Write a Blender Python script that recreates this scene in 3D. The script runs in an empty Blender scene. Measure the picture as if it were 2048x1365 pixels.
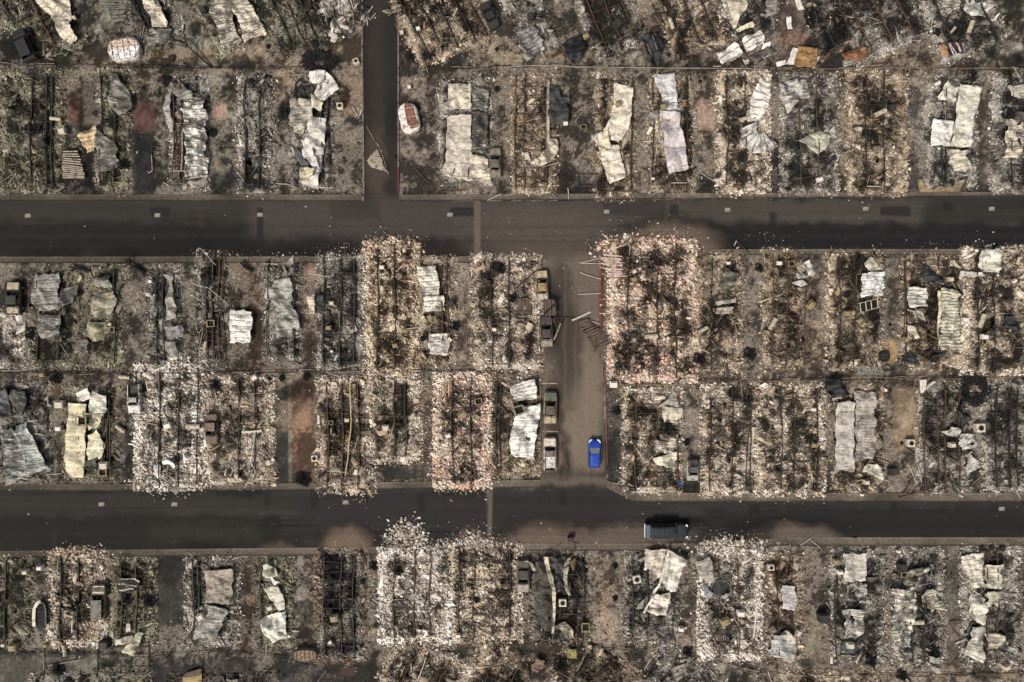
import bpy, math, random
import numpy as np
from mathutils import Vector, Matrix

# ------------------------------------------------------------------ camera, sky, sun, exposure
SC = bpy.context.scene
COL = SC.collection
PX = 0.069                     # metres on the ground per photograph pixel
CH = 94.2                      # height of the drone
cam_d = bpy.data.cameras.new("camera"); cam = bpy.data.objects.new("camera", cam_d); COL.objects.link(cam)
cam.location = (0, 0, CH); cam.rotation_euler = (0, 0, 0)
cam_d.sensor_width = 36; cam_d.lens = 24; cam_d.clip_end = 3000; cam_d.clip_start = 0.5
SC.camera = cam
W = bpy.data.worlds.new("World"); SC.world = W; W.use_nodes = True
nt = W.node_tree; bg = nt.nodes["Background"]
sky = nt.nodes.new("ShaderNodeTexSky"); sky.sky_type = 'NISHITA'; sky.sun_disc = False
SUN_EL, SUN_AZ = math.radians(48), math.radians(215)
sky.sun_elevation = SUN_EL; sky.sun_rotation = SUN_AZ
sky.dust_density = 6.0; sky.air_density = 1.0; sky.ozone_density = 0.5
hs = nt.nodes.new('ShaderNodeHueSaturation'); hs.inputs['Saturation'].default_value = .40      # smoke greys the sky
nt.links.new(sky.outputs[0], hs.inputs['Color']); nt.links.new(hs.outputs[0], bg.inputs[0]); bg.inputs[1].default_value = 0.066
sd = bpy.data.lights.new("sun", 'SUN'); sd.energy = 1.9; sd.angle = math.radians(10); sd.color = (1, .925, .82)
sun = bpy.data.objects.new("sun", sd); COL.objects.link(sun)
_d = Vector((math.sin(SUN_AZ) * math.cos(SUN_EL), math.cos(SUN_AZ) * math.cos(SUN_EL), math.sin(SUN_EL)))
sun.rotation_euler = _d.to_track_quat('Z', 'Y').to_euler(); sun.location = (0, 0, 60)
SC.view_settings.view_transform = 'Standard'; SC.view_settings.look = 'None'
SC.view_settings.exposure = 0.80; SC.view_settings.gamma = 1.0
SC.cycles.max_bounces = 5; SC.cycles.diffuse_bounces = 2; SC.cycles.glossy_bounces = 2

# ------------------------------------------------------------------ coordinates
# the survey of the site was read off in twelve tiles
TL = {}
for i, ox in enumerate((0, 510, 1020, 1528)):
    TL['A%d' % (i + 1)] = (ox, 0, 3.4115)
    for r, oy in (('B', 480), ('C', 740), ('D', 1040)):
        TL['%s%d' % (r, i + 1)] = (ox, oy, 3.9385)
def S(t, x, y):
    if t is None or t == 'S': return (x, y)
    ox, oy, s = TL[t]; return (ox + x / s, oy + y / s)
def WX(px, py, z=0.0):
    k = (CH - z) / CH
    return ((px - 1024) * PX * k, (682.5 - py) * PX * k)
def P(t, x, y, z=0.0): return WX(*S(t, x, y), z)

# ------------------------------------------------------------------ noise
_rs = np.random.RandomState(11); _T = _rs.rand(4096); _Pm = _rs.permutation(4096)
def vn(x, y, sd=0):
    x = np.asarray(x, float) + sd * 17.31; y = np.asarray(y, float) + sd * 9.77
    xi = np.floor(x).astype(np.int64); yi = np.floor(y).astype(np.int64)
    fx = x - xi; fy = y - yi; fx = fx * fx * (3 - 2 * fx); fy = fy * fy * (3 - 2 * fy)
    def h(a, b): return _T[_Pm[(_Pm[a & 4095] + b) & 4095]]
    return (h(xi, yi) * (1 - fx) + h(xi + 1, yi) * fx) * (1 - fy) + (h(xi, yi + 1) * (1 - fx) + h(xi + 1, yi + 1) * fx) * fy
def fbm(x, y, sd=0, o=4):
    s = 0; a = 1; t = 0
    for i in range(o):
        s = s + a * vn(x * 2 ** i, y * 2 ** i, sd + i * 3); t += a; a *= .5
    return s / t                                        # 0..1
def ridg(x, y, sd=0, o=3):
    s = 0; a = 1; t = 0
    for i in range(o):
        s = s + a * (1 - np.abs(2 * vn(x * 2 ** i, y * 2 ** i, sd + i * 5) - 1)); t += a; a *= .5
    return s / t
def sst(a, b, x): t = np.clip((x - a) / (b - a), 0, 1); return t * t * (3 - 2 * t)

# ------------------------------------------------------------------ objects
def tag(o, label=None, cat=None, group=None, kind=None):
    if label: o['label'] = label
    if cat: o['category'] = cat
    if group: o['group'] = group
    if kind: o['kind'] = kind
    return o
def empty(name, loc=(0, 0, 0), rz=0):
    o = bpy.data.objects.new(name, None); COL.objects.link(o); o.location = loc; o.rotation_euler = (0, 0, rz)
    o.empty_display_size = .3
    return o
def obj(name, me, parent=None):
    o = bpy.data.objects.new(name, me); COL.objects.link(o)
    if parent: o.parent = parent
    return o
def zone_attr(o, z):
    b = o.data.attributes.new('zone', 'FLOAT', 'POINT'); b.data.foreach_set('value', np.asarray(z, np.float32)); return o
def mk(name, V, F, mat, parent=None, smooth=False, uv=None, world=True):
    """V (n,3), F (m,4) array or list of tuples. World coordinates unless world=False; a parent's location is taken off."""
    V = np.asarray(V, float)
    if parent is not None and world: V = V - np.array(parent.location)
    me = bpy.data.meshes.new(name)
    if isinstance(F, np.ndarray):
        n, k = F.shape
        me.vertices.add(len(V)); me.vertices.foreach_set('co', V.astype(np.float32).ravel())
        me.loops.add(n * k); me.loops.foreach_set('vertex_index', F.astype(np.int32).ravel())
        me.polygons.add(n); me.polygons.foreach_set('loop_start', np.arange(0, n * k, k, dtype=np.int32))
        me.update(calc_edges=True)
        if uv is not None:
            l = me.uv_layers.new(name='UVMap'); l.data.foreach_set('uv', np.asarray(uv, np.float32)[F.ravel()].ravel())
    else:
        me.from_pydata([tuple(v) for v in V], [], F); me.update()
    if smooth: me.polygons.foreach_set('use_smooth', np.ones(len(me.polygons), bool))
    me.materials.append(mat)
    return obj(name, me, parent)
def dup(root, loc, rz, label=None, group=None, scale=None):
    r = root.copy(); COL.objects.link(r); r.location = loc; r.rotation_euler = (0, 0, rz)
    if label: r['label'] = label
    if group: r['group'] = group
    if scale: r.scale = scale
    for ch in list(root.children):
        c = ch.copy(); COL.objects.link(c); c.parent = r
        for g in ch.children:
            d = g.copy(); COL.objects.link(d); d.parent = c
    return r
class MB:
    def __init__(s): s.V = []; s.F = []
    def add(s, V, F):
        n = len(s.V); s.V += [tuple(v) for v in V]; s.F += [tuple(i + n for i in f) for f in F]; return s
    def box(s, c, d, M=None):
        x, y, z = d[0] / 2, d[1] / 2, d[2] / 2
        V = [Vector((a * x, b * y, e * z)) for a in (-1, 1) for b in (-1, 1) for e in (-1, 1)]
        if M: V = [M @ v for v in V]
        V = [v + Vector(c) for v in V]
        return s.add(V, [(0, 1, 3, 2), (4, 6, 7, 5), (0, 4, 5, 1), (2, 3, 7, 6), (0, 2, 6, 4), (1, 5, 7, 3)])
    def bar(s, a, b, w, h=None):
        a = Vector(a); b = Vector(b); h = h or w; d = b - a; L = d.length
        if L < 1e-4: return s
        return s.box((a + b) / 2, (L, w, h), d.to_track_quat('X', 'Z').to_matrix())
    def tube(s, pts, r, n=6, r2=None):
        pts = [Vector(p) for p in pts]; rings = []
        for i, p in enumerate(pts):
            d = (pts[min(i + 1, len(pts) - 1)] - pts[max(i - 1, 0)]).normalized()
            q = d.to_track_quat('Z', 'Y').to_matrix(); rr = r if r2 is None else r + (r2 - r) * i / max(1, len(pts) - 1)
            rings.append([p + q @ Vector((rr * math.cos(2 * math.pi * k / n), rr * math.sin(2 * math.pi * k / n), 0)) for k in range(n)])
        V = [v for g in rings for v in g]; F = []
        for i in range(len(pts) - 1):
            for k in range(n): F.append((i * n + k, i * n + (k + 1) % n, (i + 1) * n + (k + 1) % n, (i + 1) * n + k))
        F.append(tuple(range(n - 1, -1, -1))); F.append(tuple((len(pts) - 1) * n + k for k in range(n)))
        return s.add(V, F)
    def cyl(s, c, r, h, n=16, r2=None):
        r2 = r if r2 is None else r2
        V = [(c[0] + r * math.cos(2 * math.pi * k / n), c[1] + r * math.sin(2 * math.pi * k / n), c[2]) for k in range(n)]
        V += [(c[0] + r2 * math.cos(2 * math.pi * k / n), c[1] + r2 * math.sin(2 * math.pi * k / n), c[2] + h) for k in range(n)]
        return s.add(V, [(k, (k + 1) % n, n + (k + 1) % n, n + k) for k in range(n)] + [tuple(range(n - 1, -1, -1)), tuple(range(n, 2 * n))])
    def ring(s, c, ro, ri, h, n=20, sx=1, sy=1):
        V = []
        for (r, z) in ((ro, 0), (ro * .97, h), (ri * 1.03, h), (ri, 0)):
            V += [(c[0] + sx * r * math.cos(2 * math.pi * k / n), c[1] + sy * r * math.sin(2 * math.pi * k / n), c[2] + z) for k in range(n)]
        return s.add(V, [(j * n + k, j * n + (k + 1) % n, ((j + 1) % 4) * n + (k + 1) % n, ((j + 1) % 4) * n + k) for j in range(4) for k in range(n)])
    def build(s, name, mat, parent=None, world=False, smooth=False):
        return mk(name, np.array(s.V, float).reshape(-1, 3), s.F, mat, parent, smooth, world=world)

# ------------------------------------------------------------------ materials
_mc = {}
class NT:
    def __init__(s, name):
        s.m = bpy.data.materials.new(name); s.m.use_nodes = True; s.t = s.m.node_tree
        s.b = s.t.nodes["Principled BSDF"]
    def n(s, ty, **kw):
        nd = s.t.nodes.new('ShaderNode' + ty)
        for k, v in kw.items():
            if k.startswith('i_'): nd.inputs[int(k[2:]) if k[2:].isdigit() else k[2:]].default_value = v
            else: setattr(nd, k, v)
        return nd
    def l(s, a, b): s.t.links.new(a, b)
    def ramp(s, fac, stops, interp='LINEAR'):
        r = s.n('ValToRGB'); e = r.color_ramp; e.interpolation = interp
        while len(e.elements) < len(stops): e.elements.new(.5)
        for el, (p, c) in zip(e.elements, stops): el.position = p; el.color = (*c, 1) if len(c) == 3 else c
        s.l(fac, r.inputs[0]); return r.outputs[0]
    def noise(s, vec, scale, detail=5, rough=.6):
        x = s.n('TexNoise'); x.inputs['Scale'].default_value = scale; x.inputs['Detail'].default_value = detail; x.inputs['Roughness'].default_value = rough
        if vec is not None: s.l(vec, x.inputs['Vector'])
        return x.outputs['Fac']
    def mix(s, f, a, b, mode='MIX'):
        m = s.n('Mix', data_type='RGBA', blend_type=mode)
        for i, v in ((0, f), (6, a), (7, b)):
            if isinstance(v, (int, float)): m.inputs[i].default_value = v
            elif isinstance(v, tuple): m.inputs[i].default_value = (*v[:3], 1)
            else: s.l(v, m.inputs[i])
        return m.outputs[2]
    def math(s, op, a, b=0.0, clamp=False):
        m = s.n('Math', operation=op, use_clamp=clamp)
        for i, v in ((0, a), (1, b)):
            if isinstance(v, (int, float)): m.inputs[i].default_value = v
            else: s.l(v, m.inputs[i])
        return m.outputs[0]
    def mr(s, v, a, b, c=0.0, d=1.0):
        m = s.n('MapRange'); s.l(v, m.inputs[0])
        for i, q in zip((1, 2, 3, 4), (a, b, c, d)): m.inputs[i].default_value = q
        return m.outputs[0]
    def bump(s, h, st=.4, dist=.05):
        b = s.n('Bump'); b.inputs['Strength'].default_value = st; b.inputs['Distance'].default_value = dist
        s.l(h, b.inputs['Height']); s.l(b.outputs[0], s.b.inputs['Normal'])
    def pos(s): return s.n('NewGeometry').outputs['Position']
def grime(name, col, dark=(.02, .018, .016), amt=.5, sc=1.6, rough=.75, metal=0.0, spec=.3):
    key = ('g', name, col, dark, amt, sc, rough, metal)
    if key in _mc: return _mc[key]
    t = NT(name); o = t.n('TexCoord').outputs['Object']
    a = t.noise(o, sc, 7, .68); f = t.mr(a, .62 - amt * .35, .72 - amt * .2)
    g = t.noise(o, sc * 7, 3, .6); c2 = t.mix(t.mr(g, .3, .7), tuple(v * .72 for v in col), tuple(min(1, v * 1.15) for v in col))
    t.l(t.mix(f, c2, dark), t.b.inputs['Base Color'])
    t.b.inputs['Roughness'].default_value = rough; t.b.inputs['Metallic'].default_value = metal
    t.b.inputs['Specular IOR Level'].default_value = spec
    t.bump(g, .3, .03); _mc[key] = t.m; return t.m
def plain(name, col, rough=.4, metal=0, spec=.5, coat=0):
    key = ('p', name)
    if key in _mc: return _mc[key]
    t = NT(name); o = t.n('TexCoord').outputs['Object']; g = t.noise(o, 3, 5)
    t.l(t.mix(t.mr(g, .35, .7), tuple(v * .88 for v in col), col), t.b.inputs['Base Color'])
    t.b.inputs['Roughness'].default_value = rough; t.b.inputs['Metallic'].default_value = metal
    t.b.inputs['Specular IOR Level'].default_value = spec; t.b.inputs['Coat Weight'].default_value = coat
    _mc[key] = t.m; return t.m
def m_sheet(col, soot=.4, rib=1.1, sootc=(.035, .03, .025), lines=.5):
    key = ('s', col, round(soot, 2), round(rib, 2), sootc, lines)
    if key in _mc: return _mc[key]
    t = NT('scorched_sheet_metal'); uvn = t.n('UVMap'); uv = uvn.outputs[0]; ps = t.pos()
    mp = t.n('Mapping'); mp.inputs['Scale'].default_value = (.9, 3.4, 1); t.l(uv, mp.inputs[0])
    streak = t.noise(mp.outputs[0], 1.3, 7, .7)
    blot = t.noise(ps, .55, 8, .66); fine = t.noise(ps, 5.5, 5, .7)
    base = t.mix(t.mr(fine, .3, .72), tuple(v * .74 for v in col), tuple(min(.9, v * 1.12) for v in col))
    tint = t.noise(ps, .4, 3); base = t.mix(t.mr(tint, .35, .75, 0, .4), base, tuple(v * k for v, k in zip(col, (.62, .64, .66))))
    k = t.math('ADD', t.math('MULTIPLY', streak, .55), t.math('MULTIPLY', blot, .45))
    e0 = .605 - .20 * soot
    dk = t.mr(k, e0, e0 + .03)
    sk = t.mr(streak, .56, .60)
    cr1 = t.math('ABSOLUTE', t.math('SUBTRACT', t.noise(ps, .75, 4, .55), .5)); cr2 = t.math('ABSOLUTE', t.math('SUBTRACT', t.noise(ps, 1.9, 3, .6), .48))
    crease_shade = t.math('MAXIMUM', t.mr(cr1, .022, .003), t.math('MULTIPLY', t.mr(cr2, .024, .003), t.mr(blot, .42, .52)))
    base = t.mix(t.math('MULTIPLY', crease_shade, .75), base, tuple(v * .22 for v in col))  # thin dark lines: shade of wrinkles painted into the sheet colour
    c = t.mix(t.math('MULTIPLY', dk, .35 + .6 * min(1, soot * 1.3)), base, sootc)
    sep = t.n('SeparateXYZ'); t.l(uv, sep.inputs[0])
    if lines < 0:
        fr = t.math('FRACT', t.math('DIVIDE', sep.outputs[1], rib)); c = t.mix(t.math('MULTIPLY', t.math('LESS_THAN', fr, .10), .7), c, tuple(min(.9, v * 1.35) for v in col))
    if rib > 0 and lines > 0:
        v = t.math('ADD', sep.outputs[1], t.math('MULTIPLY', t.noise(ps, .9, 3), .5))
        fr = t.math('FRACT', t.math('DIVIDE', v, rib)); ln = t.math('LESS_THAN', fr, .19 / max(rib, .5))
        br = t.mr(t.noise(ps, 1.7, 4), .38, .50, .15, 1)
        c = t.mix(t.math('MULTIPLY', t.math('MULTIPLY', ln, br), lines), c, tuple(v * .13 for v in col))
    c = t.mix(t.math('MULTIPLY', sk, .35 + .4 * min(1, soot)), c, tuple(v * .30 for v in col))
    t.l(c, t.b.inputs['Base Color']); t.b.inputs['Roughness'].default_value = .62; t.b.inputs['Metallic'].default_value = .1
    t.b.inputs['Specular IOR Level'].default_value = .3
    t.bump(streak, .55, .08); _mc[key] = t.m; return t.m

PAL = {  # bed: dark, mid, pale; flakes: colours from charred to pale; tint of broken plaster
 'olive': ((.012, .011, .008), (.085, .077, .056), (.30, .275, .205), [(.010, .009, .007), (.035, .031, .022), (.10, .09, .066), (.22, .20, .15), (.46, .43, .33)], (.20, .17, .10)),
 'grey':  ((.012, .011, .010), (.105, .094, .082), (.42, .39, .345), [(.011, .010, .009), (.040, .034, .029), (.13, .115, .098), (.32, .29, .25), (.66, .61, .54)], (.24, .21, .17)),
 'brown': ((.013, .010, .008), (.115, .090, .068), (.44, .365, .285), [(.012, .009, .007), (.055, .040, .028), (.15, .115, .083), (.36, .29, .215), (.72, .62, .49)], (.32, .21, .12)),
 'cream': ((.015, .012, .009), (.165, .135, .106), (.58, .50, .41), [(.014, .011, .009), (.075, .056, .041), (.24, .19, .145), (.52, .44, .35), (.86, .78, .67)], (.50, .37, .25)),
 'white': ((.018, .015, .013), (.21, .182, .154), (.70, .645, .58), [(.02, .016, .013), (.11, .088, .068), (.34, .29, .24), (.66, .60, .53), (.92, .87, .80)], (.46, .40, .32)),
 'pink':  ((.016, .012, .009), (.175, .135, .104), (.60, .49, .40), [(.016, .012, .009), (.09, .064, .046), (.30, .225, .17), (.62, .50, .40), (.88, .77, .66)], (.74, .40, .29)),
 'orange':((.016, .012, .008), (.165, .125, .088), (.58, .48, .36), [(.016, .012, .009), (.085, .060, .040), (.28, .21, .145), (.60, .49, .36), (.86, .76, .61)], (.56, .43, .29)),
 'brick': ((.012, .009, .007), (.09, .06, .045), (.40, .30, .22), [(.012, .009, .008), (.05, .03, .022), (.20, .075, .04), (.42, .30, .21), (.74, .66, .54)], (.30, .08, .04)),
 'char':  ((.007, .006, .006), (.045, .040, .034), (.26, .235, .205), [(.007, .006, .005), (.018, .015, .013), (.055, .047, .039), (.16, .14, .115), (.42, .38, .32)], (.18, .10, .06)),
}
def m_bed(p):
    key = ('bed', p)
    if key in _mc: return _mc[key]
    d, m, l, _, tn = PAL[p]; t = NT('ash_and_char'); ps = t.pos(); z = t.n('Attribute', attribute_name='zone').outputs['Fac']
    a = t.noise(ps, .9, 5, .6); b = t.noise(ps, 4.6, 5, .85); c = t.noise(ps, 13, 3, .85)
    k = t.math('ADD', t.math('ADD', t.math('MULTIPLY', a, .12), t.math('MULTIPLY', b, .48)), t.math('MULTIPLY', c, .40))
    k = t.math('ADD', k, t.math('MULTIPLY', t.math('SUBTRACT', z, .5), .36))
    cc = t.ramp(k, [(.455, d), (.478, tuple(x * .6 + y * .4 for x, y in zip(d, m))), (.500, m), (.555, l)])
    w1 = t.math('ABSOLUTE', t.math('SUBTRACT', t.noise(ps, 1.6, 5, .6), .5)); w2 = t.math('ABSOLUTE', t.math('SUBTRACT', t.noise(ps, 3.7, 3, .6), .5))
    fl_ = t.math('MAXIMUM', t.mr(w1, .016, .006), t.math('MULTIPLY', t.mr(w2, .026, .010), t.mr(a, .45, .55)))
    t.l(t.mix(t.math('MULTIPLY', fl_, .85), cc, d), t.b.inputs['Base Color'])
    t.b.inputs['Roughness'].default_value = .95; t.b.inputs['Specular IOR Level'].default_value = .1
    t.bump(c, .9, .12); _mc[key] = t.m; return t.m
def m_flake(p, bright=1.0):
    key = ('fl', p, bright)
    if key in _mc: return _mc[key]
    fl = PAL[p][3]; tn = PAL[p][4]; t = NT('broken_rubble'); g = t.n('NewGeometry')
    r = g.outputs['Random Per Island']; ps = g.outputs['Position']; z = t.n('Attribute', attribute_name='zone').outputs['Fac']
    f = t.math('ADD', t.math('MULTIPLY', t.math('POWER', r, 1.4), .60), t.math('MULTIPLY', t.math('SUBTRACT', z, .36), 1.35))
    c = t.ramp(f, [(0, fl[0]), (.22, fl[1]), (.42, fl[2]), (.64, fl[3]), (.92, fl[4])])
    r2 = t.math('FRACT', t.math('MULTIPLY', r, 91.7)); tz = t.mr(t.noise(ps, .32, 3, .5), .45, .60)
    tk = t.math('MULTIPLY', t.math('MULTIPLY', tz, t.mr(r2, .45, .6)), t.mr(f, .25, .55, 0, .90))
    c = t.mix(tk, c, tn)
    c = t.mix(t.mr(t.noise(ps, 7, 4, .75), .42, .68, 0, .7), c, fl[1])
    t.l(c, t.b.inputs['Base Color']); t.b.inputs['Roughness'].default_value = .9; t.b.inputs['Specular IOR Level'].default_value = .15
    _mc[key] = t.m; return t.m
def m_ground(name, rough=.92, speck=1.0, grain=9.0, con=1.0):
    t = NT(name); ps = t.pos()
    a = t.n('Attribute', attribute_name='tone').outputs['Color']; s_ = t.n('Attribute', attribute_name='ash').outputs['Fac']
    n1 = t.noise(ps, grain, 6, .7); n2 = t.noise(ps, 2.2, 7, .75); n3 = t.noise(ps, 7.5, 4, .85)
    c = t.mix(con, a, t.ramp(n1, [(.32, (.62, .62, .62)), (.5, (1, 1, 1)), (.68, (1.5, 1.47, 1.42))]), 'MULTIPLY')
    c = t.mix(con, c, t.ramp(n2, [(.33, (.72, .71, .70)), (.5, (1, 1, 1)), (.66, (1.25, 1.24, 1.22))]), 'MULTIPLY')
    k = t.math('ADD', t.math('MULTIPLY', n3, .6), t.math('MULTIPLY', n2, .4))
    f = t.math('MULTIPLY', t.mr(t.math('ADD', k, t.math('MULTIPLY', s_, .16)), .55, .66), t.mr(s_, 0, .35))
    c = t.mix(t.math('MULTIPLY', f, .62 * speck), c, (.30, .255, .205))
    f2 = t.math('MULTIPLY', t.mr(t.math('SUBTRACT', k, t.math('MULTIPLY', s_, .05)), .465, .40), t.mr(s_, 0, .4))
    c = t.mix(t.math('MULTIPLY', f2, .6 * speck), c, (.018, .016, .014))
    if con > .9:
        w1 = t.math('ABSOLUTE', t.math('SUBTRACT', t.noise(ps, 1.9, 5, .62), .5)); w2 = t.math('ABSOLUTE', t.math('SUBTRACT', t.noise(ps, .8, 5, .6), .5))
        wf = t.math('MULTIPLY', t.math('MAXIMUM', t.mr(w1, .018, .006), t.mr(w2, .010, .004)), t.mr(s_, .2, .7)); c = t.mix(t.math('MULTIPLY', wf, .75), c, (.016, .014, .012))
    else:
        w1 = t.math('ABSOLUTE', t.math('SUBTRACT', t.noise(ps, .16, 5, .6), .5)); c = t.mix(t.math('MULTIPLY', t.mr(w1, .0022, .0008), .55), c, (.010, .009, .009))
    t.l(c, t.b.inputs['Base Color']); t.b.inputs['Roughness'].default_value = rough; t.b.inputs['Specular IOR Level'].default_value = .2
    t.bump(n3, .7, .07); return t.m
M_LOT = m_ground('scorched_yard_earth'); M_ROAD = m_ground('sooty_asphalt', .85, .25, 22.0, .45); M_CONC = m_ground('sooty_concrete', .9, .8, 8.0)
M_STEEL = grime('charred_steel', (.035, .03, .027), (.012, .011, .01), .5, 2.0, .7)
M_RUST = grime('rusted_steel', (.10, .055, .035), (.02, .015, .012), .5, 2.0, .8)
M_PALE = grime('pale_steel', (.45, .41, .36), (.05, .04, .03), .25, 2.0, .6)
M_BLACK = grime('charcoal', (.014, .013, .013), (.006, .006, .006), .4, 3.0, .9)
M_BOARD = grime('weathered_board', (.26, .21, .165), (.03, .02, .015), .4, 2.0, .85)
M_CREAM = grime('cream_enamel', (.52, .46, .36), (.06, .045, .03), .25, 2.2, .6)
M_WHITE = grime('white_enamel', (.66, .61, .56), (.08, .07, .06), .12, 2.2, .55)
M_YELLOW = grime('yellowed_metal', (.27, .22, .12), (.04, .03, .015), .4, 3, .6)
M_HOLE = grime('dark_opening', (.01, .01, .01), (.005, .005, .005), .3, 3, .9)

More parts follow.
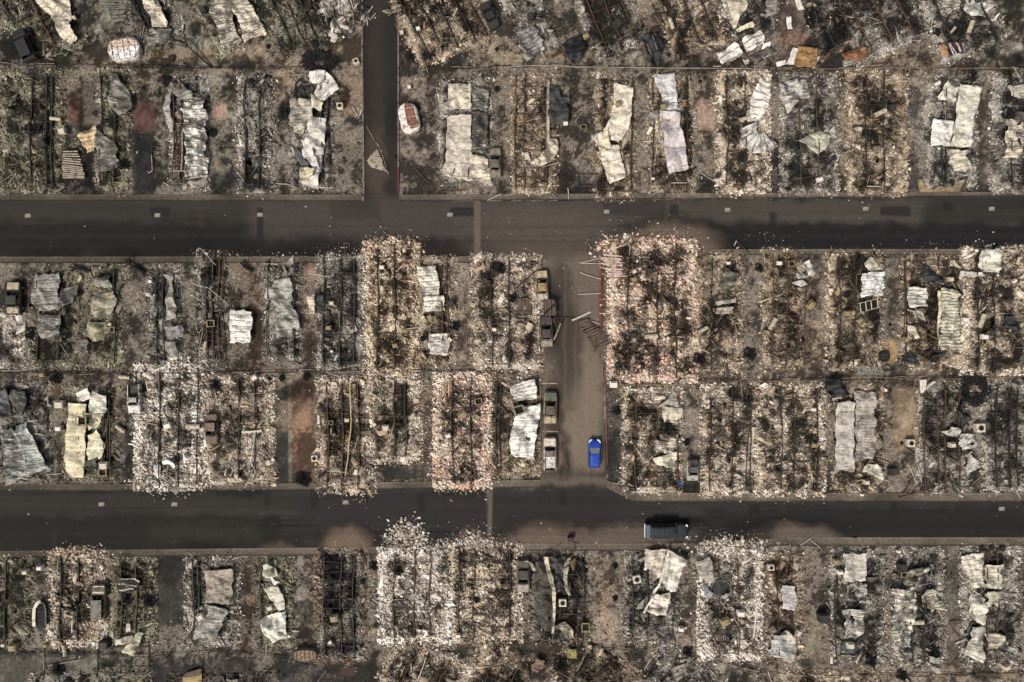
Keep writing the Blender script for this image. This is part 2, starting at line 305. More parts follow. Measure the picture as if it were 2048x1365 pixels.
# ------------------------------------------------------------------ homes: x0,y0,x1,y1 (survey px), angle, palette, flake density, pale edge, beams, tag
HOMES = [
 # top row, lots set at a slant
 (-10, -40, 70, 60, 26, 'olive', .8, 0, 2, 'the slanted plot in the top left corner'),
 (62, -30, 150, 112, 26, 'olive', .8, 0, 2, 'the plot under the torn cream roof'),
 (250, -60, 345, 92, 26, 'grey', .9, 0, 2, 'the plot above the round camper'),
 (405, -30, 520, 100, 26, 'olive', .9, 0, 0, 'the plot under the split cream roof'),
 (540, -50, 650, 98, 26, 'olive', .8, 0, 4, 'the slanted plot with four beams'),
 (628, -60, 732, 66, 26, 'white', .25, 0, 0, 'the pale ash plot, top middle'),
 (800, -50, 905, 125, 26, 'brown', 1, .3, 3, 'the slanted plot beside the side street'),
 (900, -70, 960, 100, 26, 'brown', .8, 0, 2, 'the slanted plot left of the charred sedan'),
 (1015, -60, 1090, 110, 26, 'grey', .8, 0, 0, 'the slanted plot under the streaked grey roof'),
 (1160, -60, 1270, 105, 24, 'grey', 1, .1, 3, 'the slanted plot between two black carports'),
 (1320, -50, 1430, 110, 24, 'brown', .9, .1, 3, 'the plot beside the black ribbed carport'),
 (1440, -60, 1530, 75, 24, 'grey', .9, .2, 2, 'the slanted plot with white sheets thrown about'),
 (1610, -60, 1700, 105, 24, 'char', 1, .2, 2, 'the plot above the orange crumpled sheet'),
 (1680, -50, 1830, 108, 24, 'grey', 1, .6, 3, 'the slanted plot of pale grey ash'),
 (1850, -60, 1990, 110, 24, 'grey', .9, .2, 3, 'the slanted plot above the maroon camper'),
 # second row
 (5, 142, 128, 385, 0, 'olive', 1.2, .1, [66, 97, 108], 'the olive plot starting row two'),
 (198, 140, 260, 378, 0, 'olive', .9, .7, [205, 232], 'the plot edged with cream bricks'),
 (342, 152, 416, 378, 0, 'grey', .9, .1, [350, 364], 'the plot under the long blotched grey roof'),
 (478, 150, 545, 384, 0, 'grey', 1.0, .3, [492, 520], 'the black and white blotched plot'),
 (583, 150, 668, 380, 0, 'grey', .5, .1, [658, 645], 'the plot under the tall twisted cream roof'),
 (878, 158, 985, 368, 0, 'grey', .7, .1, [], 'the plot under the wide double cream roof'),
 (1025, 150, 1112, 388, 0, 'brown', 1.1, .25, [1030, 1048, 1092], 'the plot beside the slate sheet'),
 (1190, 150, 1268, 398, 0, 'brown', .9, .1, [1206, 1262], 'the plot under the S shaped cream roof'),
 (1298, 150, 1388, 385, 0, 'brown', .7, .25, [1304, 1372], 'the plot under the long silver lilac roof'),
 (1434, 145, 1538, 385, 0, 'cream', 1.5, .6, [1452, 1488], 'the plot under the pleated white roof'),
 (1562, 150, 1676, 388, 0, 'grey', 1.1, .3, [1598, 1632], 'the plot under the torn tent sheet'),
 (1694, 142, 1812, 390, 0, 'brown', 1.4, .4, [1729, 1764], 'the golden brown two beam plot'),
 (1850, 150, 1952, 375, 0, 'grey', .8, .2, [1880, 1888], 'the plot under the white cross shaped roof'),
 (1982, 148, 2070, 385, 0, 'grey', 1, .1, [2020, 2044], 'the plot ending row two'),
 # third row
 (-20, 630, 48, 735, 0, 'white', .9, .5, [], 'the small ash plot, left edge'),
 (62, 540, 162, 735, 0, 'olive', .7, .1, [122, 80], 'the plot under the wide grey green roof'),
 (178, 532, 244, 735, 0, 'olive', .8, .1, [232], 'the plot under the crumpled olive roof'),
 (298, 535, 362, 735, 0, 'grey', .9, .1, [316, 330], 'the plot under the thin slanting strip'),
 (392, 505, 452, 732, 0, 'grey', .8, .2, [416, 428, 440, 447], 'the narrow plot with four long grey beams'),
 (528, 520, 600, 722, 0, 'grey', .7, .1, [537, 590], 'the plot under the wavy greenish roof'),
 (636, 512, 730, 738, 0, 'grey', 1.1, .3, [648, 682, 710], 'the finely ribbed floor plot in row three'),
 (730, 486, 836, 750, 0, 'orange', 1.9, 1.0, [757, 790], 'the golden cream rubble plot with spilled bricks'),
 (834, 515, 912, 732, 0, 'brown', .9, .2, [884, 895], 'the plot under the stacked white ribbed sheets'),
 (944, 510, 1082, 742, 0, 'cream', 1.3, .4, [984, 1018], 'the cream plot left of the parked wrecks'),
 (1218, 484, 1392, 762, 0, 'pink', 2.2, 1.0, [1255, 1313, 1349], 'the pink rubble plot by the red kerb'),
 (1388, 508, 1482, 745, 0, 'brown', 1.2, .5, [1420], 'the plot right of the pink rubble'),
 (1524, 500, 1604, 735, 0, 'brown', 1.1, .5, [1543, 1571, 1608], 'the row three plot with paired beams'),
 (1655, 505, 1765, 738, 0, 'brown', .9, .5, [1677, 1706], 'the plot beside the shining white corrugated sheet'),
 (1802, 510, 1926, 735, 0, 'brown', 1, .3, [1808, 1874], 'the plot under the tall cream ribbed sheet'),
 (1922, 495, 2050, 748, 0, 'cream', 1.4, .4, [1952, 1984], 'the speckled cream plot at the right edge'),
 # fourth row
 (-10, 765, 102, 962, 0, 'grey', .5, .1, [], 'the plot under the flared silver roof'),
 (128, 775, 228, 960, 0, 'olive', .7, .2, [220, 213], 'the plot under the yellowish twin roof'),
 (272, 732, 402, 978, 0, 'white', 2.0, 1.2, [322, 359, 398], 'the bright white rubble plot in row four'),
 (410, 755, 548, 968, 0, 'cream', 1.2, .5, [480, 512], 'the pale plot with the bent white pipe'),
 (636, 755, 750, 985, 0, 'cream', 1.3, .4, [656, 686, 718], 'the plot crossed by a long yellow pipe'),
 (738, 752, 842, 925, 0, 'cream', 1.4, .4, [812, 790], 'the round ended pale plot in row four'),
 (870, 748, 980, 974, 0, 'pink', 2.0, 1.1, [905, 942], 'the salmon rubble plot'),
 (984, 758, 1078, 950, 0, 'brown', .9, .2, [992, 1000], 'the plot under the white wavy roof'),
 (1246, 778, 1362, 985, 0, 'cream', 1.4, .4, [1270, 1355], 'the corner plot right of the blue car'),
 (1404, 770, 1508, 992, 0, 'cream', 1.4, .3, [1418, 1463, 1492, 1498], 'the cream plot with two brown parallel beams'),
 (1512, 770, 1648, 990, 0, 'cream', 1.7, .7, [1560, 1585, 1632], 'the broad speckled cream plot in row four'),
 (1664, 770, 1768, 985, 0, 'brown', .6, .1, [], 'the plot under the twin straight grey roofs'),
 (1836, 770, 1934, 990, 0, 'grey', 1, .3, [1845, 1872, 1886, 1914], 'the plot with four black beams'),
 (1965, 765, 2060, 985, 0, 'grey', 1, .4, [1988, 2016, 2030], 'the beamed plot ending row four'),
 # fifth row
 (-15, 1115, 62, 1285, 0, 'olive', 1.1, .4, [15], 'the dark plot starting row five'),
 (100, 1105, 212, 1290, 0, 'cream', 1.6, 1.0, [125, 160], 'the cream rubble plot around a burned wagon'),
 (222, 1118, 312, 1285, 0, 'olive', 1.2, .3, [246, 276], 'the plot with the black fan shaped sheet'),
 (372, 1115, 478, 1290, 0, 'grey', .9, .4, [390, 400], 'the plot under the silver brown roof'),
 (512, 1118, 590, 1300, 0, 'olive', .9, .1, [524], 'the plot under the crumpled ivory roof'),
 (636, 1100, 728, 1318, 0, 'char', 1.2, .8, [649, 683, 708], 'the black floor plot edged with red bricks'),
 (760, 1098, 906, 1285, 0, 'white', 2.3, 1.2, [788, 829, 860], 'the whitest rubble plot below the main road'),
 (898, 1090, 1042, 1282, 0, 'cream', 1.7, .9, [918, 948, 1020], 'the beige plot beside the whitest one'),
 (1060, 1112, 1172, 1285, 0, 'char', 1, .4, [1166], 'the plot under the cream ridged roof'),
 (1248, 1110, 1358, 1282, 0, 'grey', .9, .3, [1264, 1293, 1345], 'the plot under the folded white roof'),
 (1398, 1098, 1522, 1318, 0, 'white', 1.6, 1.0, [1436, 1475], 'the pale plot around the black oval pit'),
 (1532, 1108, 1604, 1320, 0, 'brown', 1.1, .4, [1554, 1582], 'the plot with the small square grey sheet'),
 (1662, 1100, 1768, 1330, 0, 'grey', 1, .4, [1668], 'the plot under the long upright grey roof'),
 (1788, 1100, 1886, 1332, 0, 'grey', 1, .3, [1822, 1845], 'the plot under the bottle shaped white roof'),
 (1922, 1095, 2036, 1330, 0, 'grey', 1, .4, [1970, 1990], 'the plot under five torn cream sheets'),
 # last row, cut by the frame
 (60, 1345, 180, 1420, 0, 'grey', .5, .1, [], 'the grey slab plot, bottom left'),
 (190, 1342, 300, 1420, 0, 'olive', 1, .1, [], 'the plot behind the black steel frame'),
 (335, 1350, 545, 1430, 0, 'char', 1, .1, [], 'the dark plot with a slatted porch roof'),
 (770, 1290, 930, 1400, -28, 'cream', 1.3, .4, 2, 'the slanted pale plot at the bottom middle'),
 (945, 1295, 1060, 1400, -20, 'brown', 1.2, .2, 2, 'the slanted brown plot at the bottom middle'),
 (1110, 1300, 1280, 1400, -30, 'brown', 1.2, .2, 2, 'the slanted plot with long dark timbers'),
 (1290, 1310, 1440, 1400, -30, 'grey', 1.1, .2, 2, 'the slanted ashy plot near the bottom edge'),
 (1560, 1345, 1760, 1420, 0, 'brown', .8, .3, [], 'the sandy plot on the bottom edge'),
]
def home_center(h): return ((h[0] + h[2]) / 2, (h[1] + h[3]) / 2)
def where(sx, sy):
    best = None; bd = 1e9
    for h in HOMES:
        dx = max(h[0] - sx, 0, sx - h[2]); dy = max(h[1] - sy, 0, sy - h[3]); d = math.hypot(dx, dy)
        if d < bd: bd = d; best = h
    h = best; u = (sx - h[0]) / (h[2] - h[0]); v = (sy - h[1]) / (h[3] - h[1])
    if bd > 3:
        if u < 0 or u > 1:
            s = 'left of' if u < 0 else 'right of'
            e = 'high ' if v < .35 else ('low ' if v > .68 else '')
            return e + s + ' ' + h[9]
        return ('above ' if v < 0 else 'below ') + h[9]
    a = 'upper' if v < .33 else ('mid' if v < .67 else 'lower'); b = 'left' if u < .42 else ('right' if u > .58 else 'centre')
    return '%s %s of %s' % (a, b, h[9])
_used = {}
GROUPS = {}
_alts = ['', 'broken ', 'upper ', 'lower ', 'smaller ', 'battered ', 'leaning ']
def autolabel(desc, sx, sy, n=16):
    l = desc + ' ' + where(sx, sy); w = l.split()
    _used.setdefault(l, []).append((desc, sx, sy))
    return ' '.join(w[:n])

# ------------------------------------------------------------------ ground tones
BR = (.10, .078, .059); TAN = (.25, .185, .125); GRY = (.085, .075, .066); ASP = (.017, .016, .016); BLK = (.010, .009, .009)
WARM = (.105, .083, .064); ASH = (.36, .33, .30); CON = (.14, .122, .10); RED = (.13, .055, .04); PNK = (.34, .22, .17)
# (shape, x0,y0,x1,y1 survey px, colour, strength, softness px, ash)
ST = []
def R(x0, y0, x1, y1, c, s=.9, soft=3, ash=None): ST.append(('r', x0, y0, x1, y1, c, s, soft, ash))
def E(cx, cy, rx, ry, c, s=.8, soft=.5, ash=None): ST.append(('e', cx, cy, rx, ry, c, s, soft, ash))
# --- yard strips and pads
R(-300, 124, 2400, 150, BR, .5, 8, .5)
R(133, 160, 167, 250, BR, .8, 5, .2); R(137, 196, 165, 250, (.10, .05, .035), .8, 3, .1)
R(167, 153, 198, 252, CON, .85, 3, .25); R(264, 205, 309, 262, (.080, .043, .036), .95, 2, .05); R(272, 150, 310, 204, (.16, .13, .10), .6, 3, .6)
R(264, 262, 310, 395, ASP, .95, 6, 0); R(311, 195, 335, 330, (.13, .11, .09), .7, 4, .5); E(328, 162, 18, 22, BLK, .9, .6)
R(424, 211, 453, 236, PNK, .9, 2, .15); R(418, 335, 482, 395, ASP, .9, 10, .1); R(425, 250, 480, 345, GRY, .6, 10, .8)
R(120, 345, 200, 398, ASP, .8, 14, .1); R(545, 140, 586, 205, TAN, .75, 3, .2); R(546, 200, 584, 252, BLK, .8, 8, .3); R(545, 255, 586, 375, GRY, .5, 6, .6)
R(682, 143, 728, 232, (.17, .095, .06), .75, 5, .5); R(668, 240, 724, 385, GRY, .5, 10, 1.2); R(712, 50, 727, 125, TAN, .5, 4, .3)
E(700, 105, 45, 24, TAN, .6, .5, .1); E(585, 120, 45, 16, TAN, .6, .5, .2); E(370, 110, 90, 14, (.20, .14, .09), .7, .5, .2); E(215, 110, 50, 22, (.15, .11, .08), .7, .5, .2)
E(640, 122, 34, 22, BLK, .9, .4); E(500, 100, 40, 20, TAN, .7, .5, .2); R(450, 140, 545, 150, (.2, .17, .13), .5, 3, .4)
R(798, 140, 880, 390, (.12, .098, .082), .6, 8, .75); E(825, 170, 30, 12, (.18, .12, .08), .5, .5)
R(985, 160, 1027, 390, (.13, .105, .085), .6, 8, .9); R(1115, 170, 1190, 345, (.13, .105, .09), .6, 10, .9)
R(1118, 340, 1192, 398, ASP, .9, 14, .2); R(1266, 165, 1300, 390, (.14, .115, .095), .7, 8, .7); R(1262, 200, 1282, 235, (.19, .16, .13), .8, 2, .2)
R(1388, 150, 1436, 360, (.17, .135, .11), .7, 6, .6); R(1395, 199, 1431, 260, (.30, .21, .16), .9, 2, .15); R(1375, 345, 1440, 395, ASP, .88, 12, .2)
R(1536, 160, 1562, 300, (.13, .10, .08), .7, 6, .6); R(1525, 305, 1566, 396, ASP, .92, 8, .1); R(1650, 330, 1696, 396, ASP, .85, 12, .3)
R(1650, 165, 1694, 320, (.14, .11, .085), .75, 8, .4); R(1812, 160, 1852, 310, ASH, .6, 12, 1.2); R(1788, 310, 1846, 396, ASP, .92, 12, .15)
R(1838, 361, 1922, 388, (.26, .19, .11), .95, 2, .1); R(1930, 310, 1976, 396, ASP, .9, 10, .1); R(1948, 175, 1975, 310, (.17, .135, .10), .75, 4, .2)
E(1990, 78, 48, 30, BLK, .75, .6); R(1555, 10, 1610, 125, (.085, .06, .05), .85, 6, .15); E(1590, 80, 30, 18, (.14, .08, .055), .8, .4)
E(1390, 112, 110, 15, (.11, .085, .075), .8, .5, .3); E(1130, 110, 50, 16, TAN, .7, .5, .2); E(1015, 110, 55, 18, TAN, .65, .5, .2); E(1290, 40, 18, 40, (.17, .11, .08), .7, .4)
E(1830, 118, 90, 12, (.15, .10, .08), .6, .5, .5); E(990, 60, 40, 40, (.19, .155, .12), .6, .6, .4); E(300, 30, 40, 30, ASH, .35, .7, 1)
E(160, 40, 30, 40, (.11, .1, .09), .6, .6, .6); E(45, 90, 34, 40, BLK, .85, .5)
# row three
R(-20, 526, 60, 735, (.14, .12, .10), .6, 8, .6); R(38, 560, 66, 610, (.10, .075, .055), .8, 6, .1); R(160, 530, 180, 735, (.17, .155, .13), .6, 6, .6)
R(244, 530, 300, 735, (.12, .10, .085), .6, 8, .7); R(362, 530, 395, 735, (.13, .115, .10), .6, 8, .7); R(450, 515, 530, 735, (.13, .10, .08), .75, 6, .5)
R(498, 555, 524, 740, (.11, .07, .05), .75, 3, .2); R(468, 525, 520, 560, (.13, .07, .05), .6, 6, .3); R(600, 525, 640, 740, (.15, .095, .075), .75, 6, .45)
R(608, 527, 634, 550, (.24, .16, .12), .8, 2, .1); R(905, 520, 946, 740, (.25, .19, .15), .7, 8, .5); R(912, 620, 950, 745, (.26, .20, .16), .8, 8, .2)
R(1080, 500, 1122, 600, (.12, .09, .07), .7, 6, .2); R(1203, 540, 1240, 640, (.07, .045, .04), .9, 5, .1); R(1203, 690, 1235, 775, (.045, .032, .028), .9, 6, .1)
R(1480, 520, 1526, 735, (.16, .135, .115), .7, 8, .7); R(1604, 520, 1656, 735, (.19, .145, .115), .7, 8, .6); R(1612, 635, 1645, 735, (.26, .18, .13), .7, 8, .3)
R(1764, 520, 1806, 735, (.17, .145, .12), .7, 8, .6); E(1775, 705, 26, 22, (.30, .20, .10), .85, .3, .1); E(1735, 700, 18, 28, ASH, .7, .5, .6)
R(2000, 512, 2100, 650, (.07, .066, .062), .92, 5, .25); E(2015, 670, 40, 25, (.13, .13, .13), .8, .5, .3)
# the belt between rows three and four
R(-300, 732, 1085, 772, (.12, .092, .07), .65, 8, .6); R(0, 722, 120, 742, (.20, .175, .14), .7, 4, .3); R(1225, 742, 2400, 774, (.17, .125, .095), .7, 7, .5)
R(84, 770, 132, 805, (.11, .075, .055), .85, 4, .1); R(138, 762, 240, 785, (.14, .12, .10), .6, 6, .6); R(240, 745, 290, 770, (.10, .08, .06), .7, 6, .3)
# row four
R(100, 800, 132, 962, (.12, .105, .085), .6, 6, .7); R(228, 780, 275, 880, (.085, .065, .052), .75, 10, .3); R(246, 862, 278, 982, ASP, .95, 8, .05); R(60, 955, 300, 980, (.035, .03, .028), .8, 8, .3)
R(395, 925, 460, 980, ASP, .85, 14, .3); R(546, 772, 572, 800, (.12, .10, .08), .7, 3, .3); R(545, 802, 577, 863, (.12, .09, .068), .9, 2, .1); R(536, 863, 577, 968, (.04, .04, .036), .96, 2, .05)
R(577, 762, 583, 970, (.19, .16, .12), .9, 1.5, .1); R(583, 758, 636, 968, (.11, .070, .048), .92, 5, .12); E(608, 880, 20, 60, (.26, .16, .095), .75, .5); E(600, 780, 30, 20, BLK, .7, .6); E(602, 960, 18, 14, BLK, .95, .4)
R(842, 760, 875, 830, (.21, .145, .115), .8, 8, .6); R(846, 800, 880, 960, (.09, .06, .05), .85, 8, .25); R(772, 924, 836, 960, (.035, .032, .028), .9, 3, .1); R(836, 915, 880, 962, (.05, .043, .038), .85, 8, .1); R(745, 930, 776, 965, (.07, .06, .055), .8, 6, .2)
R(980, 930, 1085, 962, (.07, .058, .05), .8, 8, .4); R(1078, 760, 1116, 860, (.17, .12, .10), .6, 6, .5); R(1080, 850, 1122, 958, (.13, .09, .07), .6, 8, .3)
R(1213, 770, 1250, 975, (.030, .027, .026), .93, 6, .12); R(1225, 775, 1262, 840, (.04, .03, .026), .8, 10, .3); R(1362, 780, 1408, 940, (.20, .17, .145), .6, 6, .7); R(1340, 950, 1412, 1000, ASP, .92, 8, .1)
R(1640, 775, 1668, 950, (.17, .12, .095), .75, 6, .4); R(1648, 930, 1692, 992, ASP, .92, 8, .1); R(1786, 775, 1838, 900, (.26, .19, .125), .85, 5, .2); R(1756, 790, 1790, 960, GRY, .6, 6, 1.0); R(1780, 925, 1840, 990, (.12, .10, .085), .8, 8, .4)
R(1932, 790, 1968, 985, (.15, .14, .125), .7, 6, .6); R(1935, 930, 1975, 1000, ASP, .88, 8, .1)
# row five
R(60, 1160, 102, 1210, (.12, .11, .10), .7, 6, .5); R(62, 1230, 94, 1262, (.09, .075, .06), .8, 6, .2); E(62, 1275, 30, 22, ASH, .6, .5, 1.1); R(210, 1115, 228, 1290, (.11, .085, .07), .7, 4, .4)
R(308, 1114, 372, 1262, (.024, .023, .021), .97, 7, .06); R(305, 1255, 372, 1300, (.06, .05, .043), .8, 10, .5); R(470, 1112, 516, 1240, (.12, .078, .055), .75, 8, .3); R(470, 1240, 510, 1298, (.13, .09, .07), .7, 6, .4)
R(588, 1125, 620, 1245, ASH, .55, 10, 1.3); R(617, 1120, 640, 1300, (.17, .12, .085), .75, 4, .3); R(726, 1110, 765, 1300, (.13, .105, .09), .6, 8, .8); R(726, 1280, 800, 1330, (.09, .07, .058), .8, 10, .3)
R(1040, 1100, 1062, 1165, (.10, .07, .055), .85, 6, .2); R(1168, 1110, 1250, 1285, (.20, .16, .135), .7, 8, .8); E(1210, 1195, 12, 75, (.34, .22, .155), .75, .6); E(1212, 1255, 34, 34, (.36, .27, .20), .7, .6, .4)
R(1358, 1240, 1384, 1292, (.30, .19, .14), .75, 6, .3); R(1352, 1130, 1400, 1290, (.20, .16, .135), .55, 8, .7); R(1604, 1095, 1664, 1300, (.145, .122, .10), .75, 8, .7); E(1645, 1285, 34, 38, (.20, .17, .13), .85, .5, .2)
R(1766, 1095, 1790, 1240, (.13, .115, .095), .75, 6, .5); R(1884, 1090, 1932, 1238, (.088, .082, .072), .92, 5, .25); R(1896, 1235, 1938, 1330, (.11, .095, .075), .9, 3, .2)
R(-300, 1312, 190, 1500, (.10, .095, .08), .9, 6, .2); R(300, 1315, 520, 1500, (.028, .026, .024), .9, 10, .2); R(520, 1300, 640, 1325, (.07, .065, .052), .8, 4, .4); R(560, 1326, 730, 1500, (.03, .027, .027), .92, 12, .2); R(680, 1335, 712, 1352, PNK, .6, 2, .2)
E(980, 1290, 90, 22, (.16, .115, .085), .75, .5, .3); E(1130, 1300, 60, 20, (.19, .14, .085), .7, .5, .2); E(1330, 1290, 70, 18, (.30, .22, .17), .6, .5, .4); R(1540, 1330, 2400, 1500, (.19, .15, .115), .75, 8, .5)
E(2030, 1300, 60, 40, (.13, .125, .115), .6, .6, .8); E(1500, 1350, 40, 30, (.06, .05, .045), .7, .6); E(115, 1345, 14, 20, (.03, .025, .01), .9, .4)
NLOT = len(ST)
# --- roads only: worn patches, soot, clean haloes, dark patches
RO = []
def RR(x0, y0, x1, y1, c, s=.5, soft=2): RO.append(('r', x0, y0, x1, y1, c, s, soft, None))
def RE(cx, cy, rx, ry, c, s=.6, soft=.6): RO.append(('e', cx, cy, rx, ry, c, s, soft, None))
RR(-300, 402, 700, 440, (.058, .052, .042), .55, 10); RR(-300, 445, 700, 515, (.017, .016, .015), .8, 12); RR(500, 400, 1250, 480, (.075, .062, .055), .6, 24)
RR(1250, 400, 1850, 445, (.075, .064, .052), .6, 12); RR(1300, 450, 2400, 500, (.016, .016, .018), .85, 10); RR(1850, 402, 2400, 440, (.045, .042, .035), .6, 12)
RE(850, 505, 330, 30, (.018, .015, .015), .75, .7); RE(430, 500, 120, 26, BLK, .6, .7); RE(1080, 470, 140, 60, (.085, .07, .058), .75, .9); RE(1345, 485, 120, 52, (.010, .009, .009), .75, .5); RE(1340, 492, 98, 44, (.098, .074, .058), .85, .55)
RR(1020, 500, 1215, 540, (.09, .073, .058), .8, 12); RR(1080, 515, 1205, 960, (.105, .084, .066), .9, 10); RE(1160, 820, 55, 120, (.13, .105, .08), .6, .8)
RE(1118, 920, 24, 64, (.02, .016, .015), .8, .6); RE(1105, 905, 22, 52, (.12, .082, .062), .8, .4); RE(1108, 820, 20, 60, (.045, .034, .028), .7, .6); RE(1135, 690, 28, 120, (.03, .025, .023), .65, .8); RE(1100, 640, 26, 70, (.035, .027, .023), .75, .6); RE(1120, 560, 18, 40, (.03, .024, .02), .5, .8)
RR(1080, 940, 1215, 975, (.05, .042, .038), .7, 14); RR(1040, 955, 1262, 975, (.10, .082, .066), .7, 8)
RR(-300, 985, 700, 1020, (.040, .038, .031), .7, 10); RR(-300, 1030, 560, 1108, (.017, .017, .015), .85, 10); RR(300, 1045, 520, 1085, (.05, .045, .034), .5, 16); RR(600, 980, 1250, 1055, (.034, .031, .032), .7, 14)
RR(1240, 1000, 2400, 1015, (.04, .036, .033), .7, 8); RR(1400, 1015, 2400, 1075, (.022, .022, .021), .85, 12)
RE(700, 1102, 66, 52, (.014, .012, .012), .9, .5); RE(694, 1100, 48, 44, (.115, .083, .06), .95, .6); RE(560, 1112, 58, 42, (.015, .013, .012), .8, .5); RE(556, 1114, 40, 30, (.092, .07, .052), .85, .7)
RE(1090, 1100, 110, 68, (.02, .017, .016), .85, .4); RE(1095, 1108, 92, 58, (.10, .073, .057), .95, .6); RE(970, 1100, 60, 26, (.085, .06, .048), .8, .5); RE(940, 1085, 26, 24, (.10, .07, .05), .7, .5)
RE(1260, 1078, 110, 28, (.10, .078, .06), .7, .7); RE(1590, 1090, 118, 56, (.010, .009, .009), .75, .5); RE(1590, 1094, 96, 44, (.098, .078, .062), .85, .5); RE(1500, 1078, 50, 40, BLK, .6, .7)
RR(724, 0, 797, 390, (.030, .028, .029), .8, 4); RR(740, -50, 768, 300, (.062, .046, .038), .6, 12); RE(765, 330, 36, 70, (.085, .065, .052), .6, .8); RR(770, 200, 796, 390, (.016, .015, .016), .6, 8)
for y, c_ in ((424, .05), (452, .014), (470, .05), (482, .012)): RR(-300, y, 2400, y + 4, (c_, c_ * .9, c_ * .82), .28, 3)
for y, c_ in ((1006, .05), (1028, .05), (1050, .014), (1066, .045)): RR(-300, y, 2400, y + 4, (c_, c_ * .9, c_ * .82), .28, 3)
for x in (1128, 1148, 1172, 1190): RR(x, 540, x + 4, 970, (.13, .105, .085), .22, 2.5)
for cx, rx in ((110, 60), (250, 50), (620, 50), (770, 40), (1480, 60), (1620, 50), (1760, 60), (1900, 60)): RE(cx, 508, rx, 12, (.007, .0065, .006), .7, .8)
for cx, rx in ((150, 60), (420, 50), (820, 60), (940, 50), (1340, 50), (1720, 60), (1980, 60)): RE(cx, 1098, rx, 14, (.007, .0065, .006), .6, .8)
for cx, rx in ((330, 60), (480, 60), (690, 50), (920, 60), (1450, 60), (1600, 70), (1880, 60)): RE(cx, 984, rx, 9, (.008, .0075, .007), .6, .8)
# patches and cuts in the asphalt
for x, y, w, h in ((300, 415, 40, 18), (515, 415, 12, 98), (900, 415, 60, 18), (1540, 425, 14, 75), (1340, 410, 16, 20), (1760, 412, 60, 20), (620, 985, 16, 30), (528, 985, 14, 28), (835, 985, 14, 40), (1120, 985, 14, 26), (1500, 1010, 20, 20), (1780, 1000, 14, 30), (1885, 405, 20, 18)):
    RR(x, y, x + w, y + h, (.02, .019, .02), .7, 1.2)
RR(947, 402, 960, 512, (.10, .078, .058), .8, 1.2); RR(974, 978, 984, 1100, (.105, .085, .072), .7, 1.2); RR(776, 1030, 786, 1100, (.06, .052, .055), .5, 2); RR(905, 1030, 912, 1100, (.05, .045, .05), .5, 2)
RR(105, 1060, 112, 1100, (.04, .038, .036), .6, 2); RR(1205, 405, 1330, 432, (.035, .032, .03), .5, 2); RR(660, 405, 760, 440, (.05, .042, .035), .5, 4)

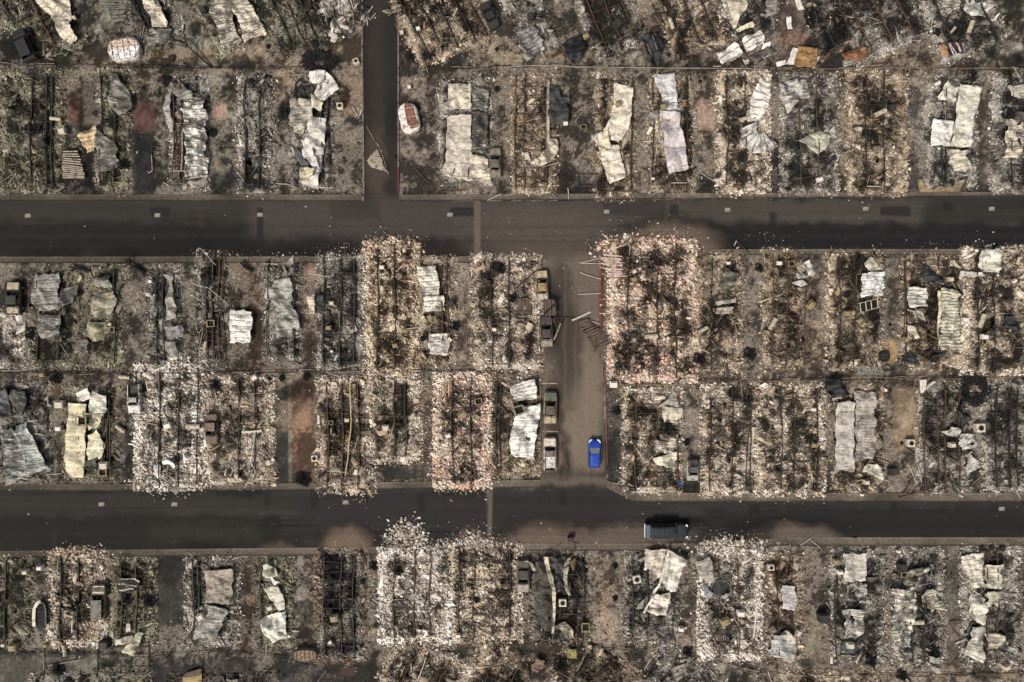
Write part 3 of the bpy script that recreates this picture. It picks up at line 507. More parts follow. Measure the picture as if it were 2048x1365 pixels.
RO = [(sh, a, b, d, e, tuple(v * (.50 if max(col) < .07 else .80 if max(col) < .095 else (1.05 if max(col) < .12 else 1.25)) for v in col), min(1, s * 1.12), soft, x) for (sh, a, b, d, e, col, s, soft, x) in RO]
def yardv(px, py):
    return .5 + 1.25 * (.42 * fbm(px * .020, py * .020, 21, 4) + .33 * fbm(px * .062, py * .062, 22, 4) + .25 * fbm(px * .19, py * .19, 23, 3) - .5)
def paint(X, Y, kind):
    """base colour and ash amount of the ground at world X,Y"""
    px = X / PX + 1024; py = 682.5 - Y / PX
    w1 = (fbm(px * .05, py * .05, 3, 4) - .5) * 26; w2 = (fbm(px * .05, py * .05, 9, 4) - .5) * 26
    n = fbm(px * .022, py * .022, 21, 5)
    if kind == 'lot':
        vv = yardv(px, py); c = np.stack([np.interp(vv, [.37, .47, .54, .61, .71], q) for q in ((.014, .024, .056, .15, .38), (.0125, .0205, .046, .128, .345), (.011, .0175, .038, .105, .30))], 1)
        olive = sst(900, 100, px)[:, None]; c = c * (1 - olive * np.array((.46, .40, .42)))
        ash = .25 + .9 * sst(.42, .68, fbm(px * .03, py * .03, 33, 4)); L = ST
    elif kind == 'road':
        st = .5 * fbm(px * .006, py * .09, 41, 4) + .5 * fbm(px * .003, py * .30, 43, 3); c = np.array((.021, .0192, .019)) * (1 + (st[:, None] - .5) * 3.2) * (1 + (n[:, None] - .5) * .8)
        ash = np.full(len(px), .02); L = RO
    else:
        st = fbm(px * .02, py * .02, 51, 4); c = np.array((.088, .074, .058)) * (1 + (st[:, None] - .5) * 1.3); ash = np.full(len(px), .12); L = []
        c = c * (1 - .4 * sst(900, 0, px)[:, None])
    clean = np.zeros(len(px))
    for (sh, a, b, d, e, col, s, soft, asx) in L:
        k = min(1.0, soft / 9.0) if sh == 'r' else .8
        if sh == 'r':
            sel = (px > a - 40) & (px < d + 40) & (py > b - 40) & (py < e + 40)
            if not sel.any(): continue
            qx = px[sel] + w1[sel] * k; qy = py[sel] + w2[sel] * k
            dd = np.minimum(np.minimum(qx - a, d - qx), np.minimum(qy - b, e - qy)); m = sst(-soft, soft, dd) * s
        else:
            sel = (np.abs(px - a) < d * 1.8 + 15) & (np.abs(py - b) < e * 1.8 + 15)
            if not sel.any(): continue
            qx = px[sel] + w1[sel] * .8; qy = py[sel] + w2[sel] * .8
            rr = np.sqrt(((qx - a) / d) ** 2 + ((qy - b) / e) ** 2); m = sst(1 + soft * .6, 1 - soft * .6, rr) * s
        cc = np.array(col)[None]
        if kind == 'lot': cc = cc * ((.20 + .92 * sst(.44, .60, vv[sel])) if s < .85 else (.62 + .50 * sst(.42, .60, vv[sel])))[:, None]
        c[sel] = c[sel] * (1 - m[:, None]) + cc * m[:, None]
        if asx is not None:
            ash[sel] = ash[sel] * (1 - m) + asx * 1.15 * m; clean[sel] = clean[sel] * (1 - m) + m * (1 if asx < .3 else 0)
    # ash dust blown from every plot over its surroundings
    dust = np.zeros(len(px))
    for h in HOMES:
        if not (h[4] == 0): continue
        sel = (px > h[0] - 25) & (px < h[2] + 25) & (py > h[1] - 25) & (py < h[3] + 25)
        if not sel.any(): continue
        qx = px[sel] + w1[sel] * .6; qy = py[sel] + w2[sel] * .6
        dd = np.hypot(np.maximum(np.maximum(h[0] - qx, qx - h[2]), 0), np.maximum(np.maximum(h[1] - qy, qy - h[3]), 0))
        dust[sel] = np.maximum(dust[sel], sst(18 if kind == 'lot' else 9, 0, dd) * (.35 + .65 * h[7]))
    if kind == 'lot': ash = ash * (.25 + 1.1 * sst(.43, .60, vv))
    dust = dust * (1 - .8 * clean) * (.25 + .95 * sst(.43, .58, fbm(px * .07, py * .07, 91, 4)))
    ash = np.clip(ash + dust * {'lot': .8, 'road': .25, 'conc': .4}[kind], 0, 1.6)
    pale = (dust * {'lot': .34, 'road': .10, 'conc': .30}[kind])[:, None]
    c = c * (1 - pale) + np.array((.24, .205, .17)) * pale
    return np.clip(c, .004, .9), ash
def colour_mesh(o, X, Y, kind):
    c, a = paint(X, Y, kind); me = o.data
    at = me.color_attributes.new('tone', 'FLOAT_COLOR', 'POINT'); at.data.foreach_set('color', np.concatenate([c, np.ones((len(c), 1))], 1).astype(np.float32).ravel())
    b = me.attributes.new('ash', 'FLOAT', 'POINT'); b.data.foreach_set('value', a.astype(np.float32))
def gridF(nx, ny):
    i, j = np.meshgrid(np.arange(nx - 1), np.arange(ny - 1), indexing='ij'); a = (i * ny + j).ravel()
    return np.stack([a, a + ny, a + ny + 1, a + 1], 1)
far = [90, 100, 115, 140, 200, 320, 600, 1200]
gx = np.array([-v for v in far[::-1]] + list(np.arange(-80, 80.01, .25)) + far); fy = [65, 75, 90, 120, 180, 320, 600, 1200]
gy = np.array([-v for v in fy[::-1]] + list(np.arange(-56, 56.01, .25)) + fy)
GX, GY = np.meshgrid(gx, gy, indexing='ij'); gxf, gyf = GX.ravel(), GY.ravel()
def lotz(x, y): return (fbm(np.asarray(x) * .9, np.asarray(y) * .9, 71, 3) - .5) * .10
inner = (np.abs(gxf) < 81) & (np.abs(gyf) < 57)
gz = np.where(inner, lotz(gxf, gyf), 0) - .05
g = mk('ground', np.stack([gxf, gyf, gz], 1), gridF(len(gx), len(gy)), M_LOT, smooth=True); tag(g, kind='structure'); colour_mesh(g, gxf, gyf, 'lot')

def strip(name, A, B, z, mat, kind, nA=.25, nB=.25, lab=None, thick=0.0, ext=True):
    """a sheet between two survey polylines A and B (same travel direction), extended past the frame"""
    A = np.array([WX(*p) for p in A]); B = np.array([WX(*p) for p in B])
    def res(Q, t):
        d = np.r_[0, np.cumsum(np.hypot(*np.diff(Q, axis=0).T))]; d /= d[-1]; return np.stack([np.interp(t, d, Q[:, 0]), np.interp(t, d, Q[:, 1])], 1)
    n = int(np.hypot(*(A[-1] - A[0])) / nA) + 2; t = np.linspace(0, 1, n); a = res(A, t); b = res(B, t)
    m = max(2, int(np.hypot(*(B[0] - A[0])) / nB) + 1); s = np.linspace(0, 1, m)
    XY = a[:, None] * (1 - s[None, :, None]) + b[:, None] * s[None, :, None]; X = XY[..., 0].ravel(); Y = XY[..., 1].ravel()
    zz = np.full(len(X), z); V = np.stack([X, Y, zz], 1); F = gridF(n, m)
    if thick:
        base = len(V); e1 = np.stack([a[:, 0], a[:, 1], np.full(n, z - thick)], 1); e2 = np.stack([b[:, 0], b[:, 1], np.full(n, z - thick)], 1)
        V = np.concatenate([V, e1, e2]); i = np.arange(n - 1)
        F = np.concatenate([F, np.stack([i * m, (i + 1) * m, base + i + 1, base + i], 1), np.stack([(i + 1) * m + m - 1, i * m + m - 1, base + n + i, base + n + i + 1], 1)])
    o = mk(name, V, F, mat); tag(o, kind='structure'); colour_mesh(o, V[:, 0], V[:, 1], kind); return o
XL, XR = -1400, 3500
strip('road', [(XL, 402), (1060, 403), (2048, 392), (XR, 390)], [(XL, 516), (700, 514), (1060, 512), (1230, 508), (1400, 500), (2048, 498), (XR, 498)], .012, M_ROAD, 'road', .3)
strip('road', [(XL, 986), (500, 980), (1060, 974), (1205, 976), (1262, 1003), (2048, 1002), (XR, 1002)], [(XL, 1106), (0, 1103), (750, 1095), (1030, 1088), (1450, 1088), (1560, 1076), (2048, 1075), (XR, 1075)], .012, M_ROAD, 'road', .3)
strip('road', [(724, -900), (725, 0), (728, 404)], [(796, -900), (796, 0), (798, 404)], .016, M_ROAD, 'road')
strip('road', [(1082, 508), (1081, 978)], [(1202, 508), (1206, 760), (1213, 978)], .016, M_ROAD, 'road')
# concrete gutter pavements beside the roads
for A, B in (([(XL, 388), (724, 390)], [(XL, 402), (724, 403)]), ([(798, 390), (2048, 384), (XR, 384)], [(798, 403), (2048, 392), (XR, 391)]),
             ([(XL, 515), (1082, 513)], [(XL, 528), (1082, 526)]), ([(1214, 504), (1400, 499), (XR, 497)], [(1214, 518), (1400, 511), (XR, 509)]),
             ([(XL, 972), (500, 968), (1080, 960)], [(XL, 987), (500, 981), (1080, 975)]), ([(1212, 960), (1268, 986), (XR, 986)], [(1212, 978), (1262, 1004), (XR, 1003)]),
             ([(XL, 1104), (0, 1102), (750, 1094), (1030, 1087), (1450, 1087), (1560, 1075), (XR, 1074)], [(XL, 1118), (0, 1116), (750, 1110), (1030, 1102), (1450, 1102), (1560, 1092), (XR, 1092)])):
    strip('pavement', A, B, .045, M_CONC, 'conc', .3, .25, thick=.12)
def kerb(name, pts, w, h, mat):
    m = MB()
    for a, b in zip(pts[:-1], pts[1:]): m.bar((*WX(*a), h / 2), (*WX(*b), h / 2), w, h)
    return tag(m.build(name, mat), kind='structure')
M_KRED = grime('red_kerb_paint', (.20, .018, .018), (.07, .03, .025), .35, 1.5, .7); M_KERB = grime('kerb_concrete', (.17, .14, .11), (.04, .03, .03), .4, 1.0, .9)
kerb('red_kerb', [(1202, 522), (1203, 680)], .16, .16, M_KRED); kerb('red_kerb', [(1211, 768), (1214, 930)], .13, .16, grime('faded_red_kerb', (.15, .055, .045), (.07, .05, .04), .4, 1.5, .7))
kerb('kerb', [(1203, 680), (1205, 755), (1211, 768)], .14, .15, M_KERB); kerb('red_kerb', [(797, 335), (797, 388)], .16, .15, M_KRED)
kerb('kerb', [(724, -200), (725, 140), (728, 388)], .22, .15, M_KERB); kerb('kerb', [(797, -200), (797, 335)], .22, .15, M_KERB)
kerb('kerb', [(1081, 528), (1081, 955)], .12, .12, M_KERB)
for x0, y0, x1, y1, w in ((1080, 767, 1114, 768, .12), (1085, 863, 1116, 864, .12)):
    m = MB(); a = WX(x0, y0); b = WX(x1, y1); m.box(((a[0] + b[0]) / 2, (a[1] + b[1]) / 2, .022), (abs(b[0] - a[0]), w, .006)); tag(m.build('parking_line', grime('worn_white_paint', (.38, .33, .27), (.12, .1, .08), .5, 3)), kind='structure')
# pale utility covers let into the road
UC = [(56, 432), (315, 431), (520, 430), (900, 430), (1213, 424), (1455, 420), (1731, 418), (1983, 418), (203, 1009), (349, 1009), (691, 1005), (2003, 1018)]
UL = ['leftmost on the upper road', 'on the upper road below the red patio', 'on the upper road at the dark cut near the ivory plot', 'on the upper road below the wide double roof', 'on the upper road below the S shaped roof', 'on the upper road above the pole ended plot', 'on the upper road below the golden brown plot', 'rightmost on the upper road',
      'on the lower road below the yellowish twin roof', 'on the lower road below the bright white rubble', 'on the lower road below the yellow pipe', 'rightmost on the lower road']
M_UC = grime('pale_cover_concrete', (.17, .16, .14), (.08, .07, .06), .3, 2, .9)
for (x, y), l in zip(UC, UL):
    a = WX(x, y); r = empty('utility_cover', (a[0], a[1], .012)); m = MB(); m.box((0, 0, .010), (.80, .56, .02)); m.build('frame', M_UC, r)
    m = MB(); m.box((0, 0, .022), (.66, .42, .012)); m.build('lid', grime('cover_lid', (.24, .225, .195), (.10, .09, .08), .3, 3), r)
    tag(r, 'pale rectangular utility cover ' + l, 'utility cover', 'utility covers in the roads')

# ------------------------------------------------------------------ rubble
def plates(x, y, z, sz, rs, elong=1.0, thick=1.0, tilt=.5):
    n = len(x); a = rs.rand(n) * 6.283; asp = rs.uniform(.35, 1, n) / elong
    lx = sz; ly = sz * asp; h = sz * rs.uniform(.06, .34, n) * thick
    tx = rs.normal(0, tilt * .5, n); ty = rs.normal(0, tilt * .5, n); shrink = rs.uniform(.72, 1.0, n)
    cs = [(-1, -1), (1, -1), (1, 1), (-1, 1)]; V = np.zeros((n, 8, 3))
    for k, (u, v) in enumerate(cs):
        for lv in (0, 1):
            f = shrink if lv else 1.0
            ju = 1 + rs.uniform(-.5, .5, n); jv = 1 + rs.uniform(-.5, .5, n)
            px = u * lx * .5 * f * ju; py = v * ly * .5 * f * jv
            V[:, k + 4 * lv, 0] = x + px * np.cos(a) - py * np.sin(a); V[:, k + 4 * lv, 1] = y + px * np.sin(a) + py * np.cos(a)
            V[:, k + 4 * lv, 2] = z + (px * tx + py * ty) + (h if lv else -.03) + .02
    F = np.array([(4, 5, 6, 7), (0, 1, 5, 4), (1, 2, 6, 5), (2, 3, 7, 6), (3, 0, 4, 7)])
    FF = (np.arange(n) * 8)[:, None, None] + F[None]
    return V.reshape(-1, 3), FF.reshape(-1, 4)
def cat(parts):
    V = []; F = []; k = 0
    for v, f in parts: V.append(v); F.append(f + k); k += len(v)
    return np.concatenate(V), np.concatenate(F)
def size(rs, n, lo=.09, hi=.55, p=2.6): return lo + (hi - lo) * rs.rand(n) ** p

for hi, h in enumerate(HOMES):
    x0, y0, x1, y1, ang, pal, dens, edge, beams, tg = h
    rs = np.random.RandomState(100 + hi); cx, cy = home_center(h); c = WX(cx, cy); w = (x1 - x0) * PX; L = (y1 - y0) * PX
    root = empty('burned_home', (c[0], c[1], 0)); tag(root, 'burned home remains, ' + tg[4:], 'burned home', 'burned homes on their plots')
    ca, sa = math.cos(math.radians(ang)), math.sin(math.radians(ang))
    def tow(u, v): return c[0] + u * ca - v * sa, c[1] + u * sa + v * ca
    hgt_amp = .22 + .10 * min(dens, 1.5)
    def bh(u, v):          # bed height in local metres
        X, Y = tow(u, v)
        e = np.minimum(np.minimum(u + w / 2, w / 2 - u), np.minimum(v + L / 2, L / 2 - v)) + (fbm(X * .8, Y * .8, 5, 4) - .5) * 2.0
        m = sst(-.15, .7, e)
        return -.14 + m * (.12 + hgt_amp * .9 * fbm(X * 1.1, Y * 1.1, 6, 4) + .18 * (ridg(X * .7, Y * .7, 8, 3) - .4))
    bl_ = [WX(b, cy)[0] - c[0] for b in beams] if not isinstance(beams, int) else [(-.5 + (i + .7) / (beams + .4)) * w for i in range(beams)]
    zo = {'white': .03, 'pink': .02, 'orange': .02, 'cream': .01, 'char': -.03}.get(pal, 0)
    def zf(X, Y):
        dx, dy = X - c[0], Y - c[1]; u = dx * ca + dy * sa; v = -dx * sa + dy * ca
        z = .45 * fbm(X * .42, Y * .42, hi % 9, 3) + .35 * fbm(X * 1.3, Y * 1.3, hi % 9 + 20, 3) + .20 * fbm(u * 1.1, v * .18, hi + 3, 2)
        z = .5 + (z - .5) * 1.35 + .22 * (fbm(X * 3.1, Y * 3.1, 77, 2) - .5)
        for b in bl_: z = z - .075 * np.exp(-((u - b) / .30) ** 2)
        e = np.minimum(w / 2 - np.abs(u), L / 2 - np.abs(v)); z = z + (.12 + .11 * min(edge, 1)) * sst(1.5, .2, e) - .055
        return z + zo
    nx = int(w / .22) + 9; ny = int(L / .22) + 9
    u = np.linspace(-w / 2 - .9, w / 2 + .9, nx); v = np.linspace(-L / 2 - .9, L / 2 + .9, ny); U, Vv = np.meshgrid(u, v, indexing='ij'); U = U.ravel(); Vv = Vv.ravel()
    X, Y = tow(U, Vv); zone_attr(mk('ash_bed', np.stack([X, Y, bh(U, Vv)], 1), gridF(nx, ny), m_bed(pal), root, smooth=True), zf(X, Y))
    # rubble
    area = w * L; n = int(area * 40 * dens * .8); parts = []
    uu = rs.uniform(-w / 2 - .3, w / 2 + .3, n); vv = rs.uniform(-L / 2 - .3, L / 2 + .3, n); X, Y = tow(uu, vv)
    keep = rs.rand(n) < .12 + .9 * sst(.40, .60, zf(X, Y)); uu, vv = uu[keep], vv[keep]; X, Y = tow(uu, vv)
    parts.append(plates(X, Y, np.maximum(bh(uu, vv), -.02), size(rs, len(X), .05, .40 if dens < 1.5 else .48, 3.4), rs, 1.3, 1.3, .9))
    ns = int(area * .5)     # sticks, pipes, strips of siding
    uu = rs.uniform(-w / 2, w / 2, ns); vv = rs.uniform(-L / 2, L / 2, ns); X, Y = tow(uu, vv)
    parts.append(plates(X, Y, np.maximum(bh(uu, vv), 0) + .05, rs.uniform(.4, 2.2, ns), rs, 11, .10, .15))
    nf = int(area * .45); uu = rs.uniform(-w / 2, w / 2, nf); vv = rs.uniform(-L / 2, L / 2, nf); X, Y = tow(uu, vv)   # torn scraps of sheet and wallboard
    parts.append(plates(X, Y, np.maximum(bh(uu, vv), 0) + .08, size(rs, nf, .45, 1.5, 2.0), rs, 1.6, .07, .5))
    V, F = cat(parts); o = zone_attr(mk('rubble', V, F, m_flake(pal), root), zf(V[:, 0], V[:, 1])); o['kind'] = 'stuff'
    if edge > .05:          # pale broken skirting and plaster that fell outwards round the footprint
        per = 2 * (w + L); n = int(per * 38 * edge); t = rs.rand(n) * per
        off = np.abs(rs.normal(0, .45 + .28 * edge, n)) - .35
        uu = np.where(t < w, t - w / 2, np.where(t < w + L, w / 2 + off, np.where(t < 2 * w + L, w / 2 - (t - w - L), -w / 2 - off)))
        vv = np.where(t < w, L / 2 + off, np.where(t < w + L, L / 2 - (t - w), np.where(t < 2 * w + L, -L / 2 - off, -L / 2 + (t - 2 * w - L))))
        X, Y = tow(uu, vv); k = rs.rand(n) < .15 + sst(.38, .58, fbm(X * .45, Y * .45, hi % 5 + 40, 3)); uu, vv, X, Y = uu[k], vv[k], X[k], Y[k]
        V, F = plates(X, Y, np.maximum(bh(uu, vv), 0), size(rs, len(X), .05, .36, 4.0), rs, 1.6, 1.1, .9)
        pp = {'olive': 'cream', 'grey': 'white', 'brown': 'cream', 'cream': 'white', 'char': 'brick'}.get(pal, pal)
        o = zone_attr(mk('skirting_debris', V, F, m_flake(pp), root), np.full(len(V), .52) + .7 * (fbm(V[:, 0] * 1.3, V[:, 1] * 1.3, 4, 3) - .5)); o['kind'] = 'stuff'
    # steel chassis
    if isinstance(beams, int): bl = [(-.5 + (i + .7) / (beams + .4)) * w for i in range(beams)]
    else: bl = [WX(b, cy)[0] - c[0] for b in beams]
    mb_ = M_RUST if hi % 4 == 1 else M_STEEL; ends = []
    for b in bl:
        v0 = -L / 2 + rs.uniform(.2, 1.0); v1 = L / 2 - rs.uniform(.2, .9); pts = []
        for k in range(9):
            q = v0 + (v1 - v0) * k / 8; X, Y = tow(b + rs.normal(0, .045) + .12 * math.sin(k * .8 + hi), q); pts.append((X, Y, .50 + rs.normal(0, .03)))
        m = MB()
        cut = rs.randint(3, 12)
        for k_, (p, q) in enumerate(zip(pts[:-1], pts[1:])):
            if k_ == cut: q = (q[0] + .25, q[1], q[2] - .3)
            m.bar(p, q, .12, .05); m.bar((p[0], p[1], p[2] - .12), (q[0], q[1], q[2] - .12), .03, .24)
        m.build('chassis_beam', mb_, root, world=True)
    if len(bl) >= 2:
        a, b = min(bl), max(bl); step = 1.25 if len(bl) > 2 or hi % 2 else 1.9; q = -L / 2 + .9
        while q < L / 2 - .8:
            if rs.rand() < .72:
                aa, bb = (a, b) if rs.rand() < .6 else ((a - .7, b) if rs.rand() < .5 else (a, b + .6)); m = MB(); s = rs.normal(0, .16)
                m.bar((*tow(aa, q + s), .44), (*tow(bb, q - s), .43), .055, .07); m.build('cross_member', mb_, root, world=True)
            q += step

# debris strewn over the yards and the road edges
def nearroad(px, py):
    return ((py > 402) & (py < 514)) | ((py > 982) & (py < 1100)) | ((px > 724) & (px < 797) & (py < 400)) | ((px > 1110) & (px < 1204) & (py > 500) & (py < 985))
rs = np.random.RandomState(5)
for nm, lab, pal, N, (ax, ay, bx, by), kf in (
    ('yard_debris', 'grey and black ash crumbs strewn over the yards left of the side street', 'olive', 13200, (-30, -20, 722, 395), .9),
    ('yard_debris', 'grey and brown ash crumbs strewn over the yards right of the side street', 'brown', 21600, (800, -20, 2078, 395), .9),
    ('yard_debris', 'dull ash crumbs strewn over the yards at the left of the middle rows', 'olive', 12000, (-30, 520, 560, 985), .9),
    ('yard_debris', 'brown and pale ash crumbs strewn over the yards between the two roads', 'brown', 27600, (560, 520, 2078, 985), .9),
    ('yard_debris', 'pale ash crumbs strewn over the yards at the lower right', 'brown', 21600, (640, 1100, 2078, 1385), .9),
    ('yard_debris', 'dark olive ash crumbs strewn over the yards at the lower left', 'olive', 9600, (-30, 1110, 640, 1385), .9)):
    px = rs.uniform(ax, bx, N); py = rs.uniform(ay, by, N); k = (fbm(px * .03, py * .03, 33, 4) + .07 * rs.randn(N) > .50) & ~nearroad(px, py)
    px, py = px[k], py[k]
    for (sh, a, b, d, e, col, s, soft, asx) in ST:      # keep clean pads clean
        if asx is not None and asx < .25 and sh == 'r' and s >= .75:
            k = ~((px > a) & (px < d) & (py > b) & (py < e)) | (rs.rand(len(px)) < .04); px, py = px[k], py[k]
    X = (px - 1024) * PX; Y = (682.5 - py) * PX
    V, F = plates(X, Y, lotz(X, Y) - .04, size(rs, len(X), .05, .34, 3.2), rs, 1.4, .8, .6); tag(zone_attr(mk(nm, V, F, m_flake(pal)), .50 + 1.5 * (yardv(V[:, 0] / PX + 1024, 682.5 - V[:, 1] / PX) - .53)), lab, 'debris', kind='stuff')
# chips thrown onto the asphalt
sp = []
for cx, cy, sx, sy, n in ((740, 492, 40, 8, 90), (790, 485, 30, 12, 300), (1290, 470, 60, 14, 320), (1230, 500, 20, 20, 200), (1290, 435, 40, 3, 30), (812, 1085, 28, 16, 500), (900, 1095, 20, 8, 140), (960, 1080, 22, 12, 200), (1460, 1080, 34, 10, 300), (1380, 1070, 30, 10, 60),
                          (170, 1103, 28, 8, 150), (340, 978, 34, 5, 200), (780, 800, 60, 60, 0), (1215, 660, 8, 40, 120), (1160, 1060, 200, 20, 160), (1530, 470, 30, 8, 60), (1900, 490, 60, 6, 100), (700, 992, 30, 8, 140), (930, 978, 30, 5, 120), (865, 850, 8, 50, 160), (1570, 1085, 20, 6, 80), (1150, 560, 30, 40, 60),
                          (1345, 395, 40, 4, 60), (1240, 402, 30, 4, 60), (1590, 395, 50, 4, 40), (640, 510, 50, 6, 200), (690, 505, 20, 6, 100), (440, 512, 40, 5, 160), (1024, 450, 600, 30, 220), (1024, 1050, 600, 30, 220)):
    n = n // 2; rx = rs.normal(cx, sx, n); ry = rs.normal(cy, sy, n); sp.append(plates((rx - 1024) * PX, (682.5 - ry) * PX, np.full(n, .02), size(rs, n, .04, .20, 3.0), rs, 1, .6, .3))
V, F = cat(sp); tag(zone_attr(mk('road_chips', V, F, m_flake('white')), np.full(len(V), .5)), 'pale plaster chips scattered on the dark asphalt', 'debris', kind='stuff')
# rubble tongues that spill past the plots
for lab, pal, blobs in (('pale rubble tongue spilled onto the road above the whitest plot', 'white', [(812, 1082, 22, 18, 900), (818, 1070, 16, 12, 400)]),
                        ('white and beige rubble spilled onto the road edge above the beige plot', 'white', [(930, 1095, 30, 12, 700), (957, 1085, 14, 12, 200)]),
                        ('pink and cream rubble spilled across the gutter above the pink plot', 'pink', [(1270, 492, 34, 10, 1100), (1330, 492, 26, 9, 700), (1225, 512, 12, 16, 500)]),
                        ('cream bricks spilled above the golden plot', 'orange', [(783, 496, 24, 10, 700), (760, 508, 14, 8, 300)]),
                        ('white rubble spilled on the road edge by the pale pit plot', 'white', [(1460, 1093, 34, 9, 800)]),
                        ('white rubble hump above the bright white plot', 'white', [(348, 742, 30, 10, 900)]),
                        ('cream rubble spilled above the wagon plot', 'cream', [(155, 1108, 26, 8, 700)]),
                        ('orange and white broken bricks below the salmon plot', 'orange', [(925, 940, 28, 18, 900), (925, 962, 26, 6, 500)])):
    q = []
    for cx, cy, sx, sy, n in blobs:
        rx = rs.normal(cx, sx, n); ry = rs.normal(cy, sy, n); q.append(plates((rx - 1024) * PX, (682.5 - ry) * PX, rs.uniform(0, .12, n), size(rs, n, .06, .45, 3.2), rs, 1, .9, .6))
    V, F = cat(q); tag(zone_attr(mk('spilled_rubble', V, F, m_flake(pal)), .55 + .4 * (fbm(V[:, 0], V[:, 1], 8, 3) - .5)), lab, 'rubble', kind='stuff')

# ------------------------------------------------------------------ fallen sheet metal roofs
CR = (.62, .55, .44); GC = (.50, .46, .38); WH = (.78, .72, .66); GR = (.30, .285, .25); DK = (.05, .048, .048); SV = (.52, .50, .50); YL = (.60, .54, .38); OL = (.29, .275, .235)
_ps = [0]
def panel(root, t, secs, col, soot=.35, rib=1.1, amp=.28, z0=.55, lines=.5, ribh=.05, hole=0.0, name='roof_sheet', edge=.5):
    edge = edge * min(1, .40 + 1.6 * soot); ro = min(.35, .08 + .7 * soot); soot = min(1, soot * 1.05 + .05); amp = amp * 1.15
    _ps[0] += 1; sd = _ps[0]
    L = np.array([P(t, a, b, z0) for a, b, _, _ in secs]); Rr = np.array([P(t, c, d, z0) for _, _, c, d in secs]); mid = (L + Rr) / 2
    d = np.r_[0, np.cumsum(np.hypot(*np.diff(mid, axis=0).T))]; Lt = d[-1]; wd = np.hypot(*(Rr - L).T).mean()
    nv = int(min(160, max(8, Lt / .13))); nu = int(min(60, max(5, wd / .15)))
    tt = np.linspace(0, Lt, nv)
    def cm(Q):
        lin = np.stack([np.interp(tt, d, Q[:, k]) for k in (0, 1)], 1)
        if len(Q) < 3: return lin
        sm = lin.copy(); r = max(1, int(.35 / (Lt / nv)))
        for i in range(1, nv - 1):
            a = min(r, i, nv - 1 - i); sm[i] = lin[i - a:i + a + 1].mean(0)
        return sm
    l = cm(L); r = cm(Rr); e1 = (fbm(tt * 1.7, tt * 0, sd, 5) - .42) * edge; e2 = (fbm(tt * 1.7, tt * 0, sd + 50, 5) - .42) * edge
    if rib > 0: k_ = np.floor(tt / rib).astype(int); e1 = e1 + (_T[(k_ + sd * 31) % 4096] - .5) * ro; e2 = e2 + (_T[(k_ + sd * 57 + 9) % 4096] - .5) * ro
    s = np.linspace(0, 1, nu); dirv = (r - l) / np.maximum(np.hypot(*(r - l).T), .01)[:, None]
    l = l - dirv * e1[:, None]; r = r + dirv * e2[:, None]
    XY = l[:, None] * (1 - s[None, :, None]) + r[:, None] * s[None, :, None]
    # ragged ends
    dv = (mid[-1] - mid[0]) / max(Lt, .1)
    endj = (fbm(s * wd * 1.5, s * 0, sd + 9, 3) - .5) * edge * 1.4; XY[0] += dv * endj[:, None]; XY[-1] += dv * endj[::-1, None]
    X = XY[..., 0]; Y = XY[..., 1]; UU = s[None, :] * wd + 0 * tt[:, None]; VV = tt[:, None] + 0 * s[None, :]
    rg = np.random.RandomState(sd); wx = X + .55 * (fbm(X * .7, Y * .7, sd + 1, 3) - .5); wy = Y + .55 * (fbm(X * .7, Y * .7, sd + 4, 3) - .5); fo = 0
    for q in range(7):
        th = rg.rand() * 3.1416; wl = rg.uniform(.9, 3.6); ph = rg.rand(); tr = np.abs(((wx * math.cos(th) + wy * math.sin(th)) / wl + ph) % 1 - .5) * 2
        fo = fo + (tr - .5) * wl * .34 * sst(.42, .56, fbm(X * .5, Y * .5, sd + q * 3, 2))
    z = z0 + amp * (1.5 * (fbm(X * .5, Y * .5, sd, 2) - .5) + 1.15 * fo + .35 * (ridg(UU * 1.2, VV * 2.4, sd + 8, 2) - .5))
    if rib > 0: z = z + ribh * np.abs(np.sin(np.pi * (VV + .5 * (fbm(X, Y, sd, 2) - .5)) / rib)) ** .6
    z = z + .10 * sst(.1, 0, np.minimum(s, 1 - s))[None, :] * fbm(VV * .8, VV * 0, sd + 2, 2)
    z = np.maximum(z, .10)
    V = np.stack([X.ravel(), Y.ravel(), z.ravel()], 1); F = gridF(nv, nu)[:, ::-1]
    hole = max(hole, soot * .16 if soot > .3 else 0)
    if hole > 0:
        c = V[F].mean(1); k = fbm(c[:, 0] * .9, c[:, 1] * .9, sd + 77, 3) < 1 - hole * .55; F = F[k]
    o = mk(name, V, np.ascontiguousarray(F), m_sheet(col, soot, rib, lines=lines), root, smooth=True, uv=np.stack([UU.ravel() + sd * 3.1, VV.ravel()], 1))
    md = o.modifiers.new('thickness', 'SOLIDIFY'); md.thickness = .025; md.offset = -1
    return o
def root_at(name, t, x, y, label, cat, group=None):
    a = P(t, x, y); return tag(empty(name, (a[0], a[1], 0)), label, cat, group)
def roof(label, t, panels, cat_='sheet metal roof', group='collapsed metal roofs', name='collapsed_roof'):
    p = panels[0][0][0]; r = root_at(name, t, (p[0] + p[2]) / 2, (p[1] + p[3]) / 2, label, cat_, group)
    for q in panels: panel(r, t, q[0], q[1], **(q[2] if len(q) > 2 else {}))
    return r
K = dict
roof('torn cream metal roof twisting down from the top edge, far left', 'A1', [([(235, -40, 460, -40), (250, 10, 470, 10), (300, 70, 480, 60), (350, 100, 485, 110), (390, 170, 480, 165), (420, 250, 500, 205), (480, 305, 530, 280)], CR, K(soot=.3, rib=2.2, hole=.35))])
roof('pale crumpled roof sheet hanging over dark rubble right of the rounded camper', 'A1', [([(955, -30, 1060, -30), (985, 60, 1110, 70), (1040, 130, 1145, 150), (1050, 190, 1130, 180)], CR, K(soot=.35, rib=0)), ([(1000, 200, 1180, 200), (1010, 270, 1170, 260), (1010, 340, 1110, 300)], GR, K(soot=.6, rib=1.4, hole=.3))])
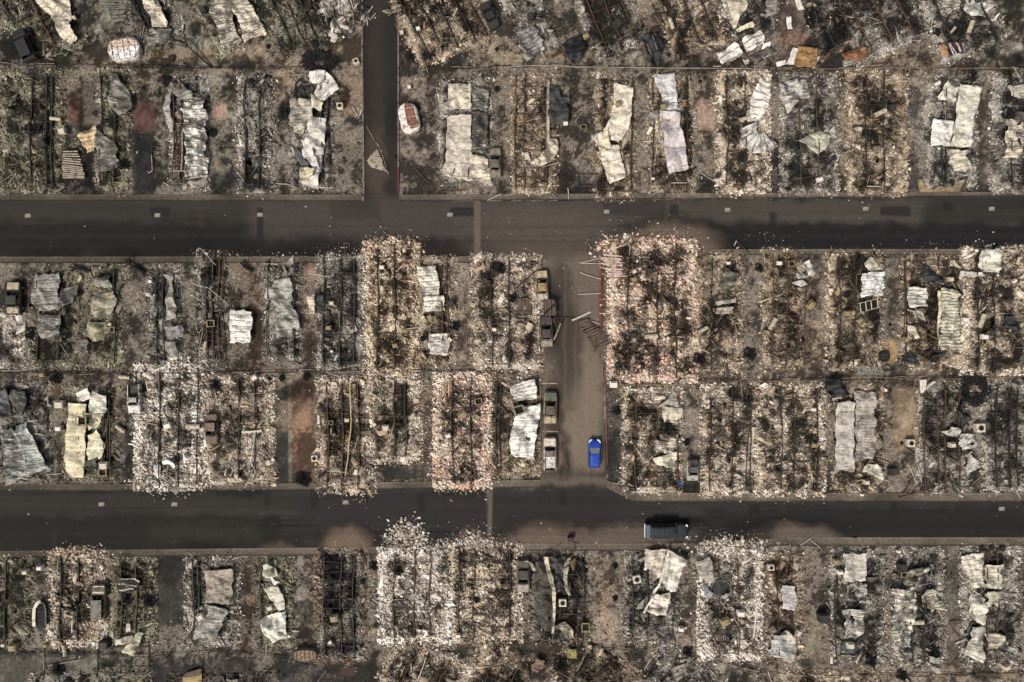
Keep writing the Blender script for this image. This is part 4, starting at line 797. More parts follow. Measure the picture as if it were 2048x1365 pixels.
roof('ribbed cream roof split in two halves beside the fallen tree', 'A1', [([(1425, -20, 1560, -20), (1435, 80, 1585, 90), (1490, 210, 1595, 180), (1540, 335, 1665, 295)], GC, K(soot=.55, rib=1.3, lines=.8)), ([(1565, -20, 1690, -20), (1600, 100, 1750, 90), (1640, 200, 1790, 160), (1672, 290, 1820, 232)], CR, K(soot=.45, rib=1.3, lines=.8))])
roof('rust streaked cream sheet left of the brick edged plot', 'A1', [([(545, 905, 660, 870), (560, 970, 660, 950), (600, 1055, 655, 1020)], (.62, .46, .28), K(soot=.35, rib=.55, lines=.7))])
roof('sooty grey roof remnant on the brick edged plot', 'A1', [([(650, 880, 770, 960), (660, 990, 800, 990), (662, 1080, 800, 1070), (665, 1180, 800, 1150)], GR, K(soot=.55, rib=.9)), ([(750, 500, 800, 510), (760, 640, 890, 650), (750, 710, 905, 740), (810, 790, 860, 790)], GR, K(soot=.6, rib=0, hole=.25))])
roof('long blotched grey and white roof in row two', 'A1', [([(1262, 690, 1400, 690), (1260, 860, 1405, 860), (1268, 1000, 1400, 1000), (1270, 1100, 1410, 1100), (1278, 1220, 1420, 1190)], (.66, .62, .57), K(soot=.5, rib=1.3, lines=.9, amp=.45)), ([(1170, 560, 1230, 560), (1180, 640, 1280, 610), (1230, 690, 1330, 670)], GR, K(soot=.5, rib=.6))])
roof('narrow folded grey sheet beside the blotched roof', 'A1', [([(1130, 640, 1165, 620), (1120, 760, 1165, 740), (1150, 900, 1180, 900)], (.36, .34, .32), K(soot=.4, rib=0, amp=.35))])
roof('tall twisted cream roof left of the side street', 'A2', [([(365, 495, 368, 560), (430, 478, 425, 575), (480, 485, 470, 560)], WH, K(soot=.15, rib=1.2)), ([(490, 490, 400, 640), (540, 545, 430, 675), (582, 605, 465, 695)], (.72, .66, .60), K(soot=.1, rib=1.6)),
     ([(295, 670, 385, 670), (285, 770, 392, 765), (265, 905, 335, 905)], GC, K(soot=.45, rib=1.2)), ([(392, 640, 462, 705), (385, 740, 450, 750)], CR, K(soot=.3, rib=0, z0=.8)),
     ([(392, 785, 490, 810), (345, 890, 490, 890), (350, 950, 480, 975), (395, 1050, 465, 1060), (400, 1150, 450, 1160), (305, 1250, 420, 1282)], (.62, .58, .53), K(soot=.15, rib=2.0, amp=.35)),
     ([(308, 950, 355, 925), (335, 1060, 400, 1040), (385, 1135, 435, 1150)], WH, K(soot=.25, rib=1.5, z0=.9)), ([(265, 1015, 285, 1010), (290, 1090, 340, 1080), (320, 1135, 375, 1130)], (.12, .125, .14), K(soot=.2, rib=0)), ([(310, 1140, 405, 1150), (305, 1245, 400, 1200)], YL, K(soot=.25, rib=.5, z0=.95))])
roof('slatted cream box panel at the top of the side street', 'A2', [([(878, 72, 985, 25), (905, 112, 1005, 62)], (.42, .36, .27), K(soot=.5, rib=.3, lines=.9))])
roof('wide double cream roof lying flat beside a burned car', 'A2', [([(1330, 570, 1472, 565), (1318, 660, 1475, 660), (1305, 745, 1478, 745)], CR, K(soot=.3, rib=0)), ([(1318, 790, 1478, 780), (1308, 880, 1476, 880), (1305, 1000, 1475, 1000), (1300, 1100, 1470, 1100), (1288, 1195, 1450, 1232)], (.58, .52, .44), K(soot=.25, rib=1.7, amp=.22)),
     ([(1480, 570, 1600, 622), (1485, 745, 1582, 755)], GR, K(soot=.55, rib=0)), ([(1485, 750, 1580, 765), (1487, 900, 1582, 900), (1482, 1040, 1585, 1020)], GR, K(soot=.75, rib=1.0, hole=.25)), ([(1480, 1050, 1585, 1080), (1465, 1150, 1595, 1160), (1452, 1232, 1612, 1242)], CR, K(soot=.35, rib=0, amp=.35))])
roof('streaked grey rectangular roof tilted near the top edge', 'A3', [([(45, 205, 165, 172), (80, 305, 200, 250), (112, 400, 237, 335)], (.34, .32, .31), K(soot=.55, rib=.5, lines=.8))])
roof('dark slate sheet with a pale folded edge in row two', 'A3', [([(262, 560, 290, 560), (268, 640, 345, 650), (265, 740, 400, 740), (258, 850, 398, 840)], (.055, .052, .055), K(soot=.4, rib=0, amp=.35)), ([(335, 655, 405, 660), (340, 700, 404, 700)], (.05, .05, .05), K(rib=0)), ([(252, 545, 270, 545), (250, 800, 268, 800), (250, 1010, 268, 1010)], (.50, .46, .38), K(soot=.35, rib=0, z0=.75, edge=.1))])
roof('crescent of pale curled sheet at the foot of the slate one', 'A3', [([(270, 940, 320, 950), (262, 1010, 330, 1040), (205, 1065, 265, 1120), (150, 1100, 180, 1140), (90, 1115, 100, 1135)], CR, K(soot=.45, rib=.8, z0=.6)), ([(85, 1040, 120, 1040), (90, 1110, 140, 1105)], GC, K(soot=.4, rib=0))])
roof('S shaped smooth cream roof in row two', 'A3', [([(708, 570, 836, 588), (705, 680, 833, 690), (702, 745, 830, 760), (690, 815, 815, 870), (640, 880, 785, 925), (612, 940, 740, 970)], (.76, .68, .56), K(soot=.12, rib=3.0, amp=.25)), ([(600, 915, 665, 880), (585, 970, 670, 960), (618, 1050, 690, 1010)], (.70, .60, .46), K(soot=.2, rib=0, z0=.75, amp=.4)),
     ([(670, 990, 745, 990), (640, 1020, 752, 1030), (618, 1060, 750, 1045), (640, 1140, 765, 1110), (680, 1252, 790, 1215)], (.76, .68, .56), K(soot=.15, rib=2.4, amp=.3)), ([(550, 912, 600, 905), (560, 945, 605, 940), (570, 970, 600, 960)], (.45, .42, .34), K(soot=.4, rib=0))])
roof('long smooth silver lilac roof in two lengths', 'A3', [([(980, 505, 1122, 502), (992, 560, 1130, 560), (1030, 650, 1138, 650), (1060, 755, 1142, 758)], (.62, .60, .60), K(soot=.2, rib=0, amp=.25)), ([(1018, 755, 1165, 765), (1030, 850, 1155, 850), (1045, 950, 1190, 960), (1060, 1060, 1205, 1060), (1085, 1187, 1220, 1157)], (.56, .50, .50), K(soot=.08, rib=2.6, amp=.2, z0=.7)),
     ([(975, 755, 1020, 745), (950, 800, 1010, 800), (960, 840, 985, 835)], GR, K(soot=.4, rib=0)), ([(1010, 830, 1035, 830), (1010, 930, 1045, 930), (1035, 1000, 1050, 1000)], (.5, .46, .4), K(soot=.3, rib=0))])
roof('pleated white roof curling like a question mark', 'S', [([(1519, 156, 1541, 166), (1505, 188, 1538, 205), (1499, 220, 1530, 224), (1495, 243, 1513, 243)], (.76, .71, .66), K(soot=.15, rib=1.0, lines=.8)), ([(1515, 240, 1478, 262), (1512, 262, 1482, 286), (1517, 270, 1500, 302), (1524, 268, 1527, 310), (1530, 263, 1554, 290)], (.58, .55, .50), K(soot=.45, rib=.75, ribh=.16, lines=.8))])
roof('heap of white boxed sheets thrown beside the slanted plot', 'A3', [([(1410, 370, 1530, 295), (1425, 410, 1560, 330), (1440, 452, 1592, 365)], WH, K(soot=.15, rib=.9, lines=.8)), ([(1588, 262, 1715, 203), (1600, 310, 1735, 250), (1622, 360, 1742, 292)], WH, K(soot=.15, rib=.8, lines=.9, z0=.9)), ([(1628, 395, 1760, 312), (1662, 442, 1790, 370)], (.20, .17, .16), K(soot=.5, rib=.35, lines=.9)),
     ([(1475, -30, 1620, -30), (1495, 65, 1620, 45), (1515, 130, 1570, 110), (1520, 185, 1545, 185)], CR, K(soot=.3, rib=0)), ([(1550, 195, 1560, 215), (1600, 180, 1610, 205), (1655, 155, 1670, 180)], YL, K(soot=.3, rib=0)), ([(1590, 410, 1625, 400), (1605, 440, 1635, 430)], CR, K(rib=0))])
roof('ochre ribbed panel lying on a white tray beside the fence', 'A4', [([(205, 318, 380, 390), (180, 380, 365, 420), (155, 437, 350, 462)], WH, K(soot=.1, rib=0, z0=.4, amp=.12)), ([(228, 318, 370, 328), (212, 390, 358, 398), (198, 452, 346, 465)], (.34, .20, .09), K(soot=.3, rib=1.0, lines=.7, z0=.8, amp=.10, edge=.1))])
roof('small white board beside the ochre panel', 'A4', [([(82, 425, 152, 408), (90, 458, 155, 440)], WH, K(soot=.05, rib=0, amp=.08, z0=.3))], 'board')
roof('white board lying in the dark yard above the ochre panel', 'A4', [([(150, 116, 182, 112), (163, 200, 192, 196)], WH, K(soot=.05, rib=0, amp=.08, z0=.3))], 'board')
roof('narrow white board cut by the top edge above the dark yard', 'A4', [([(190, -40, 230, -45), (232, 75, 272, 62)], WH, K(soot=.05, rib=0, amp=.08, z0=.3))], 'board')
roof('orange brown crumpled sheet leaning on pale blocks by the fence', 'A4', [([(525, 375, 690, 310), (530, 405, 705, 370), (555, 420, 690, 410)], (.30, .14, .075), K(soot=.35, rib=.35, lines=.6, z0=.8)), ([(540, 415, 640, 412), (545, 450, 635, 450)], GR, K(soot=.3, rib=0, z0=.4))])
roof('grey torn sheets cut by the top edge above the white heap', 'A4', [([(20, -30, 110, -30), (10, 60, 105, 60), (15, 130, 105, 95)], (.34, .31, .29), K(soot=.4, rib=.5)), ([(0, 295, 35, 300), (-10, 350, 45, 370), (-20, 400, 10, 400)], WH, K(rib=0))])
roof('ribbed pale sheet above the maroon camper, cut by the top edge', 'A4', [([(1175, -30, 1350, -40), (1215, 40, 1340, 30), (1250, 95, 1320, 70)], GC, K(soot=.45, rib=.4, lines=.8))])
roof('crumpled white sheet near the top right corner', 'A4', [([(1345, 60, 1400, -20), (1395, 115, 1450, 20), (1440, 120, 1500, 10), (1500, 122, 1555, 40)], (.55, .52, .47), K(soot=.35, rib=0, amp=.4))])
roof('torn tent like grey white sheet in row two', 'A4', [([(100, 552, 300, 548), (108, 620, 305, 620), (130, 680, 300, 675), (140, 730, 225, 700), (160, 790, 185, 750)], (.46, .43, .41), K(soot=.5, rib=0, amp=.45))])
roof('fan shaped greenish white sheet below the torn tent sheet', 'A4', [([(385, 893, 445, 925), (320, 905, 435, 985), (270, 940, 400, 1030), (232, 968, 385, 1058)], (.48, .47, .38), K(soot=.3, rib=1.2, amp=.4)), ([(440, 900, 480, 850), (450, 930, 482, 945)], (.5, .46, .42), K(soot=.2, rib=0))])
roof('large white cross shaped roof at the right of row two', 'A4', [([(1340, 572, 1482, 598), (1318, 680, 1460, 700), (1303, 830, 1420, 850), (1285, 900, 1420, 900), (1268, 1005, 1408, 1005)], (.68, .64, .55), K(soot=.22, rib=0, amp=.18, z0=.8)), ([(1240, 560, 1180, 665), (1290, 580, 1240, 690), (1345, 592, 1300, 722)], (.66, .62, .52), K(soot=.15, rib=0, amp=.4)),
     ([(1150, 822, 1290, 826), (1140, 900, 1280, 910), (1138, 998, 1268, 1004)], (.76, .73, .67), K(soot=.3, rib=0, amp=.2, z0=.65)), ([(1262, 1015, 1405, 1025), (1275, 1080, 1360, 1070), (1272, 1130, 1390, 1090), (1290, 1165, 1430, 1145)], (.60, .55, .44), K(soot=.4, rib=.7, amp=.45))])
roof('two narrow cream roof strips cut by the right edge', 'A4', [([(1652, 815, 1722, 815), (1648, 950, 1725, 950), (1645, 1080, 1742, 1080)], CR, K(soot=.4, rib=.8)), ([(1728, 770, 1830, 770), (1735, 950, 1830, 950), (1752, 1080, 1830, 1080)], GC, K(soot=.65, rib=.9)), ([(1668, 585, 1820, 570), (1690, 660, 1820, 680)], GC, K(soot=.4, rib=0))])
# row three
roof('wide grey green ribbed roof at the left of row three', 'B1', [([(290, 268, 465, 265), (258, 380, 468, 375), (262, 480, 472, 480), (330, 565, 475, 540)], (.31, .30, .27), K(soot=.45, rib=1.1, lines=.8, ribh=.12)), ([(300, 590, 482, 590), (305, 680, 480, 650), (335, 785, 470, 745)], (.30, .29, .26), K(soot=.5, rib=1.1)), ([(482, 385, 620, 350), (478, 470, 610, 430), (478, 545, 560, 500)], (.20, .19, .16), K(soot=.5, rib=0))])
roof('crumpled olive cream roof sheets in row three', 'B1', [([(750, 305, 862, 278), (735, 340, 875, 370), (770, 380, 870, 385)], OL, K(soot=.4, rib=0, amp=.45)), ([(745, 425, 890, 405), (742, 520, 925, 500), (745, 620, 870, 590)], (.34, .31, .23), K(soot=.35, rib=1.2)), ([(690, 645, 825, 645), (655, 740, 842, 715), (735, 800, 835, 785)], (.38, .35, .24), K(soot=.3, rib=0, amp=.45)), ([(600, 785, 700, 780), (590, 890, 695, 885)], (.22, .21, .18), K(soot=.5, rib=.4))])
roof('thin slanting grey roof strip with a flared foot', 'B1', [([(1295, 280, 1372, 282), (1330, 340, 1355, 345), (1320, 440, 1375, 420), (1330, 540, 1392, 540), (1305, 645, 1392, 620)], (.38, .35, .30), K(soot=.3, rib=0, amp=.35))])
roof('dull grey crumpled sheets at the foot of the slanting strip', 'B1', [([(1290, 680, 1445, 672), (1320, 770, 1445, 765)], (.26, .25, .24), K(soot=.45, rib=0)), ([(1270, 790, 1385, 800), (1290, 870, 1412, 935)], (.30, .28, .25), K(soot=.3, rib=0))])
roof('small bright white ribbed sheet lying alone in row three', 'B1', [([(1808, 552, 1985, 562), (1812, 640, 1982, 650), (1816, 730, 1980, 745), (1812, 808, 1975, 816)], (.80, .76, .70), K(soot=.28, rib=.78, lines=.85, ribh=.12, amp=.15))])
roof('wavy greenish grey roof in row three', 'B2', [([(168, 315, 285, 298), (110, 400, 290, 395), (118, 462, 290, 470), (158, 510, 292, 520), (170, 590, 340, 585), (178, 660, 355, 660), (178, 720, 345, 700), (190, 778, 312, 730)], (.38, .365, .32), K(soot=.35, rib=1.5, amp=.4))])
roof('upright cream panel beside a charred dark one', 'B2', [([(410, 424, 470, 424), (420, 500, 474, 500), (428, 588, 472, 582)], (.62, .52, .40), K(soot=.1, rib=.9, z0=.8)), ([(474, 430, 535, 432), (476, 580, 538, 575)], (.05, .05, .05), K(soot=.2, rib=.6))])
roof('stack of white ribbed roof sheets in row three', 'B2', [([(1278, 205, 1428, 205), (1285, 290, 1435, 285), (1300, 350, 1448, 345), (1312, 442, 1455, 435)], (.72, .67, .58), K(soot=.2, rib=.78, lines=.9, ribh=.14, z0=.7)), ([(1325, 452, 1482, 440), (1335, 500, 1490, 500), (1342, 572, 1497, 562)], (.70, .65, .56), K(soot=.2, rib=.78, lines=.9, ribh=.14)), ([(1372, 735, 1528, 735), (1372, 820, 1525, 810), (1378, 900, 1520, 908)], (.72, .67, .60), K(soot=.25, rib=.7, lines=.9, ribh=.14)), ([(1475, 820, 1490, 835), (1540, 765, 1560, 785)], CR, K(rib=0, z0=1.0, soot=.2))])
roof('two weathered grey roof flaps right of the pink plot', 'B3', [([(1618, 490, 1770, 458), (1625, 515, 1765, 500)], (.36, .32, .28), K(soot=.3, rib=0)), ([(1620, 532, 1740, 525), (1625, 582, 1745, 580)], (.40, .35, .29), K(soot=.35, rib=.3)), ([(1695, 220, 1800, 270), (1660, 340, 1770, 330), (1640, 375, 1720, 400)], (.24, .22, .18), K(soot=.55, rib=.6))])
roof('bent white roof corner at the top of row three', 'B4', [([(285, 205, 345, 160), (330, 245, 400, 215), (362, 285, 425, 262)], (.62, .59, .52), K(soot=.15, rib=0, amp=.4)), ([(210, 342, 290, 315), (285, 370, 350, 355)], (.5, .48, .44), K(soot=.3, rib=0)), ([(250, 265, 300, 240), (270, 310, 345, 290)], SV, K(soot=.2, rib=0, amp=.4))])
roof('shining white corrugated sheet in row three', 'B4', [([(765, 268, 938, 248), (755, 350, 940, 345), (750, 452, 922, 440)], (.82, .80, .78), K(soot=.35, rib=.45, lines=.5, ribh=.16, amp=.25)), ([(790, 185, 852, 118), (815, 215, 890, 165), (850, 250, 920, 230)], (.52, .48, .40), K(soot=.3, rib=0))])
roof('square white ribbed sheet with curled strips below it', 'B4', [([(1128, 374, 1280, 374), (1130, 450, 1282, 450), (1136, 528, 1270, 528)], (.74, .70, .62), K(soot=.3, rib=.6, lines=.8)), ([(1168, 562, 1255, 560), (1180, 600, 1262, 640)], GC, K(soot=.3, rib=0)), ([(1120, 668, 1180, 680), (1150, 740, 1205, 740), (1185, 785, 1215, 770)], CR, K(soot=.3, rib=0))])
roof('tall cream ribbed sheet with yellowed foot', 'B4', [([(1380, 376, 1530, 402), (1384, 500, 1533, 500), (1388, 620, 1537, 620), (1388, 740, 1538, 740), (1392, 862, 1545, 872)], (.66, .61, .48), K(soot=.45, rib=.45, lines=.9, ribh=.12, amp=.2)), ([(1368, 400, 1388, 400), (1375, 650, 1394, 650), (1378, 870, 1394, 870)], YL, K(rib=0, soot=.2, z0=.8, edge=.1))])
roof('curled white sheet at the upper right of row three', 'B4', [([(1705, 82, 1835, 75), (1685, 150, 1845, 150), (1700, 200, 1845, 200), (1745, 250, 1850, 270)], (.62, .59, .50), K(soot=.15, rib=0, amp=.6, z0=.8)), ([(1540, 250, 1545, 285), (1640, 255, 1650, 290), (1720, 255, 1730, 290)], (.62, .58, .5), K(rib=0, soot=.2)), ([(1470, 165, 1500, 160), (1462, 205, 1545, 225)], CR, K(rib=0, soot=.2))])
for t, s, l in (('B4', [(1100, 905, 1150, 890), (1100, 960, 1215, 985)], 'dark slate tarpaulin left of the tall cream sheet foot'), ('B4', [(1318, 900, 1430, 895), (1308, 970, 1380, 960)], 'dark slate tarpaulin under the tall cream sheet foot'), ('B4', [(1880, 600, 1960, 595), (1890, 650, 2015, 700), (1900, 690, 1980, 720)], 'ragged blue black tarpaulin near the right edge of row three'), ('B4', [(1250, 200, 1350, 200), (1250, 300, 1360, 290), (1350, 345, 1420, 340)], 'black crumpled sheeting above the tall cream sheet')):
    roof(l, t, [(s, (.030, .033, .038), K(soot=.2, rib=0, amp=.6))], 'tarpaulin', 'dark tarpaulins', 'tarpaulin')
# row four
roof('flared silver roof with black fold at the left edge', 'C1', [([(-60, 160, 65, 150), (-60, 260, 70, 260), (-50, 370, 85, 370)], (.14, .14, .135), K(soot=.6, rib=1.0)), ([(80, 150, 205, 165), (85, 260, 215, 290), (100, 370, 190, 360)], (.16, .16, .15), K(soot=.65, rib=.9)), ([(25, 465, 110, 450), (28, 600, 170, 600), (32, 740, 205, 740), (62, 862, 212, 845)], (.42, .43, .41), K(soot=.6, rib=1.0)), ([(118, 445, 185, 415), (150, 560, 280, 560), (185, 660, 320, 650), (210, 760, 395, 765), (212, 845, 240, 830)], (.46, .47, .44), K(soot=.4, rib=.9, amp=.35))])
roof('large yellowish twin roof with seams in row four', 'C1', [([(540, 260, 692, 268), (542, 370, 682, 370), (538, 440, 680, 450), (520, 560, 672, 560), (508, 680, 668, 690), (514, 790, 660, 800), (565, 848, 655, 850)], YL, K(soot=.06, rib=2.1, lines=-1, amp=.16, ribh=.02)), ([(688, 340, 810, 345), (690, 400, 790, 400), (700, 470, 765, 460)], YL, K(soot=.15, rib=0, amp=.4)), ([(690, 520, 770, 470), (682, 600, 828, 600), (690, 680, 822, 680), (700, 720, 790, 705)], (.62, .57, .42), K(soot=.12, rib=2.1, lines=-1, amp=.3, ribh=.02)),
     ([(728, 165, 848, 212), (715, 240, 838, 270), (698, 335, 835, 342)], (.62, .60, .50), K(soot=.15, rib=1.1, lines=.4, z0=.8)), ([(592, 185, 690, 138), (610, 225, 715, 190), (660, 250, 712, 225)], (.70, .67, .60), K(soot=.05, rib=0, amp=.35)), ([(680, 720, 765, 700), (675, 790, 740, 790)], (.10, .09, .08), K(soot=.5, rib=.3, hole=.4))])
roof('long white wavy roof left of the parked wrecks', 'C3', [([(-5, 135, 178, 68), (15, 190, 215, 150), (45, 240, 230, 235)], (.82, .77, .70), K(soot=.3, rib=.5, lines=.7, amp=.25)), ([(105, 290, 238, 268), (40, 370, 230, 370), (25, 430, 222, 430), (8, 520, 210, 500), (-2, 610, 188, 600), (10, 675, 180, 700)], (.85, .80, .74), K(soot=.15, rib=.8, lines=.6, ribh=.16, amp=.35))])
roof('pale crumpled sheets in the middle of the corner plot', 'C3', [([(1205, 280, 1355, 300), (1200, 350, 1358, 350), (1215, 410, 1350, 415)], (.50, .46, .36), K(soot=.35, rib=0, amp=.4)), ([(1298, 160, 1306, 160), (1240, 230, 1318, 225), (1175, 285, 1330, 290)], (.42, .38, .32), K(soot=.3, rib=0))])
roof('two ivory sheets stacked above the small burned car', 'C3', [([(1132, 560, 1315, 535), (1140, 610, 1315, 600), (1155, 650, 1312, 640)], (.58, .53, .42), K(soot=.35, rib=.5, amp=.45)), ([(1114, 695, 1312, 640), (1140, 730, 1312, 710), (1170, 755, 1305, 772)], (.70, .64, .50), K(soot=.2, rib=.6, amp=.3))])
roof('twin straight grey roof lengths side by side in row four', 'C4', [([(572, 250, 718, 250), (562, 400, 712, 400), (560, 600, 707, 600), (555, 795, 702, 798)], (.52, .48, .42), K(soot=.28, rib=1.6, amp=.14, z0=.75)), ([(705, 165, 877, 170), (720, 280, 880, 280), (722, 450, 872, 450), (716, 600, 870, 600), (716, 710, 860, 700)], (.42, .38, .33), K(soot=.4, rib=1.2, amp=.14))])
roof('small grey white flap at the foot of the twin grey roofs', 'C4', [([(815, 728, 925, 765), (775, 800, 938, 860)], (.56, .53, .45), K(soot=.3, rib=0))])
roof('three silver torn sheets in a zigzag beside the four beams', 'C4', [([(1398, 490, 1470, 450), (1440, 515, 1540, 460), (1500, 530, 1545, 520)], (.50, .47, .42), K(soot=.25, rib=0)), ([(1512, 545, 1560, 500), (1540, 590, 1640, 500), (1580, 635, 1682, 585)], (.60, .58, .54), K(soot=.3, rib=.5, amp=.4)), ([(1575, 660, 1615, 640), (1590, 750, 1665, 700), (1600, 815, 1705, 755)], (.60, .56, .50), K(soot=.35, rib=.4, amp=.3))])
for s, l in (([(480, 75, 560, 60), (490, 150, 620, 100), (520, 230, 670, 190)], 'black crumpled tarpaulin above the twin grey roofs'), ([(1520, 240, 1570, 230), (1525, 330, 1600, 330), (1540, 450, 1622, 400)], 'black hanging sheet beside the black ring')):
    roof(l, 'C4', [(s, (.022, .022, .024), K(soot=.2, rib=0, amp=.7))], 'tarpaulin', 'dark tarpaulins', 'tarpaulin')
# row five
roof('silver brown crumpled roof beside the dark driveway', 'D1', [([(1620, 395, 1828, 378), (1618, 480, 1832, 470), (1630, 560, 1832, 560), (1630, 650, 1805, 660)], (.36, .31, .25), K(soot=.3, rib=.6, lines=.3)), ([(1625, 665, 1795, 700), (1580, 740, 1775, 760), (1550, 830, 1745, 830), (1530, 932, 1715, 930)], (.40, .38, .34), K(soot=.4, rib=.5))])
roof('black fan shaped sheet with white ribs in row five', 'D1', [([(930, 460, 940, 600), (990, 470, 985, 585), (1050, 480, 1045, 560), (1105, 485, 1085, 540)], (.03, .032, .036), K(soot=.1, rib=0, amp=.3)), ([(935, 455, 950, 450), (1000, 470, 1005, 460), (1100, 490, 1112, 480)], CR, K(rib=0, edge=.05, z0=.9)), ([(935, 500, 935, 508), (1080, 520, 1082, 526)], CR, K(rib=0, edge=.03, z0=.95)), ([(935, 552, 937, 560), (1060, 535, 1062, 543)], CR, K(rib=0, edge=.03, z0=.95))])
roof('crossed greenish cream panels by the black steel frame', 'D1', [([(1090, 885, 1132, 890), (1040, 950, 1100, 960), (965, 1030, 1060, 1072)], (.50, .47, .34), K(soot=.2, rib=.6, z0=.9)), ([(920, 945, 930, 975), (980, 920, 990, 970), (1050, 915, 1050, 950)], (.58, .54, .44), K(soot=.15, rib=0))])
roof('narrow pale panel above the crossed panels', 'D1', [([(998, 818, 1028, 815), (1000, 885, 1030, 885)], GC, K(soot=.2, rib=0))], 'board')
roof('crumpled ivory roof in three pieces in row five', 'D2', [([(68, 345, 108, 345), (75, 430, 170, 400), (100, 460, 182, 440)], (.60, .58, .46), K(soot=.15, rib=0, amp=.4)), ([(110, 455, 130, 450), (160, 515, 190, 495)], WH, K(rib=0, soot=.1)), ([(70, 540, 185, 525), (100, 600, 220, 590), (140, 660, 230, 650), (190, 720, 238, 700)], (.66, .62, .52), K(soot=.15, rib=1.0)), ([(65, 760, 235, 715), (58, 830, 245, 820), (75, 885, 245, 890), (150, 955, 278, 920)], (.72, .68, .60), K(soot=.15, rib=.9, lines=.4, amp=.4))])
roof('dark roof with a cream central ridge beside a burned car', 'D3', [([(200, 320, 290, 285), (190, 420, 300, 410), (205, 520, 325, 520), (185, 640, 345, 640), (200, 780, 338, 780), (230, 860, 335, 880)], (.12, .105, .085), K(soot=.8, rib=1.3, hole=.35)), ([(300, 290, 482, 290), (320, 400, 460, 400), (345, 480, 450, 480), (355, 560, 470, 570)], (.09, .085, .08), K(soot=.7, rib=1.0, amp=.5)), ([(262, 285, 300, 285), (290, 400, 320, 400), (310, 480, 350, 480), (330, 560, 360, 560), (340, 700, 360, 700), (328, 900, 345, 900)], (.56, .48, .37), K(soot=.35, rib=0, z0=.95, edge=.15)),
     ([(60, 325, 130, 315), (150, 340, 190, 350), (180, 400, 200, 400)], (.45, .40, .33), K(soot=.3, rib=0)), ([(455, 300, 482, 290), (420, 370, 460, 360), (425, 480, 445, 480), (460, 590, 475, 590)], (.42, .37, .28), K(soot=.4, rib=0, z0=.8)), ([(345, 830, 430, 800), (440, 900, 500, 860), (480, 930, 500, 920)], (.55, .47, .36), K(soot=.5, rib=0, hole=.3))])
roof('large folded white roof with a diagonal ridge in row five', 'D3', [([(1060, 232, 1240, 232), (1060, 310, 1210, 310), (1062, 395, 1180, 390)], (.66, .58, .49), K(soot=.25, rib=.5, lines=.35)), ([(1250, 230, 1398, 318), (1225, 300, 1370, 370), (1205, 390, 1350, 440), (1190, 470, 1305, 550), (1240, 560, 1275, 560)], (.74, .68, .60), K(soot=.12, rib=1.6, amp=.4, z0=.8)), ([(1110, 385, 1215, 330), (1100, 440, 1195, 420), (1130, 480, 1180, 480)], (.58, .50, .42), K(soot=.3, rib=0, amp=.4)),
     ([(1130, 580, 1265, 580), (1090, 650, 1245, 650), (1055, 715, 1228, 755)], (.70, .62, .53), K(soot=.15, rib=1.2, amp=.4)), ([(1245, 235, 1262, 240), (1212, 350, 1228, 355), (1175, 480, 1190, 485), (1110, 610, 1125, 618), (1042, 722, 1056, 728)], (.80, .73, .64), K(rib=0, soot=.05, z0=1.1, edge=.05)), ([(1015, 655, 1060, 620), (1000, 710, 1050, 690)], GR, K(rib=0))])
roof('grey leaning sheet left of the black oval pit', 'D3', [([(1465, 330, 1562, 282), (1485, 400, 1600, 400), (1530, 500, 1612, 480)], (.44, .40, .34), K(soot=.35, rib=.6, amp=.2, z0=.9))])
roof('ragged grey green liner sheet curling below the black oval pit', 'D3', [([(1490, 480, 1530, 470), (1530, 590, 1575, 565), (1600, 615, 1625, 585), (1680, 625, 1680, 595), (1725, 590, 1705, 570)], (.34, .36, .34), K(soot=.4, rib=0, amp=.5)), ([(1650, 425, 1740, 420), (1680, 480, 1740, 480)], (.20, .21, .17), K(soot=.5, rib=.3, amp=.4))])
roof('small square grey sheet in row five', 'D4', [([(140, 515, 246, 515), (140, 600, 248, 600), (150, 695, 244, 712)], (.50, .47, .46), K(soot=.25, rib=.5, lines=.3, amp=.12))])
roof('grey white flared sheet low on the small square sheet plot', 'D4', [([(85, 908, 240, 900), (60, 990, 245, 1000), (38, 1072, 240, 1112)], (.46, .44, .42), K(soot=.3, rib=.8)), ([(140, 900, 190, 870), (190, 960, 240, 930)], (.5, .44, .36), K(soot=.3, rib=0, z0=.8))])
roof('long upright grey white roof in row five', 'D4', [([(625, 265, 806, 265), (632, 370, 806, 375), (628, 480, 802, 485)], (.60, .55, .48), K(soot=.25, rib=.6, lines=.4)), ([(640, 500, 800, 500), (640, 560, 798, 560), (640, 640, 790, 640)], (.48, .45, .40), K(soot=.6, rib=0, hole=.35, amp=.4)), ([(612, 705, 795, 700), (635, 800, 775, 790), (640, 870, 770, 860), (642, 942, 765, 912)], (.56, .52, .47), K(soot=.5, rib=0, amp=.4))])
roof('bottle shaped white blotched roof in row five', 'D4', [([(1010, 535, 1185, 545), (1015, 600, 1195, 620), (1030, 690, 1195, 690), (985, 800, 1182, 770), (995, 870, 1165, 860), (1005, 940, 1160, 930), (1025, 992, 1150, 1000)], (.68, .63, .54), K(soot=.55, rib=1.1, amp=.35))])
roof('ribbed cream sheet flung right of the bottle shaped roof', 'D4', [([(1232, 595, 1322, 530), (1265, 650, 1365, 610), (1310, 718, 1418, 690)], (.46, .41, .32), K(soot=.4, rib=.4, lines=.8))])
roof('greenish scorched sheets above the bottle shaped roof', 'D4', [([(1140, 380, 1310, 375), (1120, 440, 1230, 440), (1130, 490, 1210, 480)], (.24, .24, .17), K(soot=.5, rib=0, amp=.5)), ([(1250, 400, 1300, 375), (1262, 415, 1312, 388)], WH, K(rib=0, z0=.9))])
